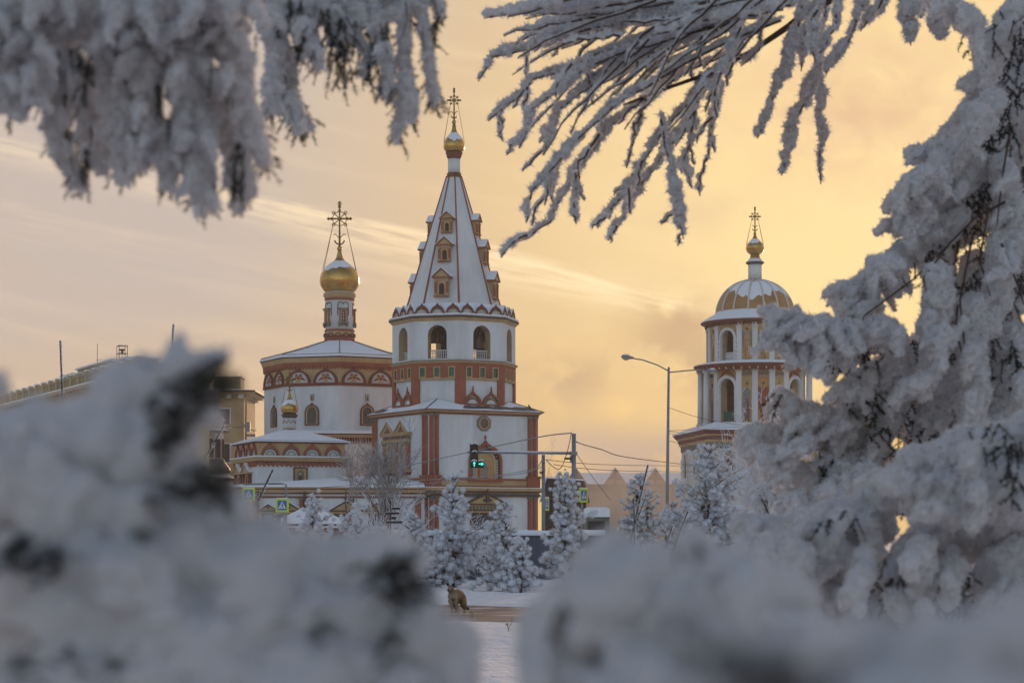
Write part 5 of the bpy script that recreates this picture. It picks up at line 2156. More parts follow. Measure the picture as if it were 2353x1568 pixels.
def arm_frame():
    """slim sign gantry behind the two left signs, and the pedestrian signal"""
    D = 99.0
    k = D / F
    z = lambda v: EYE + (HV - v) * k
    T = thing('sign_bracket', 'slim steel bracket frame spanning above the two left crossing signs', 'sign bracket', ((657 - HU) * k, D, 0))
    u = lambda x: (x - 657) * k
    mb = MB()
    mb.tube([(u(657), 0, 0), (u(657), 0, z(1112)), (u(645), 0, z(1110)), (u(558), 0, z(1112))], .05, 8, STEEL)
    mb.build('frame', T)
    D = 97.0
    k = D / F
    T = thing('traffic_light', 'small black traffic light seen side-on below the left crossing sign', 'traffic light', ((640 - HU) * k, D, 0))
    z = lambda v: EYE + (HV - v) * k
    mb = MB()
    mb.box(-.09, .09, -.12, .12, z(1208), z(1181), BLACKP)
    h = mb.build('housing', T)
    for v in (1186, 1195, 1203):
        mb = MB()
        mb.tube([(-.26, 0, z(v)), (-.09, 0, z(v))], .09, 8, BLACKP)
        vs = mb.build('visor', T)
        mb = MB()
        mb.ball((-.17, 0, z(v) + .10), .07, SNOW, None, 1.2, .4, 8)
        mb.build('snow_cap', vs)
    mb = MB()
    mb.tube([(0, 0, 0), (0, 0, z(1208))], .05, 8, STEEL)
    mb.build('pole', T)


arm_frame()


def signpost():
    D = 60.0
    k = D / F
    T = thing('signpost', 'black wrought signpost with pointing direction arms among frosted shrubs', 'signpost', ((897 - HU) * k, D, 0))
    z = lambda v: EYE + (HV - v) * k
    mb = MB()
    mb.tube([(0, 0, 0), (0, 0, z(1148))], [1.6 * k, 1.2 * k], 8, BLACKP)
    mb.tube([(2.4 * k * math.cos(R_(a)) + 0, 0, z(1145) + 2.4 * k * math.sin(R_(a))) for a in range(-60, 250, 30)], .5 * k, 6, BLACKP)
    mb.build('post', T)
    for v, x0, x1, hh in ((1167, 3, 20, 2.6), (1178, -11, 18, 2.6), (1189, 2, 11, 3.2), (1198.5, -10, 26, 2.8)):
        mb = MB()
        mb.prism([(x0 * k, z(v + hh)), (x1 * k, z(v + hh)), ((x1 + 3) * k, z(v)), (x1 * k, z(v - hh)), (x0 * k, z(v - hh))], -.03, .02, BLACKP)
        a = mb.build('direction_arm', T)
        mb = MB()
        mb.box(x0 * k, x1 * k, -.03, .02, z(v - hh), z(v - hh - .9), SNOW)
        mb.build('snow_cap', a)


signpost()


def fence():
    D = 66.0
    k = D / F
    T = thing('fence', 'blue-grey panel fence topped by a thick smooth ledge of snow', 'fence', ((1120 - HU) * k, D, 0))
    z = lambda v: EYE + (HV - v) * k
    u = lambda x: (x - 1120) * k
    n = 9
    a, b = 900, 1390
    for i in range(n):
        x0, x1 = u(a + (b - a) * i / n) + .01, u(a + (b - a) * (i + 1) / n) - .01
        mb = MB()
        mb.box(x0, x1, 0, .05, 0, z(1229), FENCEB)
        mb.build('panel', T)
        mb = MB()
        mb.box(x0 - .06, x0 + .06, -.05, .0, 0, z(1231), FENCEB)
        mb.build('post', T)
    mb = MB()
    xs = [u(a + (b - a) * i / 40) for i in range(41)]
    rnd = random.Random(2)
    rg = []
    for x in xs:
        t = z(1219) + rnd.uniform(-.015, .015)
        rg.append([(x, -.22, z(1229.5) + .004), (x, -.24, z(1225)), (x, -.12, t), (x, .3, t + .03), (x, .9, t), (x, .9, z(1229.5) + .004)])
    mb.rings(rg, SNOW, None, True, True, True)
    mb.build('snow_ledge', T)


fence()


def pots():
    for x, v0, v1, w, D, lb in ((1531, 1189, 1203, 6, 99.4, 'terracotta planter at the foot of the street lamp'), (1489, 1187, 1204, 8, 92, 'terracotta planter half hidden behind the frosted pine')):
        k = D / F
        T = thing('planter', lb, 'planter', ((x - HU) * k, D, 0), 'terracotta planters')
        z = lambda v: EYE + (HV - v) * k
        mb = MB()
        mb.lathe([(w * .6 * k, 0), (w * .7 * k, z(v1)), (w * 1.0 * k, z(v0 + 2)), (w * 1.1 * k, z(v0 + 2)), (w * 1.1 * k, z(v0)), (w * .9 * k, z(v0))], 16, TERRA2)
        mb.build('pot', T)
        mb = MB()
        mb.ball((0, 0, z(v0)), w * .9 * k, SNOW, None, 1, .35)
        mb.build('snow_cap', T)


TERRA2 = mat('terracotta_pot', (.34, .10, .04), .7, var=.1)
pots()


def cable(label, pts, r, m=WIRE, sag=0.0):
    w = [P(*q) for q in pts]
    m_ = len(w) - 1
    out = []
    for j in range(41):
        t = j / 40 * m_
        i = min(int(t), m_ - 1)
        q = t - i
        p0, p1, p2, p3 = w[max(i - 1, 0)], w[i], w[i + 1], w[min(i + 2, m_)]
        p = .5 * ((2 * p1) + (p2 - p0) * q + (2 * p0 - 5 * p1 + 4 * p2 - p3) * q * q + (3 * p1 - p0 - 3 * p2 + p3) * q ** 3)
        p.z -= sag * 4 * (j / 40) * (1 - j / 40)
        out.append(p)
    mb = MB()
    mb.tube(out, r * .62, 5, m)
    o = mb.build('cable', None, False)
    tag(o, label, 'cable', 'overhead cables')


cable('thick frosted cable from the gantry post top across the tower niche', [(1313, 994, 70), (1240, 1003, 74), (1095, 1034, 86), (830, 1092, 112)], .035, WIREF)
cable('black cable looping below the gantry arm to the post top', [(1312, 995, 69.8), (1300, 1040, 69.6), (1283, 1070, 69.5), (1255, 1056, 69.9)], .022, WIRE, .12)
cable('thick cable running right from the gantry post to the round tower', [(1324, 1014, 70), (1380, 1024, 82), (1450, 1045, 100), (1600, 1068, 160)], .035, WIRE, .15)
cable('upper of two level tram wires past the lamp post', [(1254, 1055, 71), (1430, 1063, 96), (1640, 1068, 140)], .022, WIRE, .1)
cable('lower of two level tram wires past the lamp post', [(1272, 1066, 72), (1430, 1076, 96), (1640, 1082, 140)], .022, WIRE, .1)
cable('steep guy wire from the gantry post down behind the crossing sign', [(1324, 1042, 70), (1365, 1100, 84), (1402, 1148, 98)], .02)
cable('frosted dashed wire sagging from the short post to the traffic light', [(1246, 1056, 70.5), (1190, 1078, 78), (1000, 1092, 100), (700, 1120, 120)], .026, WIREF, .2)
cable('thin frosted wire crossing low before the chapel and gallery', [(1246, 1072, 70.5), (1060, 1092, 86), (780, 1118, 105), (520, 1132, 120)], .022, WIREF, .2)
cable('wire from the lamp post rising over the round tower eaves', [(1537, 989, 100), (1600, 986, 120), (1700, 980, 150)], .022)
cable('wire from the lamp post descending to the right, uppermost', [(1537, 936, 100), (1620, 962, 104), (1760, 985, 112)], .02)
cable('wire from the lamp post descending to the right beside the tower cornice', [(1537, 990, 100), (1640, 1004, 104), (1760, 1020, 112)], .02, WIREF)
cable('wire from the lamp post descending steeply across the tower cornice', [(1537, 994, 100), (1620, 1014, 104), (1740, 1034, 112)], .02, WIREF)
cable('lowest wire from the lamp post across the tower quoins', [(1537, 1012, 100), (1610, 1028, 104), (1740, 1044, 112)], .02, WIRE)
# =================================================================== FROSTED YOUNG PINES
def frosted_pine(u0, vb, vt, D, wpx, label, seed, npuff=150, green=.10, lean=0.0, fill=1.0):
    k = D / F
    rs = np.random.RandomState(seed)
    base = P(u0, vb, D)
    H = (vb - vt) * k
    Wd = wpx * k * .54
    T = thing('frosted_pine', label, 'pine', (base.x, D, 0), 'young pines covered in rime')
    zb = max(base.z, 0)
    mb = MB()
    mb.tube([(0, 0, 0), (lean * .3, .02, zb + H * .4), (lean * .7, 0, zb + H * .75), (lean, 0, zb + H * .97)], [.055 * H / 3 + .015, .045 * H / 3, .025, .01], 8, BARK)
    mb.build('trunk', T)
    C, RR, lvl = [], [], []
    br = MB()
    nl = max(7, int(H * 4.3))
    for li in range(nl):
        t = (li + .4) / nl
        z = zb + H * (.06 + .90 * t)
        nb = rs.randint(5, 8)
        L = Wd * min(1.0, .16 + 1.15 * (1 - t)) * rs.uniform(.78, 1.15) * (.8 + .2 * min(1, t / .2))
        a0 = rs.uniform(0, 6.28)
        for b in range(nb):
            a = a0 + 2 * math.pi * b / nb + rs.uniform(-.4, .4)
            ash = float(pnoise(np.array([[math.cos(a) * 1.3 + seed, math.sin(a) * 1.3, z * 1.5]]))[0])
            Lb = L * rs.uniform(.6, 1.12) * min(1.2, max(.35, .85 + 1.1 * ash)) + .04
            d = np.array([math.cos(a), math.sin(a), 0])
            up = .18 + .55 * t
            p0 = np.array([lean * t, 0, z])
            p1 = p0 + d * Lb * .55 + np.array([0, 0, Lb * (up - .14)])
            p2 = p0 + d * Lb + np.array([0, 0, Lb * (up + .10)])
            br.tube([p0, p1, p2], [.014, .009, .005], 4, BARK)
            m = max(2, int(Lb / .10 * fill))
            for q in range(m):
                s = .30 + .75 * (q + rs.uniform(0, 1)) / m
                p = p0 + d * Lb * s + np.array([0, 0, Lb * (up - .04) * s])
                p += rs.normal(size=3) * .055 * (.6 + s)
                C.append(p)
                RR.append(rs.uniform(.085, .15) * (.72 + .35 * (1 - t)))
                lvl.append(t)
    npale = len(C)
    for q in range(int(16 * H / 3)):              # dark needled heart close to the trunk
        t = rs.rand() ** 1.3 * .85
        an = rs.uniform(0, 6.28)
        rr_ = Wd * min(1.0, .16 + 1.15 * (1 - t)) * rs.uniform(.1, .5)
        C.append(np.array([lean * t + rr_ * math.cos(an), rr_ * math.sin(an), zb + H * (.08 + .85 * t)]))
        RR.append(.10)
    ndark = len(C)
    for q in range(4):
        C.append(np.array([lean, 0, zb + H * (.9 + .033 * q)]))
        RR.append(.07 - .008 * q)
    br.build('branchwork', T, False)
    C, RR = np.array(C), np.array(RR)
    v, f = ICO1
    n = len(C)
    R = rs.normal(size=(n, 1, 3))
    V = C[:, None, :] + v[None] * RR[:, None, None] * (.55 + .35 * rs.rand(n, len(v), 1)) * np.array([1, 1, .85])
    Fc = (np.arange(n)[:, None, None] * len(v) + f[None]).reshape(-1, 3)
    V = V.reshape(-1, 3)
    # frosted needle tufts
    ns = 120
    p = np.repeat(C, ns, 0)
    rr = np.repeat(RR, ns)
    d = unit(rs.normal(size=p.shape) + np.array([0, 0, .12]))
    p2 = p + d * rr[:, None] * .5
    V2, F2 = spikes(p2, d, rr * rs.uniform(.3, .75, len(p)), rr * .05, rs)
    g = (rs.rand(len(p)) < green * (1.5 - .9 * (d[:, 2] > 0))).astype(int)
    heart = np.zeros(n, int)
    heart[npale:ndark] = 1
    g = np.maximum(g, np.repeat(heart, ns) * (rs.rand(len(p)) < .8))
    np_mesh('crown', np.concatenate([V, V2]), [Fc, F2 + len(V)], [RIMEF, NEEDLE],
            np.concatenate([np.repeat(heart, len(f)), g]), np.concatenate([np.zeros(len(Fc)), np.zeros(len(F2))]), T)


frosted_pine(1043, 1350, 1086, 57, 118, 'tallest frosted pine of the middle pair, standing just behind the dog', 3, green=.07, lean=-.03)
frosted_pine(1158, 1360, 1150, 53.5, 112, 'shorter greyer frosted pine in front of the blue fence, beside the tall one', 4, green=.2, fill=1.15)
frosted_pine(1298, 1342, 1078, 56, 118, 'frosted pine in front of the gantry post and half turned crossing sign', 5, green=.09)
frosted_pine(1472, 1262, 1086, 62, 104, 'darker green-tipped pine behind crossed frosted shoots near the lamp post', 6, green=.32)
frosted_pine(1628, 1300, 1022, 58, 205, 'broad frosted pine in front of the round domed tower', 8, green=.12, fill=1.3)
frosted_pine(718, 1262, 1133, 70, 92, 'small frosted pine before the kiosk roof', 9, green=.05)
frosted_pine(820, 1262, 1157, 68, 76, 'small frosted pine left of the black signpost', 10, green=.05)
frosted_pine(948, 1290, 1178, 58, 70, 'low frosted pine right of the black signpost', 12, green=.06)
frosted_pine(1196, 1362, 1236, 52, 74, 'lowest bushy frosted pine at the right foot of the middle pair', 13, green=.1)
frosted_pine(1000, 1352, 1225, 56, 84, 'low frosted pine at the left foot of the tallest pine', 14, green=.06)
frosted_pine(1545, 1300, 1150, 60, 90, 'thin frosted pine between the lamp post and the broad pine', 15, green=.12)


BRANCHF = mat('frosty_brown_branch', (.17, .13, .115), .9, var=.3, scale=5)
# =================================================================== BARE TREES
def bare_tree(u0, vt, D, wpx, name, label, seed, m_tr, m_tw, depth=6, spread=.5, droop=0.0, vert=.35, r0=.07, nst=1, group=None, kids=(2, 4), cat='tree', rmin=.004):
    k = D / F
    rnd = random.Random(seed)
    H = EYE + (HV - vt) * k
    T = thing(name, label, cat, ((u0 - HU) * k, D, 0), group)
    tr, tw = MB(), MB()
    segs = []

    def grow(p, d, L, r, lv):
        n = 3
        pts = [p.copy()]
        for i in range(n):
            d = (d + Vector((rnd.gauss(0, .12), rnd.gauss(0, .12), rnd.gauss(0, .06) + (vert * .12 if lv < 3 else 0) - droop * .16 * lv))).normalized()
            p = p + d * L / n
            pts.append(p.copy())
        rr = [max(rmin, r * (1 - .4 * i / n)) for i in range(n + 1)]
        (tr if lv < 2 else tw).tube(pts, rr, 5 if lv < 2 else 3, m_tr if lv < 2 else m_tw, None, False)
        if lv >= depth:
            return
        for c in range(rnd.randint(*kids)):
            q = pts[rnd.randint(1, n)]
            e = (d + Vector((rnd.gauss(0, spread), rnd.gauss(0, spread), rnd.gauss(.05, spread * .6)))).normalized()
            grow(q, e, L * rnd.uniform(.58, .85), r * .55, lv + 1)
    for s in range(nst):
        a = Vector((rnd.gauss(0, .10 * nst), rnd.gauss(0, .10 * nst), 1)).normalized()
        grow(Vector((rnd.gauss(0, .05 * nst), rnd.gauss(0, .05 * nst), 0)), a, H * .34, r0, 0)
    # scale to the wanted size
    allv = tr.v + tw.v
    zm = max(v[2] for v in allv)
    xm = max(abs(v[0]) for v in allv)
    sz, sx = H / zm, (wpx * k * .5) / xm
    for b in (tr, tw):
        b.v = [(x * sx, y * sx, z * sz) for x, y, z in b.v]
    tr.build('trunk', T, False)
    tw.build('crown', T, False)


bare_tree(872, 955, 76, 330, 'bare_tree', 'bare many-stemmed tree with fine twigs in front of the gabled tower window', 21, BRANCHF, TWIGF, 5, .40, 0, .6, .075, 4, kids=(2, 4), rmin=.009)
bare_tree(1775, 880, 72, 330, 'frosted_willow', 'dense frosted willow of fine drooping twigs below the round tower', 23, BARK, RIMEF, 6, .62, .10, .5, .12, 4, kids=(3, 4), rmin=.012)
bare_tree(1272, 985, 190, 110, 'bare_tree', 'faint bare tree in the mist behind the gantry arm', 25, TWIGF, TWIGF, 5, .5, 0, .5, .09, 2, kids=(2, 4))
bare_tree(1095, 1172, 64, 260, 'frosted_shrub', 'low tangle of frosted twigs behind the blue fence', 26, TWIGF, RIMEF, 4, .6, 0, .3, .03, 7, cat='shrub', rmin=.006)
bare_tree(905, 1120, 66, 230, 'frosted_shrub', 'low tangle of frosted twigs around the black signpost', 27, TWIGF, RIMEF, 4, .6, 0, .3, .03, 7, cat='shrub', rmin=.006)


# =================================================================== FROSTED SHOOTS
def shoot(top, low, D, r, label, seed):
    k = D / F
    rs = np.random.RandomState(seed)
    a = P(*top, D)
    b = P(*low, D)
    d = (a - b).normalized()
    base = b - d * ((b.z) / d.z)              # down to the snow
    T = thing('frosted_shoot', label, 'shoot', (base.x, D, 0), 'bare shoots edged with rime')
    p0, p1 = np.zeros(3), np.array(a - base)
    mb = MB()
    mid = p1 * .5 + np.array([.015, 0, 0])
    mb.tube([p0, mid, p1], [r * k * 1.3, r * k, r * k * .7], 7, BARK)
    mb.build('stem', T)
    n = int(np.linalg.norm(p1) / k * 6)
    t = rs.rand(n)
    q = p1[None] * t[:, None]
    dd = unit(rs.normal(size=(n, 3)) + np.array([1.2, -.3, .3]))
    L = k * rs.uniform(1.5, 6.0, n) * (.5 + pnoise(np.stack([t * 40, t * 0, t * 0 + seed], 1)) + .3).clip(.15, 1.2)
    V, Fc = spikes(q + dd * r * k * .5, dd, L, k * .9 + 0 * L, rs)
    np_mesh('rime', V, [Fc], [RIMEF], parent=T)


shoot((138, 782), (142, 905), 24, 2.6, 'upright frosted shoot standing far left before the apartment block', 1)
shoot((398, 745), (394, 800), 24, 2.4, 'upright frosted shoot rising above the blurred snowy bough', 2)
shoot((261, 848), (262, 900), 24, 2.2, 'short upright frosted shoot before the roof balustrade', 3)
shoot((515, 978), (464, 1062), 26, 2.6, 'slanting frosted shoot in front of the small corner turret', 4)
shoot((627, 1078), (576, 1182), 26, 3.2, 'slanting frosted shoot between the two left crossing signs', 5)
shoot((1488, 1067), (1456, 1200), 30, 2.4, 'tall slanting frosted shoot in front of the green-tipped pine', 6)
shoot((1484, 1140), (1462, 1196), 30, 2.0, 'short frosted shoot crossing low before the green-tipped pine', 7)
shoot((1456, 1144), (1456, 1200), 30, 2.2, 'short upright frosted shoot left of the green-tipped pine', 8)
shoot((1580, 1174), (1551, 1246), 28, 2.6, 'slanting frosted shoot at the foot of the broad pine', 9)
shoot((1545, 1206), (1534, 1238), 28, 2.2, 'shortest frosted shoot below the lamp post', 10)


# =================================================================== DOG
def dog():
    D = 38.8
    fx, fz = 1040, 1411
    base = P(fx, fz, D)
    T = thing('dog', 'tan dog with dark ears and tail crouching at the edge of the path', 'dog', (base.x, D, .02))
    FUR = mat('tan_fur', (.30, .185, .10), .9, var=.22, scale=9, bump=.5, bscale=90, col2=(.20, .115, .06))
    FURL = mat('pale_fur', (.40, .30, .21), .9, var=.2, scale=9, bump=.4, bscale=90)
    FURD = mat('dark_fur', (.03, .024, .02), .9, var=.2, scale=9)
    # pose: chest towards us and a little left, rump behind to the right and lowered
    me = bpy.data.meshes.new('body')
    pts, edges, rad = [], [], []

    def add(p, r, par=None):
        pts.append(p)
        rad.append(r)
        if par is not None:
            edges.append((par, len(pts) - 1))
        return len(pts) - 1
    # x right, y away, z up  (metres)
    pel = add((.13, .30, .30), .105)
    mid = add((.105, .16, .385), .118, pel)
    mid2 = add((.07, .04, .40), .122, mid)
    chest = add((.015, -.07, .36), .118, mid2)
    wither = add((.0, -.09, .43), .085, chest)
    neck = add((-.025, -.14, .475), .070, wither)
    head = add((-.04, -.19, .540), .062, neck)
    muz = add((-.066, -.27, .508), .033, head)
    nose = add((-.082, -.335, .492), .021, muz)
    # front legs
    for s, fxx in ((-1, -.02), (1, .095)):
        sh = add((.012 + s * .062, -.085, .30), .062, chest)
        el = add((.015 + s * .058, -.075, .20), .036, sh)
        wr = add((fxx + .012, -.085, .10), .024, el)
        ft = add((fxx + .010, -.09, .03), .022, wr)
        add((fxx + .004, -.135, .018), .022, ft)
    # hind legs, crouched: knee forward, hock back
    for s in (-1, 1):
        hp = add((.13 + s * .075, .29, .25), .082, pel)
        kn = add((.12 + s * .11, .17, .175), .052, hp)
        hk = add((.15 + s * .095, .33, .105), .028, kn)
        ft = add((.135 + s * .09, .29, .025), .024, hk)
        add((.13 + s * .09, .235, .018), .023, ft)
    me.from_pydata(pts, edges, [])
    o = bpy.data.objects.new('body', me)
    COL.objects.link(o)
    m = o.modifiers.new('skin', 'SKIN')
    m.use_smooth_shade = True
    for i, sv in enumerate(me.skin_vertices[0].data):
        sv.radius = (rad[i], rad[i])
    me.skin_vertices[0].data[0].use_root = True
    s = o.modifiers.new('sub', 'SUBSURF')
    s.levels = s.render_levels = 2
    dg = bpy.context.evaluated_depsgraph_get()
    nm = bpy.data.meshes.new_from_object(o.evaluated_get(dg))
    bpy.data.objects.remove(o)
    nm.name = 'body'
    nm.materials.clear()
    for q in (FUR, FURL, FURD):
        nm.materials.append(q)
    for p in nm.polygons:
        c = p.center
        pale = (c.y < -.06 and c.z < .44 and c.z > .0 and abs(c.x - .012) < .085 and p.normal.y < -.1) or (c.z < .14) or (c.y < -.25 and c.z < .525)
        p.material_index = 1 if pale else 0
        if c.y < -.325 and c.z > .482:
            p.material_index = 2
        p.use_smooth = True
    link('body', nm, T)
    for s, nmz in ((-1, 0), (1, 0)):
        mb = MB()
        hx, hy, hz = -.04 + s * .046, -.175, .585
        mb.rings([[(hx - .034, hy - .012, hz - .015), (hx + .034, hy - .012, hz - .015), (hx + .03, hy + .018, hz - .01), (hx - .03, hy + .018, hz - .01)],
                  [(hx - .024 + s * .014, hy - .02, hz + .03), (hx + .024 + s * .014, hy - .02, hz + .03), (hx + .02 + s * .014, hy + .008, hz + .03), (hx - .02 + s * .014, hy + .008, hz + .03)],
                  [(hx - .008 + s * .034, hy - .045, hz + .036), (hx + .008 + s * .034, hy - .045, hz + .036), (hx + .008 + s * .034, hy - .03, hz + .042), (hx - .008 + s * .034, hy - .03, hz + .042)]], FURD, None, True, True, True)
        mb.build('ear', T)
        mb = MB()
        mb.ball((-.050 + s * .028, -.243 + .012 * (s > 0), .556), .0095, BLACKP, None)
        mb.build('eye', T)
    mb = MB()
    mb.ball((-.086, -.355, .495), .017, BLACKP, None, 1.1, .8)
    mb.build('nose', T)
    mb = MB()
    mb.tube([(-.104, -.325, .475), (-.084, -.345, .472), (-.060, -.32, .476)], .005, 5, BLACKP)
    mb.build('mouth', T)
    mb = MB()
    mb.tube([(.14, .38, .26), (.17, .43, .17), (.22, .43, .115), (.28, .41, .10), (.325, .40, .085)], [.028, .036, .042, .036, .008], 8, FURD)
    mb.build('tail', T)
    T.scale = (.97, .97, .97)


dog()


def weeds():
    for i, (u, v) in enumerate(((1372 * .672 * 1.0 + 0, 0), )):
        pass
    rs = random.Random(4)
    for (u0, v0, h) in ((1737 * .2498 + 907 - 0, 0, 0),):
        pass
    lab = ['dry grass stalk standing in the snow right of the dog', 'short dry stalk beside the kerb near the dog']
    for i, (u, vb, vt) in enumerate(((1168, 1454, 1434), (1084, 1424, 1406))):
        D = EYE * F / (vb - HV)
        k = D / F
        mb = MB()
        for j in range(4):
            x = rs.uniform(-.03, .03)
            mb.tube([(0, 0, 0), (x * .6, 0, (vb - vt) * k * .6), (x * 1.6, 0, (vb - vt) * k * rs.uniform(.8, 1.05))], .004, 4, TAN)
            mb.ball((x * 1.5, 0, (vb - vt) * k * .85), .012, TAN, None, 1, 1.6, 6)
        o = mb.build('dry_stalk')
        o.location = ((u - HU) * k, D, .03)
        tag(o, lab[i], 'grass stalk')


weeds()


def bird():
    D = 146.0
    p = P(1216, 938, D)
    mb = MB()
    mb.rings([[(x + .07 * r * math.cos(a), .07 * r * math.sin(a), z) for a in (0, 1.05, 2.1, 3.14, 4.2, 5.24)] for x, z, r in ((.10, -.02, .3), (.06, .05, .9), (0, .13, 1.2), (-.03, .21, .8), (-.05, .26, .65), (-.06, .30, .2))], BLACKP, None, True, True, True)
    mb.tube([(.08, 0, .03), (.2, 0, -.06)], [.03, .02], 5, BLACKP)
    mb.tube([(-.08, 0, .27), (-.14, 0, .26)], [.015, .004], 4, BLACKP)
    o = mb.build('bird')
    o.location = p
    tag(o, 'small dark bird perched at the right corner of the tower base roof', 'bird')


bird()
# =================================================================== RIME-COVERED BOUGHS IN THE FOREGROUND
def chain_spheres(chains, D, rs, sp=.5, jit=.28, rv=.22):
    C, R = [], []
    k = D / F
    for ch in chains:
        pts = np.array([(c + (0.0,))[:4] if len(c) == 3 else c for c in ch], float)
        for i in range(len(pts) - 1):
            a, b = pts[i], pts[i + 1]
            L = math.hypot(b[0] - a[0], b[1] - a[1])
            n = max(1, int(L / (sp * .5 * (a[2] + b[2]))))
            for j in range(n):
                t = j / n
                u, v, r, dd = a + (b - a) * t
                q = rs.normal(size=3) * jit * r
                rr = r * (1 + rs.uniform(-rv, rv))
                C.append(((u + q[0], v + q[1], D + dd + q[2] * k)))
                R.append(rr)
        C.append((pts[-1][0], pts[-1][1], D + pts[-1][3]))
        R.append(pts[-1][2])
    C, R = np.array(C), np.array(R)
    kk = C[:, 2] / F
    W = np.stack([(C[:, 0] - HU) * kk, C[:, 2], EYE + (HV - C[:, 1]) * kk], 1)
    return W, R * kk


def rime_mass(name, parent, W, R, vox, seed, amp=.35, l1=3.0, l2=1.1, nspk=8000, sl=.5, sw=.10, smooth=2, m=None, ico_t=None, up=.15, fur=None, w3=.4, axis=None):
    """lumpy skin over many overlapping balls, with a fur of rime crystals; lengths in units of the mean radius"""
    rs = np.random.RandomState(seed)
    v, f = ico_t or ICO1
    n = len(W)
    off = np.array(parent.location) if parent is not None else np.zeros(3)
    V = (W[:, None, :] - off + v[None] * R[:, None, None]).reshape(-1, 3)
    Fc = (np.arange(n)[:, None, None] * len(v) + f[None]).reshape(-1, 3)
    tmp = np_mesh('tmp', V, [Fc], [])
    md = tmp.modifiers.new('r', 'REMESH')
    md.mode = 'VOXEL'
    md.voxel_size = vox
    ms = tmp.modifiers.new('s', 'SMOOTH')
    ms.factor = .5
    ms.iterations = smooth
    dg = bpy.context.evaluated_depsgraph_get()
    me = bpy.data.meshes.new_from_object(tmp.evaluated_get(dg))
    bpy.data.objects.remove(tmp)
    nv = len(me.vertices)
    co = np.empty(nv * 3, np.float32)
    me.vertices.foreach_get('co', co)
    co = co.reshape(-1, 3).astype(float)
    nr = np.empty(nv * 3, np.float32)
    me.vertices.foreach_get('normal', nr)
    nr = nr.reshape(-1, 3).astype(float)
    rm = float(np.mean(R))
    cn = co
    if axis is not None:                    # lumps drawn out along the hang of the bough
        ax = unit(np.array(axis, float))
        cn = co - (co @ ax)[:, None] * ax[None] * .55
    d = np.abs(pnoise(cn / (rm * l1) + seed)) * 1.5 + np.abs(pnoise(cn / (rm * l2) + seed * 2.3)) * .75 + np.abs(pnoise(cn / (rm * l2 * .42) + 5)) * w3
    co += nr * ((d - .55) * amp * rm)[:, None]
    npoly = len(me.polygons)
    lt = np.empty(npoly, np.int32)
    ls = np.empty(npoly, np.int32)
    lv = np.empty(len(me.loops), np.int32)
    me.polygons.foreach_get('loop_total', lt)
    me.polygons.foreach_get('loop_start', ls)
    me.loops.foreach_get('vertex_index', lv)
    bpy.data.meshes.remove(me)
    quads = lv[ls[lt == 4][:, None] + np.arange(4)]
    tris = lv[ls[lt == 3][:, None] + np.arange(3)]
    src = quads if len(quads) else tris
    pick = src[rs.randint(0, len(src), nspk)]
    p = co[pick].mean(1) + (co[pick[:, 0]] - co[pick[:, 2]]) * rs.uniform(-.5, .5, (nspk, 1))
    e1 = co[pick[:, 2]] - co[pick[:, 0]]
    e2 = co[pick[:, -1]] - co[pick[:, 1]]
    nn = unit(np.cross(e1, e2))
    flip = (nn * nr[pick[:, 0]]).sum(1) < 0
    nn[flip] *= -1
    dd = unit(nn + rs.normal(size=nn.shape) * .55 + np.array([0, 0, up]))
    ln = rm * sl * rs.uniform(.35, 1.1, nspk)
    wd = np.full(nspk, rm * sw)
    if fur:
        kk = fur[2] / F
        tuft = np.clip(.55 + 1.3 * pnoise(p / (kk * 11) + 3), .15, 1.5)
        ln = fur[0] * kk * rs.uniform(.45, 1.1, nspk) * tuft
        wd = fur[1] * kk * rs.uniform(.6, 1.2, nspk)
    SV, SF = spikes(p - nn * rm * .03, dd, ln, wd, rs)
    A = np.concatenate([co, SV])
    FS = [x for x in (quads, tris) if len(x)] + [SF + nv]
    nb = sum(len(x) for x in FS[:-1])
    return np_mesh(name, A, FS, [m or RIME], smooth=np.concatenate([np.ones(nb), np.zeros(len(SF))]), parent=parent), co, nr


def fur_count(chain, dens=.3):
    A = 0
    for a, b in zip(chain[:-1], chain[1:]):
        A += (math.hypot(b[0] - a[0], b[1] - a[1]) + a[2]) * (a[2] + b[2])
    return int(A * dens) + 60


def boughs(T, name, groups, D, dd, rs, seed, sp, jit, rv, dens, vox, **kw):
    """every bough a part of its own: groups = list of [main chain, side chains ...]"""
    for i, g in enumerate(groups):
        W, R = chain_spheres(g, D, rs, sp=sp, jit=jit, rv=rv)
        rime_mass(name, T, W, R, vox, seed + i, nspk=sum(fur_count(c, dens) for c in g), **kw)


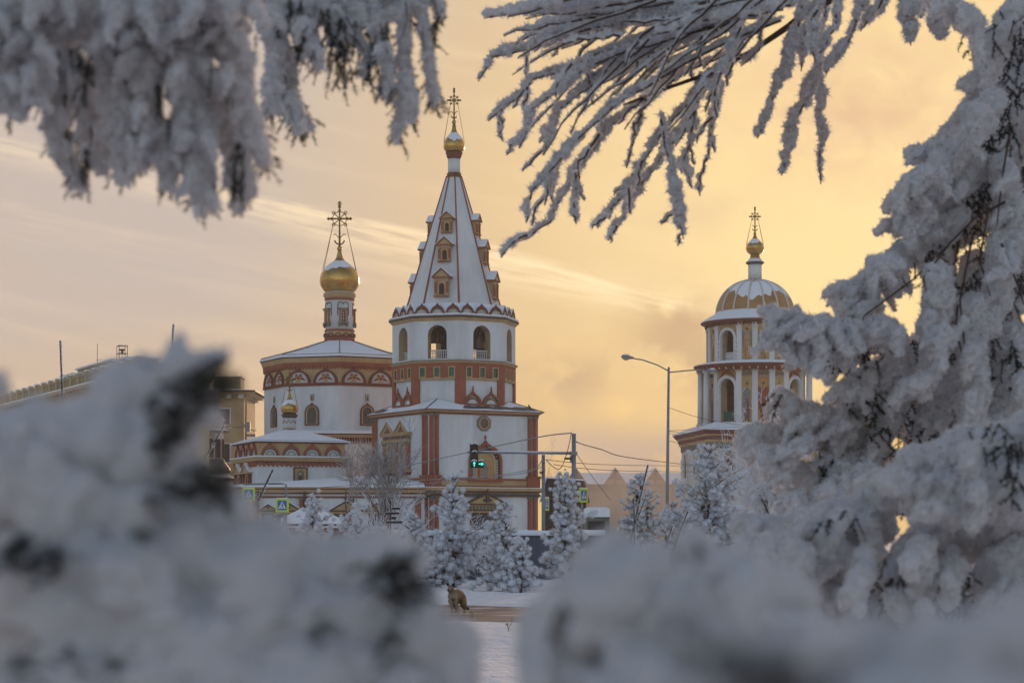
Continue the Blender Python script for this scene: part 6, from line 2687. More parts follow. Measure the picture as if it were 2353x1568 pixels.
def needle_tufts(name, parent, spots, seed, m=None):
    """dark needled shoots: spots = (u, v, D, length px, direction degrees, needle px, count)"""
    rs = np.random.RandomState(seed)
    off = np.array(parent.location)
    Vs, Fs, o = [], [], 0
    mb = MB()
    for (u, v, D, L, an, nl, cnt) in spots:
        k = D / F
        a = R_(an)
        ax = np.array([math.cos(a), rs.uniform(-.4, .2), -math.sin(a)])
        ax /= np.linalg.norm(ax)
        p0 = np.array(P(u, v, D)) - off
        t = rs.rand(cnt)
        p = p0 + ax * (t * L * k)[:, None]
        side = unit(np.cross(ax, rs.normal(size=(cnt, 3))))
        d = unit(side * 1.0 + ax * .75)
        V, Fc = spikes(p, d, k * nl * rs.uniform(.6, 1.1, cnt) * (1.1 - .5 * t), np.full(cnt, k * max(1.1, nl * .055)), rs)
        Vs.append(V)
        Fs.append(Fc + o)
        o += len(V)
        mb.tube([p0, p0 + ax * L * k], [k * 1.2, k * .7], 5, TWIG)
    V = np.concatenate(Vs)
    Fc = np.concatenate(Fs)
    n0 = len(V)
    TV = np.array(mb.v)
    TF = [np.array([f for f in mb.f if len(f) == 4]) + n0]
    o = np_mesh(name, np.concatenate([V, TV]), [Fc] + TF, [m or NEEDLE, TWIG], np.concatenate([np.zeros(len(Fc), int), np.ones(len(TF[0]), int)]), parent=parent)
    o['kind'] = 'stuff'
    return o


def twig_line(mb, pts, D, r0, r1, off):
    w = []
    for c in pts:
        dd = c[3] if len(c) > 3 else 0
        w.append(P(c[0], c[1], D + dd) - Vector(off))
    n = len(w)
    mb.tube(w, [(r0 + (r1 - r0) * i / max(1, n - 1)) * D / F for i in range(n)], 6, TWIG)


# ---------------------------------------------------------------- (1) larch fan at the top centre
def bend(ch, rs, n=3, amt=5):
    """subdivide a polyline with a little irregularity"""
    out = []
    for i in range(len(ch) - 1):
        a, b = ch[i], ch[i + 1]
        for j in range(n):
            t = j / n
            q = [a[x] + (b[x] - a[x]) * t for x in range(2)]
            if not (i == 0 and j == 0):
                q = [q[0] + rs.uniform(-amt, amt), q[1] + rs.uniform(-amt, amt)]
            out.append(tuple(q))
    out.append(tuple(ch[-1][:2]))
    return out


def larch():
    D = 8.5
    T = thing('larch_branch', 'rimed larch branch fanning into long bare twigs at the top centre', 'branch', P(1980, -60, D))
    off = np.array(T.location)
    rs = np.random.RandomState(31)
    TW = [
        ([(1820, 10), (1543, 33), (1353, 61), (1225, 108), (1130, 130), (1097, 184)], 11),
        ([(1700, 30), (1600, 61), (1376, 117), (1225, 184), (1120, 276)], 8),
        ([(1640, 60), (1487, 100), (1353, 150), (1225, 245), (1192, 338)], 9),
        ([(1700, 60), (1600, 84), (1431, 145), (1281, 250), (1245, 354)], 9),
        ([(1793, 45), (1576, 140), (1420, 234), (1309, 334), (1217, 440)], 9),
        ([(1700, 110), (1543, 184), (1398, 290), (1309, 412), (1259, 512), (1186, 553)], 9),
        ([(1342, 312), (1264, 384), (1250, 470)], 6),
        ([(1376, 306), (1320, 384), (1314, 494)], 7),
        ([(1690, 140), (1632, 167), (1576, 245), (1487, 345), (1443, 434), (1371, 522)], 8),
        ([(1690, 130), (1600, 228), (1532, 334), (1443, 468), (1396, 550)], 9),
        ([(1515, 270), (1526, 334), (1554, 434), (1568, 545)], 14),
        ([(1600, 230), (1590, 300), (1568, 365)], 9),
        ([(1650, 150), (1643, 200), (1624, 365)], 8),
        ([(1482, 223), (1470, 280), (1438, 384)], 7),
        ([(1443, 430), (1448, 490)], 4),
        ([(1843, -10), (1821, 95), (1793, 184), (1738, 315)], 12),
        ([(1877, 150), (1866, 184), (1821, 278), (1793, 400)], 12),
        ([(1894, -10), (1886, 100), (1883, 190), (1884, 312), (1884, 420)], 10),
        ([(1880, 10), (1843, 84), (1838, 160)], 14),
        ([(1990, -10), (1944, 95), (1894, 170)], 14),
        ([(2030, -10), (1983, 61)], 10),
        ([(2077, -10), (2080, 50), (2090, 100)], 17),
        ([(2150, -10), (2150, 40), (2156, 85)], 30),
        ([(1877, 20), (1860, 60), (1870, 140)], 12),
        ([(1930, -10), (1915, 60), (1880, 120)], 12),
        ([(1700, 60), (1672, 130), (1640, 210)], 9),
        ([(1760, 40), (1742, 110), (1700, 150)], 9),
        ([(2040, -10), (2010, 30), (1975, 70)], 9),
        ([(2120, -10), (2112, 40)], 12),
    ]
    NT = len(TW)
    for i in range(58):                       # dense sheaf of parallel twigs
        t = rs.rand()
        x0, y0 = 1840 - 430 * t, -20 + 150 * t * rs.rand()
        an = R_(rs.uniform(184, 222))
        L = rs.uniform(170, 520) * (1 - .35 * t)
        ch = [(x0, y0)]
        for s in (1, 2, 3):
            an += R_(rs.uniform(-7, 14))
            ch.append((ch[-1][0] + L / 3 * math.cos(an), ch[-1][1] - L / 3 * math.sin(an)))
        TW.append((ch, rs.uniform(3, 6)))
    for i in range(70):                       # short side twigs hanging from the long ones
        ch = TW[rs.randint(0, 14)][0]
        j = rs.randint(0, len(ch) - 1)
        t = rs.rand()
        x0, y0 = ch[j][0] + (ch[j + 1][0] - ch[j][0]) * t, ch[j][1] + (ch[j + 1][1] - ch[j][1]) * t
        an, L = R_(rs.uniform(205, 275)), rs.uniform(35, 90)
        TW.append(([(x0, y0), (x0 + L * .5 * math.cos(an), y0 - L * .5 * math.sin(an)), (x0 + L * math.cos(an + .15), y0 - L * math.sin(an + .15))], rs.uniform(4, 7.5)))
    for i in range(24):                       # thick rime along the upper edge
        x0 = rs.uniform(1420, 1800)
        y = rs.uniform(-25, 40)
        L = rs.uniform(170, 330)
        TW.append(([(x0, y), (x0 - L * .5, y + L * .06 + rs.uniform(-8, 8)), (x0 - L, y + L * .14 + rs.uniform(-10, 16))], rs.uniform(8, 15)))
    W, R = [], []
    mb = MB()
    for i, (ch, r) in enumerate(TW):
        dd = rs.uniform(-.6, .6)
        pts = bend(ch, rs)
        n = len(pts)
        rm = []
        bare = rs.rand() < .35 and i > 5
        for j, p in enumerate(pts):
            t = j / (n - 1)
            kx = r * (.6 + .5 * math.sin(math.pi * min(1, t * .8 + .12))) * (1 if t < .93 else .75)
            kx *= min(1.35, max(.45, .95 + 1.0 * float(pnoise(np.array([[j * .9 + i * 3.1, i * .7, 1.5]]))[0])))
            if bare and t < .4:
                kx *= .45
            rm.append((p[0] + r * .2, p[1] - r * .55, kx * .95, dd))
        w, q = chain_spheres([rm], D, rs, sp=.55, jit=.25, rv=.3)
        if i < NT:                            # the long twigs: each a part, its rime a sub-part
            tb = MB()
            twig_line(tb, [(p[0] + r * .15, p[1] + r * .30, 0, dd - .008) for p in pts], D, 2.7, 1.4, off)
            tw = tb.build('twig', T, False)
            o = rime_mass('rime', T, w, q, .0046, 100 + i, amp=.6, l1=1.8, l2=.8, nspk=fur_count([(x[0], x[1], x[2]) for x in rm], .55), smooth=1, fur=(14, 1.5, D))[0]
            o.parent = tw
            continue
        W.append(w)
        R.append(q)
        twig_line(mb, [(p[0] + r * .15, p[1] + r * .30, 0, dd - .008) for p in pts], D, 2.7, 1.4, off)
    sh = mb.build('fine_twig_sheaf', T, False)
    sh['kind'] = 'stuff'
    mb = MB()
    mb.tube([P(2500, -260, D) - Vector(off), P(2200, -120, D) - Vector(off), P(1960, -30, D) - Vector(off), P(1877, 12, D) - Vector(off), P(1810, 62, D) - Vector(off), P(1727, 118, D) - Vector(off), P(1632, 168, D) - Vector(off), P(1540, 200, D) - Vector(off), P(1431, 242, D) - Vector(off)],
            [x * D / F for x in (26, 20, 14, 12, 7.5, 6, 5, 4, 2.5)], 8, TWIG)
    mb.build('limb', T, False)
    W, R = np.concatenate(W), np.concatenate(R)
    o = rime_mass('rime', T, W, R, .0046, 5, amp=.6, l1=1.8, l2=.8, nspk=80000, smooth=1, fur=(14, 1.5, D))[0]
    o.parent = sh


larch()


# ---------------------------------------------------------------- (2) spruce boughs at the top left
def spruce():
    D = 3.1
    T = thing('spruce_boughs', 'heavily rimed spruce boughs drooping into the top left corner', 'branch', P(-200, -200, D))
    rs = np.random.RandomState(41)
    # main hanging sprays: (polyline with radius)
    left = [
        [(-40, 40, 60), (60, 60, 70), (200, 40, 75), (330, 60, 70)],
        [(0, 80, 60), (10, 180, 48), (25, 235, 34), (45, 268, 20)],
        [(70, 80, 60), (90, 160, 50), (85, 215, 36), (95, 232, 20)],
        [(150, 60, 60), (140, 180, 48), (130, 270, 40), (140, 345, 34), (180, 405, 28), (196, 436, 13)],
        [(190, 180, 50), (210, 290, 46), (220, 350, 38), (235, 388, 24)],
        [(250, 100, 60), (265, 230, 52), (285, 330, 44), (290, 395, 30), (280, 410, 22)],
        [(330, 120, 70), (340, 240, 50), (345, 320, 36), (330, 360, 24)],
        [(300, 330, 30), (340, 360, 24), (310, 380, 20)],
        [(430, 40, 80), (440, 150, 70), (450, 250, 62), (450, 330, 55), (460, 400, 50), (470, 455, 36), (462, 484, 20)],
        [(400, 300, 40), (390, 370, 34), (385, 420, 24), (395, 436, 14)],
        [(500, 200, 50), (530, 300, 46), (545, 380, 40), (560, 440, 34), (545, 478, 20)],
        [(520, 60, 60), (545, 160, 46), (565, 250, 38), (590, 320, 30), (606, 372, 18)],
        [(575, 300, 30), (600, 350, 22), (610, 380, 14)],
        [(-40, 10, 70), (120, -20, 80), (300, -10, 80), (480, -10, 80), (560, 0, 60)],
    ]
    right = [
        [(560, -10, 50), (640, 20, 50), (720, 10, 50), (860, -10, 44), (960, -10, 30)],
        [(620, 40, 34), (640, 120, 26), (620, 190, 24), (640, 250, 20)],
        [(650, 190, 22), (620, 240, 18), (612, 262, 12)],
        [(655, 150, 26), (665, 220, 24), (680, 270, 22), (712, 292, 12)],
        [(670, 230, 18), (690, 285, 15), (682, 304, 9)],
        [(700, 60, 30), (720, 110, 22), (735, 150, 14)],
        [(760, 20, 34), (775, 80, 24), (790, 120, 15)],
        [(820, 20, 26), (810, 80, 20), (835, 110, 15), (860, 130, 12)],
        [(690, 20, 30), (700, 90, 20), (690, 130, 14)],
        [(850, 0, 24), (870, 60, 20), (880, 120, 18), (900, 160, 14)],
        [(870, 100, 18), (840, 150, 14), (832, 172, 9)],
        [(880, 110, 20), (890, 180, 16), (876, 210, 12)],
        [(930, 0, 18), (926, 80, 17), (930, 160, 18), (928, 230, 17), (914, 290, 15), (912, 325, 9)],
        [(930, 180, 15), (948, 220, 14), (950, 262, 12), (938, 280, 7)],
        [(905, 200, 14), (892, 230, 9)],
        [(960, 0, 16), (975, 60, 15), (985, 130, 13), (990, 190, 14), (1000, 226, 13), (996, 240, 7)],
        [(1000, -10, 15), (1012, 20, 13), (1004, 40, 9)],
        [(905, 30, 13), (870, 50, 10), (842, 68, 7)],
        [(780, 0, 26), (800, 50, 22), (820, 60, 20)],
    ]
    for grp, dd, sd, vx, ns in ((left, 0.0, 6, .0042, 60000), (right, 1.3, 7, .0042, 50000)):
        G = []
        for ch in grp:
            q = dd + rs.uniform(-.13, .13)
            main = [(a, b, c * (.70 if grp is left else .82), q) for a, b, c in ch]
            g = [main]
            for i in range(len(main)):         # little side fingers hanging off every spray
                for j in range(6 if grp is left else 4):
                    a, b, c, d_ = main[i]
                    if rs.rand() < .35:
                        continue
                    s = rs.choice((-1, 1))
                    an = R_(rs.uniform(35, 75))
                    L = c * rs.uniform(.9, 1.9)
                    d_ = d_ + rs.uniform(-.08, .05)
                    b = b + rs.uniform(-.6, .6) * c
                    g.append([(a + s * c * .5, b, c * .30, d_ - .03), (a + s * (c * .5 + L * .5 * math.cos(an)), b + L * .5 * math.sin(an), c * .24, d_ - .03),
                              (a + s * (c * .5 + L * .8 * math.cos(an)), b + L * math.sin(an), c * .10, d_ - .03)])
            G.append(g)
        boughs(T, 'bough', G, D, dd, rs, sd * 10, .27, .18, .15, .26, vx, amp=.6, l1=1.4, l2=.6, smooth=3, fur=(15, 1.7, D + dd), w3=.8, axis=(.15, 0, -1))
    sp = []
    for (x, y, n, rad) in ((190, 110, 7, 22), (200, 160, 8, 20), (290, 60, 5, 30), (440, 20, 5, 18), (90, 70, 4, 26), (20, 60, 4, 30), (560, 330, 5, 16), (545, 400, 6, 14), (505, 170, 4, 16),
                           (690, 80, 6, 30), (780, 60, 9, 26), (760, 110, 8, 24), (800, 130, 5, 22), (870, 70, 6, 20), (860, 130, 5, 16), (640, 20, 6, 26), (190, 350, 3, 14), (355, 200, 5, 14), (300, 290, 3, 12), (420, 260, 4, 14), (720, 40, 7, 26), (1000, 60, 3, 10)):
        for j in range(n):
            sp.append((x + rs.normal() * rad * .8, y + rs.normal() * rad, (D - .08 if x < 600 else D + 1.2) + rs.uniform(-.05, .06), rs.uniform(40, 85), 95 + rs.normal() * 14, rs.uniform(15, 25), 60))
    for grp, dd in ((left, .12), (right, 1.42)):     # dark inner twigs seen between the sprays
        for ch in grp:
            for i in range(len(ch) - 1):
                for q in range(9):
                    t = rs.rand()
                    a = [ch[i][x] + (ch[i + 1][x] - ch[i][x]) * t for x in range(3)]
                    sp.append((a[0] + rs.normal() * a[2] * .5, a[1] + rs.normal() * a[2] * .4 - 10, D + dd + rs.uniform(-.05, .05), rs.uniform(25, 55), 95 + rs.normal() * 25, rs.uniform(12, 20), 40))
    needle_tufts('needles', T, sp, 9)
    mb = MB()
    off = np.array(T.location)
    for i in range(60):
        ch = (left + right)[rs.randint(0, len(left + right))]
        j = rs.randint(0, len(ch) - 1)
        a, b = ch[j], ch[j + 1]
        dd = -.05 if a[0] < 600 else 1.25
        c = a[2] * .75
        x0, y0 = a[0] + rs.uniform(-c, c), a[1] + rs.uniform(-c, c)
        twig_line(mb, [(x0, y0, 0, dd), ((x0 + b[0]) / 2 + rs.uniform(-8, 8), (y0 + b[1]) / 2, 0, dd), (b[0] + rs.uniform(-c, c) * .6, b[1] + rs.uniform(0, 20), 0, dd)], D, 2.2, 1.0, off)
    for a in ():
        twig_line(mb, [(a[0], a[1], 0, .1), ((a[0] + a[2]) / 2, (a[1] + a[3]) / 2, 0, .2), (a[2], a[3], 0, .4)], D, 22, 8, off)
    tw = mb.build('fine_twigs', T, False)
    tw['kind'] = 'stuff'
    for a in ((-300, -150, 520, 0), (-300, -180, 960, -30)):
        mb = MB()
        twig_line(mb, [(a[0], a[1], 0, .1), ((a[0] + a[2]) / 2, (a[1] + a[3]) / 2, 0, .2), (a[2], a[3], 0, .4)], D, 22, 8, off)
        mb.build('limb', T, False)


spruce()


# ---------------------------------------------------------------- (3) the big rimed pine at the right
def right_pine():
    D = 7.5
    T = thing('rimed_pine', 'large pine at the right edge with boughs swollen by thick rime', 'pine', Vector((2.55, 8.3, 0)))
    off = np.array(T.location)
    rs = np.random.RandomState(52)
    mb = MB()
    mb.tube([(0, 0, -.05), (.03, .02, 1.5), (.0, .0, 3.4), (-.02, 0, 5.2)], [.17, .14, .11, .06], 14, BARK)
    mb.build('trunk', T)
    # layers: (depth offset, chains, finger settings)
    back = [
        [(2370, -20, 60), (2330, 60, 55), (2300, 130, 50)],
        [(2352, 60, 70), (2305, 180, 60), (2275, 290, 54), (2250, 380, 46)],
        [(2330, 200, 90), (2290, 330, 70), (2250, 430, 60), (2180, 470, 46), (2120, 430, 40), (2090, 420, 28)],
        [(2340, 350, 90), (2260, 480, 66), (2170, 540, 52), (2110, 580, 40), (2050, 600, 30)],
        [(2352, 500, 90), (2320, 640, 80), (2280, 760, 90), (2330, 880, 90)],
        [(2250, 620, 60), (2200, 700, 60), (2150, 780, 70), (2200, 860, 80), (2300, 960, 90)],
        [(2150, 780, 60), (2080, 820, 60), (2020, 880, 60), (2080, 960, 70), (2180, 1000, 80)],
        [(2010, 780, 46), (1950, 790, 40), (1900, 785, 30)],
        [(2030, 900, 60), (1960, 930, 48), (1910, 950, 42), (1950, 1010, 46), (2050, 1080, 60)],
        [(2150, 1050, 90), (2050, 1130, 70), (1960, 1180, 50), (1890, 1190, 40)],
        [(2352, 1050, 100), (2280, 1150, 100), (2200, 1250, 90), (2120, 1280, 60)],
        [(2000, 1150, 50), (1930, 1230, 44), (1850, 1260, 44), (1800, 1300, 50)],
        [(1930, 1320, 80), (2060, 1350, 90), (2200, 1360, 90), (2352, 1380, 80)],
    ]
    front = [
        [(2330, 20, 46), (2285, 120, 42), (2245, 230, 38), (2195, 300, 32), (2140, 340, 24), (2114, 352, 14)],
        [(2280, 230, 46), (2200, 350, 40), (2140, 400, 36), (2085, 420, 28), (2068, 450, 16)],
        [(2250, 380, 46), (2170, 460, 38), (2110, 500, 34), (2062, 500, 22)],
        [(2200, 500, 44), (2130, 540, 38), (2070, 590, 40), (2010, 640, 42), (1965, 670, 36), (1925, 700, 22)],
        [(2060, 610, 34), (2000, 600, 22)],
        [(1990, 690, 26), (1985, 740, 17), (1962, 790, 12), (1945, 806, 8)],
        [(2050, 760, 44), (1960, 760, 38), (1900, 750, 34), (1850, 745, 30), (1800, 735, 27), (1752, 714, 19)],
        [(1830, 735, 24), (1828, 712, 18)],
        [(1930, 800, 42), (1870, 800, 36), (1825, 790, 30), (1782, 775, 22)],
        [(2040, 870, 50), (1985, 870, 40), (1950, 890, 34)],
        [(1960, 960, 46), (1890, 960, 38), (1830, 940, 32), (1790, 905, 24)],
        [(1960, 1010, 46), (1880, 1010, 38), (1810, 1000, 30), (1750, 985, 24), (1718, 1004, 17)],
        [(1850, 1020, 32), (1800, 1050, 26), (1745, 1040, 20)],
        [(1950, 1060, 44), (1890, 1080, 36), (1830, 1090, 30), (1800, 1060, 24)],
        [(1990, 1100, 46), (1910, 1130, 38), (1860, 1160, 32), (1812, 1140, 26)],
        [(2150, 640, 50), (2150, 740, 46), (2140, 830, 40), (2120, 900, 30)],
        [(2230, 700, 50), (2230, 800, 50), (2240, 900, 44), (2220, 980, 34)],
        [(2300, 560, 50), (2290, 680, 46), (2260, 760, 40)],
        [(2330, 780, 50), (2320, 900, 54), (2290, 1000, 44)],
        [(2080, 860, 46), (2040, 960, 44), (2010, 1050, 40), (2000, 1110, 28)],
        [(2160, 880, 50), (2140, 980, 46), (2110, 1060, 40), (2120, 1110, 26)],
        [(2060, 780, 40), (2060, 840, 34)],
        [(2240, 60, 36), (2210, 30, 34), (2170, 10, 30)],
        [(2300, 380, 44), (2320, 480, 44), (2330, 580, 40)],
    ]
    near = [
        [(2400, 1000, 70), (2300, 1040, 62), (2220, 1030, 55), (2160, 1060, 50), (2090, 1090, 44), (2050, 1110, 34)],
        [(2352, 1100, 80), (2260, 1130, 72), (2180, 1140, 60), (2120, 1150, 44), (2104, 1140, 26)],
        [(2352, 1200, 80), (2250, 1210, 76), (2170, 1230, 62), (2110, 1245, 44), (2082, 1250, 24)],
        [(2400, 1300, 90), (2330, 1310, 80), (2290, 1350, 60)],
        [(2130, 1260, 36), (2100, 1280, 24)],
        [(2050, 1130, 52), (1980, 1180, 46), (1900, 1190, 38), (1860, 1200, 30), (1820, 1190, 22)],
        [(2010, 1190, 50), (1950, 1250, 48), (1890, 1280, 46), (1830, 1290, 44)],
        [(1900, 1230, 36), (1830, 1230, 34), (1760, 1210, 32), (1700, 1215, 26)],
        [(1840, 1280, 44), (1770, 1270, 40), (1710, 1260, 34)],
        [(2080, 1260, 30), (2060, 1330, 26), (2050, 1380, 20)],
        [(2130, 1290, 26), (2120, 1360, 24), (2110, 1390, 18)],
        [(2190, 1300, 34), (2170, 1360, 24)],
        [(1990, 1290, 30), (1970, 1360, 26)],
        [(1880, 1310, 50), (1900, 1400, 60), (1980, 1430, 60), (2080, 1440, 60), (2200, 1440, 60), (2352, 1430, 70)],
        [(1780, 1310, 50), (1830, 1390, 60)],
        [(2352, 1380, 50), (2270, 1400, 40)],
    ]

    for (ch, dd, per, fs, sd, vx, ap) in ((back, .9, 3, (40, 100, 10, 22, 20, 110), 110, .0085, .55), (front, 0, 4, (28, 82, 8, 18, 0, 115), 210, .0062, .55), (near, -2.4, 2, (30, 70, 14, 26, 10, 110), 310, .0050, .32)):
        G = []
        for q in ch:
            j = rs.uniform(-.22, .22)
            main = [(a, b, c * (.70 if dd == 0 else (.66 if dd > 0 else .98)), dd + j) for a, b, c in q]
            g = [main]
            for i in range(len(main) - 1):
                for w in range(per):
                    t = rs.rand()
                    a = [main[i][x] + (main[i + 1][x] - main[i][x]) * t for x in range(3)]
                    an = R_(rs.uniform(fs[4], fs[5]))
                    L = rs.uniform(fs[0], fs[1])
                    x0, y0 = a[0] + rs.uniform(-.7, .7) * a[2], a[1] + rs.uniform(-.5, .7) * a[2]
                    r = rs.uniform(fs[2], fs[3])
                    d2 = dd + j + rs.uniform(-.2, .05)
                    g.append([(x0, y0, r, d2), (x0 - L * .55 * math.cos(an), y0 + L * .55 * math.sin(an), r * .9, d2), (x0 - L * math.cos(an + .2), y0 + L * math.sin(an + .2), r * .55, d2)])
            G.append(g)
        boughs(T, 'bough', G, D, dd, rs, sd, .26, .17, .13, .24, vx, amp=ap, l1=1.5, l2=.65, smooth=3, fur=(13, 1.5, D + dd), w3=.8, axis=(-.65, 0, -.75))
    sp = []
    for (x, y, n, rx, ry, dd) in ((2300, 620, 26, 40, 60, .1), (2240, 520, 16, 30, 40, .1), (2330, 820, 12, 16, 40, -.25), (2000, 870, 14, 26, 30, -.1), (1980, 900, 14, 20, 30, -.12), (1910, 1090, 8, 30, 30, -.2),
                                  (2200, 1000, 16, 50, 40, -.1), (2300, 1020, 22, 30, 16, -1.95), (2335, 1100, 14, 14, 40, -1.95), (2310, 60, 10, 30, 20, -.1), (2240, 100, 6, 20, 20, -.1), (2150, 620, 10, 30, 30, .0), (2080, 1290, 14, 40, 16, -1.85),
                                  (2120, 1330, 34, 40, 26, -1.75), (2200, 1340, 36, 26, 30, -1.75), (2040, 1340, 20, 30, 26, -1.75), (1950, 1080, 6, 30, 10, -.2), (1940, 1190, 8, 26, 8, -1.9),
                                  (1790, 905, 3, 8, 8, -.1), (1845, 1000, 4, 10, 6, -.1), (2060, 1000, 10, 40, 30, -.1), (2250, 760, 14, 40, 40, -.05), (2330, 420, 10, 16, 40, -.1), (1990, 760, 4, 14, 10, -.1)):
        for j in range(n):
            sp.append((x + rs.normal() * rx, y + rs.normal() * ry, D + (dd * 1.38 if dd < -1 else max(dd, -.03)) + rs.uniform(-.05, .12), rs.uniform(26, 60), rs.uniform(40, 150), rs.uniform(11, 20), 46))
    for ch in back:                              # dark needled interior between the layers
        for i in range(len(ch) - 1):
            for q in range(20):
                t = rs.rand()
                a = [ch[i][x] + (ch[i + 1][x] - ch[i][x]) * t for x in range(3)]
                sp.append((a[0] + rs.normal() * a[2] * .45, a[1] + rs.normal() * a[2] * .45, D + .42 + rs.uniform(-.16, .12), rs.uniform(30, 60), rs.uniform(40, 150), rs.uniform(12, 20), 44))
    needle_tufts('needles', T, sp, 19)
    mb = MB()
    for ch in ([(2352, 440, 0, .0), (2240, 500, 0, -.1), (2100, 640, 0, -.16), (1985, 725, 0, -.22), (1960, 790, 0, -.2)],
               [(2180, 560, 0, -.2), (2120, 640, 0, -.22), (2138, 720, 0, -.2)], [(2300, 560, 0, -.15), (2340, 660, 0, -.2), (2352, 700, 0, -.2)],
               [(2230, 560, 0, -.2), (2205, 690, 0, -.2), (2216, 800, 0, -.2), (2218, 860, 0, -.2)], [(2340, 1010, 0, -1.9), (2270, 1040, 0, -1.9)], [(2200, 700, 0, -.2), (2195, 760, 0, -.2), (2215, 830, 0, -.2)],
               [(2320, 300, 0, -.1), (2300, 420, 0, -.12), (2290, 520, 0, -.12)], [(2270, 480, 0, -.2), (2250, 600, 0, -.2), (2275, 680, 0, -.2)]):
        twig_line(mb, [(c[0], c[1], 0, (c[3] * 1.3 if c[3] < -1 else c[3] * 1.1)) for c in ch], D, 2.8, 1.2, off)
    tw = mb.build('hanging_twigs', T, False)
    tw['kind'] = 'stuff'
    for v in (100, 420, 700, 900, 1100):
        p = P(2270, v, D + .55) - Vector(off)
        mb = MB()
        mb.tube([Vector((0, 0, p.z + .25)), Vector((p.x * .5, p.y * .5, p.z + .1)), p], [.05, .035, .015], 8, BARK)
        mb.build('limb', T, False)


right_pine()


# ---------------------------------------------------------------- (4) near, strongly blurred bough at the lower left
def near_left():
    D = 1.12
    T = thing('snowy_shrub', 'out-of-focus snow-laden spruce shrub filling the lower left', 'shrub', P(300, 1700, D))
    rs = np.random.RandomState(61)
    ch = [
        [(-60, 990, 90), (20, 1025, 90), (120, 1035, 100), (230, 990, 105), (330, 910, 85), (390, 848, 54), (420, 808, 30)],
        [(385, 850, 40), (412, 800, 28), (418, 768, 15)],
        [(470, 845, 26), (515, 810, 15), (538, 792, 9)],
        [(-60, 900, 50), (-20, 900, 45), (0, 880, 36)],
        [(330, 900, 70), (420, 870, 50), (485, 835, 30), (522, 812, 14)],
        [(300, 1000, 120), (400, 960, 80), (460, 930, 50), (480, 960, 40)],
        [(330, 1080, 130), (420, 1090, 90), (470, 1110, 60), (490, 1140, 50)],
        [(-60, 1150, 150), (120, 1150, 150), (280, 1180, 150), (420, 1220, 120), (520, 1230, 76), (565, 1240, 44)],
        [(200, 1330, 150), (420, 1320, 130), (600, 1330, 110), (740, 1310, 90), (850, 1300, 76), (920, 1300, 54), (950, 1290, 36)],
        [(640, 1290, 60), (700, 1270, 50), (800, 1260, 40)],
        [(500, 1440, 150), (700, 1430, 130), (850, 1400, 90), (940, 1390, 60), (970, 1400, 40)],
        [(800, 1500, 130), (940, 1455, 80), (1030, 1480, 60), (1058, 1530, 50), (1066, 1600, 50)],
        [(-60, 1400, 170), (100, 1420, 170), (300, 1480, 170), (600, 1560, 150), (900, 1600, 130)],
        [(-60, 1600, 150), (200, 1640, 150), (600, 1680, 150), (1000, 1660, 80)],
        [(930, 1560, 80), (1000, 1560, 70)],
    ]
    boughs(T, 'bough', [[[(a, b, c, rs.uniform(-.01, .01)) for a, b, c in q]] for q in ch], D, 0, rs, 21, .45, .22, .18, .03, .0045, amp=.30, l1=1.2, l2=.5, smooth=2, fur=(26, 1.8, D))
    sp = []
    for (x, y, n, rx, ry, dd) in ((400, 930, 30, 40, 30, -.06), (460, 870, 24, 30, 14, -.05), (360, 1010, 24, 24, 30, -.06), (430, 1120, 26, 40, 20, -.06), (900, 1340, 24, 30, 26, -.05), (60, 1290, 20, 40, 20, -.06), (450, 900, 30, 26, 22, -.035), (390, 960, 18, 20, 30, -.04), (490, 870, 20, 16, 26, -.03), (430, 1100, 20, 40, 18, -.035), (480, 1130, 18, 20, 14, -.03), (335, 960, 12, 8, 40, -.035), (345, 1150, 8, 20, 14, -.035), (20, 1270, 26, 22, 22, -.04), (80, 1290, 14, 26, 12, -.04),
                                  (880, 1320, 30, 26, 20, -.035), (910, 1350, 24, 30, 16, -.03), (710, 1450, 9, 24, 10, -.04), (200, 1525, 9, 40, 12, -.05), (40, 1530, 9, 30, 16, -.05), (300, 1220, 5, 12, 8, -.04), (880, 1500, 10, 10, 30, -.03)):
        for j in range(n):
            sp.append((x + rs.normal() * rx, y + rs.normal() * ry, D + dd - .012 + rs.uniform(-.012, .012), rs.uniform(24, 60), rs.uniform(-50, 50), rs.uniform(18, 30), 34))
    needle_tufts('needles', T, sp, 29)
    mb = MB()
    p = Vector((0, 0, 0))
    g = Vector((.15, .5, -T.location.z))
    mb.tube([p + Vector((0, .06, -.03)), Vector((.05, .25, -T.location.z * .5)), g], [.012, .016, .02], 8, BARK)
    mb.build('stem', T)


near_left()


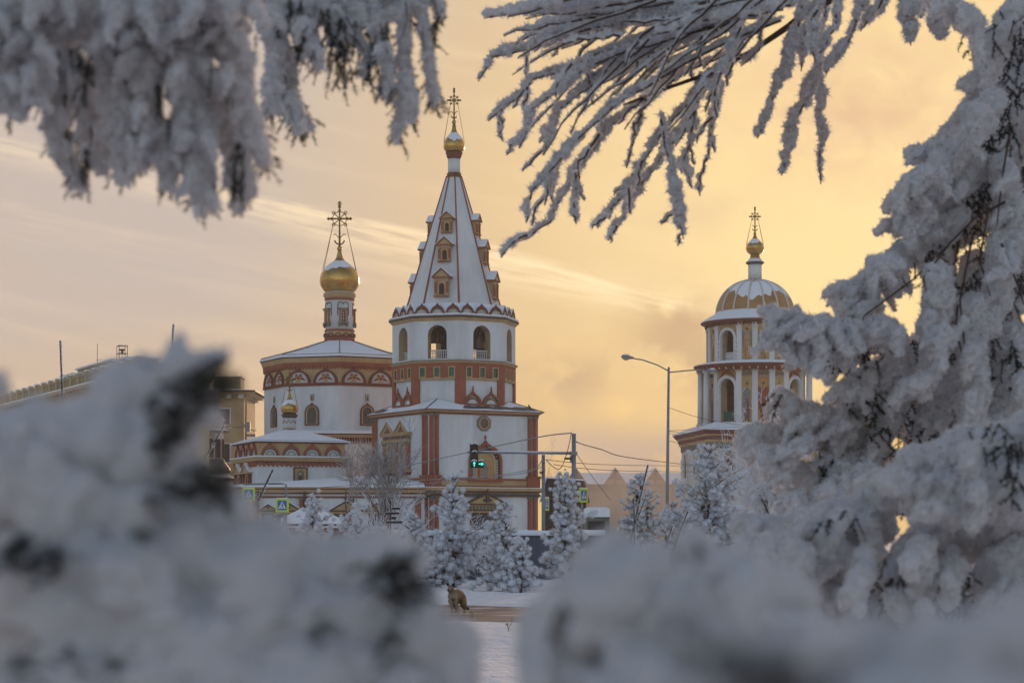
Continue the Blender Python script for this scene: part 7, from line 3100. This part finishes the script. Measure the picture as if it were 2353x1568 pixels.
# ---------------------------------------------------------------- (5) near blurred snow at the lower right
def near_right():
    D = .95
    T = thing('snowy_shrub', 'out-of-focus snowy shrub with pointed hump right of the path', 'shrub', P(1500, 1750, D))
    rs = np.random.RandomState(71)
    ch = [
        [(1236, 1600, 50), (1232, 1500, 50), (1240, 1430, 50), (1290, 1380, 50), (1340, 1320, 56), (1385, 1270, 48), (1420, 1240, 34)],
        [(1300, 1600, 70), (1320, 1500, 80), (1380, 1400, 90), (1440, 1320, 80), (1480, 1290, 60), (1520, 1290, 44)],
        [(1420, 1500, 120), (1520, 1420, 110), (1600, 1380, 90), (1700, 1360, 80), (1800, 1370, 80)],
        [(1580, 1300, 60), (1600, 1250, 42), (1592, 1222, 26)],
        [(1560, 1330, 60), (1640, 1300, 56), (1690, 1300, 46)],
        [(1470, 1350, 80), (1540, 1370, 80), (1620, 1450, 90), (1720, 1470, 90), (1820, 1450, 70)],
        [(1300, 1560, 70), (1420, 1590, 90), (1560, 1560, 90)],
        [(1450, 1640, 140), (1650, 1560, 140), (1850, 1520, 130)],
    ]
    boughs(T, 'bough', [[[(a, b, c, rs.uniform(-.01, .01)) for a, b, c in q]] for q in ch], D, 0, rs, 23, .45, .22, .18, .03, .0045, amp=.32, l1=1.2, l2=.5, smooth=2, fur=(26, 1.8, D))
    sp = []
    for (x, y, n, rx, ry, dd) in ((1275, 1440, 18, 8, 22, -.04), (1345, 1490, 16, 12, 20, -.05), (1600, 1250, 8, 10, 14, -.03), (1290, 1395, 10, 12, 8, -.04)):
        for j in range(n):
            sp.append((x + rs.normal() * rx, y + rs.normal() * ry, D + dd - .02 + rs.uniform(-.012, .012), rs.uniform(20, 46), rs.uniform(40, 120), rs.uniform(12, 20), 16))
    needle_tufts('needles', T, sp, 39)
    mb = MB()
    mb.tube([Vector((0, .06, -.03)), Vector((.05, .25, -T.location.z * .5)), Vector((.1, .4, -T.location.z))], [.012, .016, .02], 8, BARK)
    mb.build('stem', T)
    # closest of all: the dark blurred bough along the bottom edge
    D = .42
    T = thing('snowy_shrub', 'closest and most blurred snowy shrub in the bottom right corner', 'shrub', P(2000, 1800, D))
    ch = [
        [(1880, 1720, 130), (1990, 1600, 110), (2080, 1530, 90), (2180, 1490, 80), (2300, 1470, 80), (2420, 1460, 90)],
        [(2000, 1700, 150), (2200, 1620, 140), (2400, 1600, 150)],
        [(1620, 1760, 110), (1640, 1650, 80), (1660, 1560, 60), (1690, 1500, 46)],
        [(1700, 1560, 60), (1820, 1500, 60), (1930, 1470, 60), (2060, 1480, 70)],
        [(1960, 1520, 80), (2100, 1470, 66), (2250, 1450, 60), (2420, 1440, 70)],
    ]
    boughs(T, 'bough', [[[(a, b, c, rs.uniform(-.01, .01)) for a, b, c in q]] for q in ch], D, 0, rs, 25, .45, .22, .18, .03, .004, amp=.35, l1=1.0, l2=.5, smooth=2, fur=(26, 1.8, D))
    sp = []
    for (x, y, n, rx, ry, dd) in ((1740, 1530, 80, 60, 30, -.012), (1840, 1580, 60, 60, 24, -.012), (1640, 1480, 30, 50, 24, -.012), (1560, 1420, 14, 30, 20, -.012)):
        for j in range(n):
            sp.append((x + rs.normal() * rx, y + rs.normal() * ry, D + dd - .01 + rs.uniform(-.012, .012), rs.uniform(30, 66), rs.uniform(20, 120), rs.uniform(24, 40), 14))
    needle_tufts('needles', T, sp, 49)
    mb = MB()
    mb.tube([Vector((0, .06, -.03)), Vector((.05, .2, -T.location.z * .5)), Vector((.1, .3, -T.location.z))], [.012, .016, .02], 8, BARK)
    mb.build('stem', T)


near_right()
# =================================================================== AIR
def volume_box(name, lo, hi, density, color, aniso, noise=None):
    mb = MB()
    mb.box(lo[0], hi[0], lo[1], hi[1], lo[2], hi[2], RIME)
    o = mb.build(name)
    m = bpy.data.materials.new(name + '_air')
    m.use_nodes = True
    nt = m.node_tree
    nt.nodes.remove(nt.nodes['Principled BSDF'])
    v = nt.nodes.new('ShaderNodeVolumePrincipled')
    v.inputs['Color'].default_value = (*color, 1)
    v.inputs['Density'].default_value = density
    v.inputs['Anisotropy'].default_value = aniso
    nt.links.new(v.outputs[0], nt.nodes['Material Output'].inputs['Volume'])
    o.data.materials.clear()
    o.data.materials.append(m)
    o['kind'] = 'stuff'
    if noise:
        tc = nt.nodes.new('ShaderNodeTexCoord')
        n = nt.nodes.new('ShaderNodeTexNoise')
        n.inputs['Scale'].default_value = noise
        n.inputs['Detail'].default_value = 3
        nt.links.new(tc.outputs['Object'], n.inputs['Vector'])
        r = nt.nodes.new('ShaderNodeMapRange')
        r.interpolation_type = 'SMOOTHSTEP'
        r.inputs['From Min'].default_value = .36
        r.inputs['From Max'].default_value = .68
        nt.links.new(n.outputs['Fac'], r.inputs['Value'])
        # fades out towards the edges of the bank
        g = nt.nodes.new('ShaderNodeSeparateXYZ')
        nt.links.new(tc.outputs['Generated'], g.inputs[0])

        def fade(s, a, b, c, d):
            outs = []
            for (p, q) in ((a, b), (d, c)):
                k = nt.nodes.new('ShaderNodeMapRange')
                k.interpolation_type = 'SMOOTHSTEP'
                k.inputs['From Min'].default_value = p
                k.inputs['From Max'].default_value = q
                nt.links.new(s, k.inputs['Value'])
                outs.append(k.outputs[0])
            return mul(outs[0], outs[1])

        def mul(a, b):
            k = nt.nodes.new('ShaderNodeMath')
            k.operation = 'MULTIPLY'
            for i, x in enumerate((a, b)):
                if isinstance(x, float):
                    k.inputs[i].default_value = x
                else:
                    nt.links.new(x, k.inputs[i])
            return k.outputs[0]
        f = mul(fade(g.outputs[0], 0., .3, .8, 1.), fade(g.outputs[2], -2., -1., .35, 1.))
        f = mul(mul(f, fade(g.outputs[1], 0., .3, .7, 1.)), mul(r.outputs[0], density))
        nt.links.new(f, v.inputs['Density'])
    return o


volume_box('haze', (-760, -310, -1.05), (760, 960, 62), HAZE_D, (1.0, .95, .90), .25)
volume_box('steam', (4, 205, .3), (46, 262, 14), .05, (1.0, .95, .91), .2, .07)
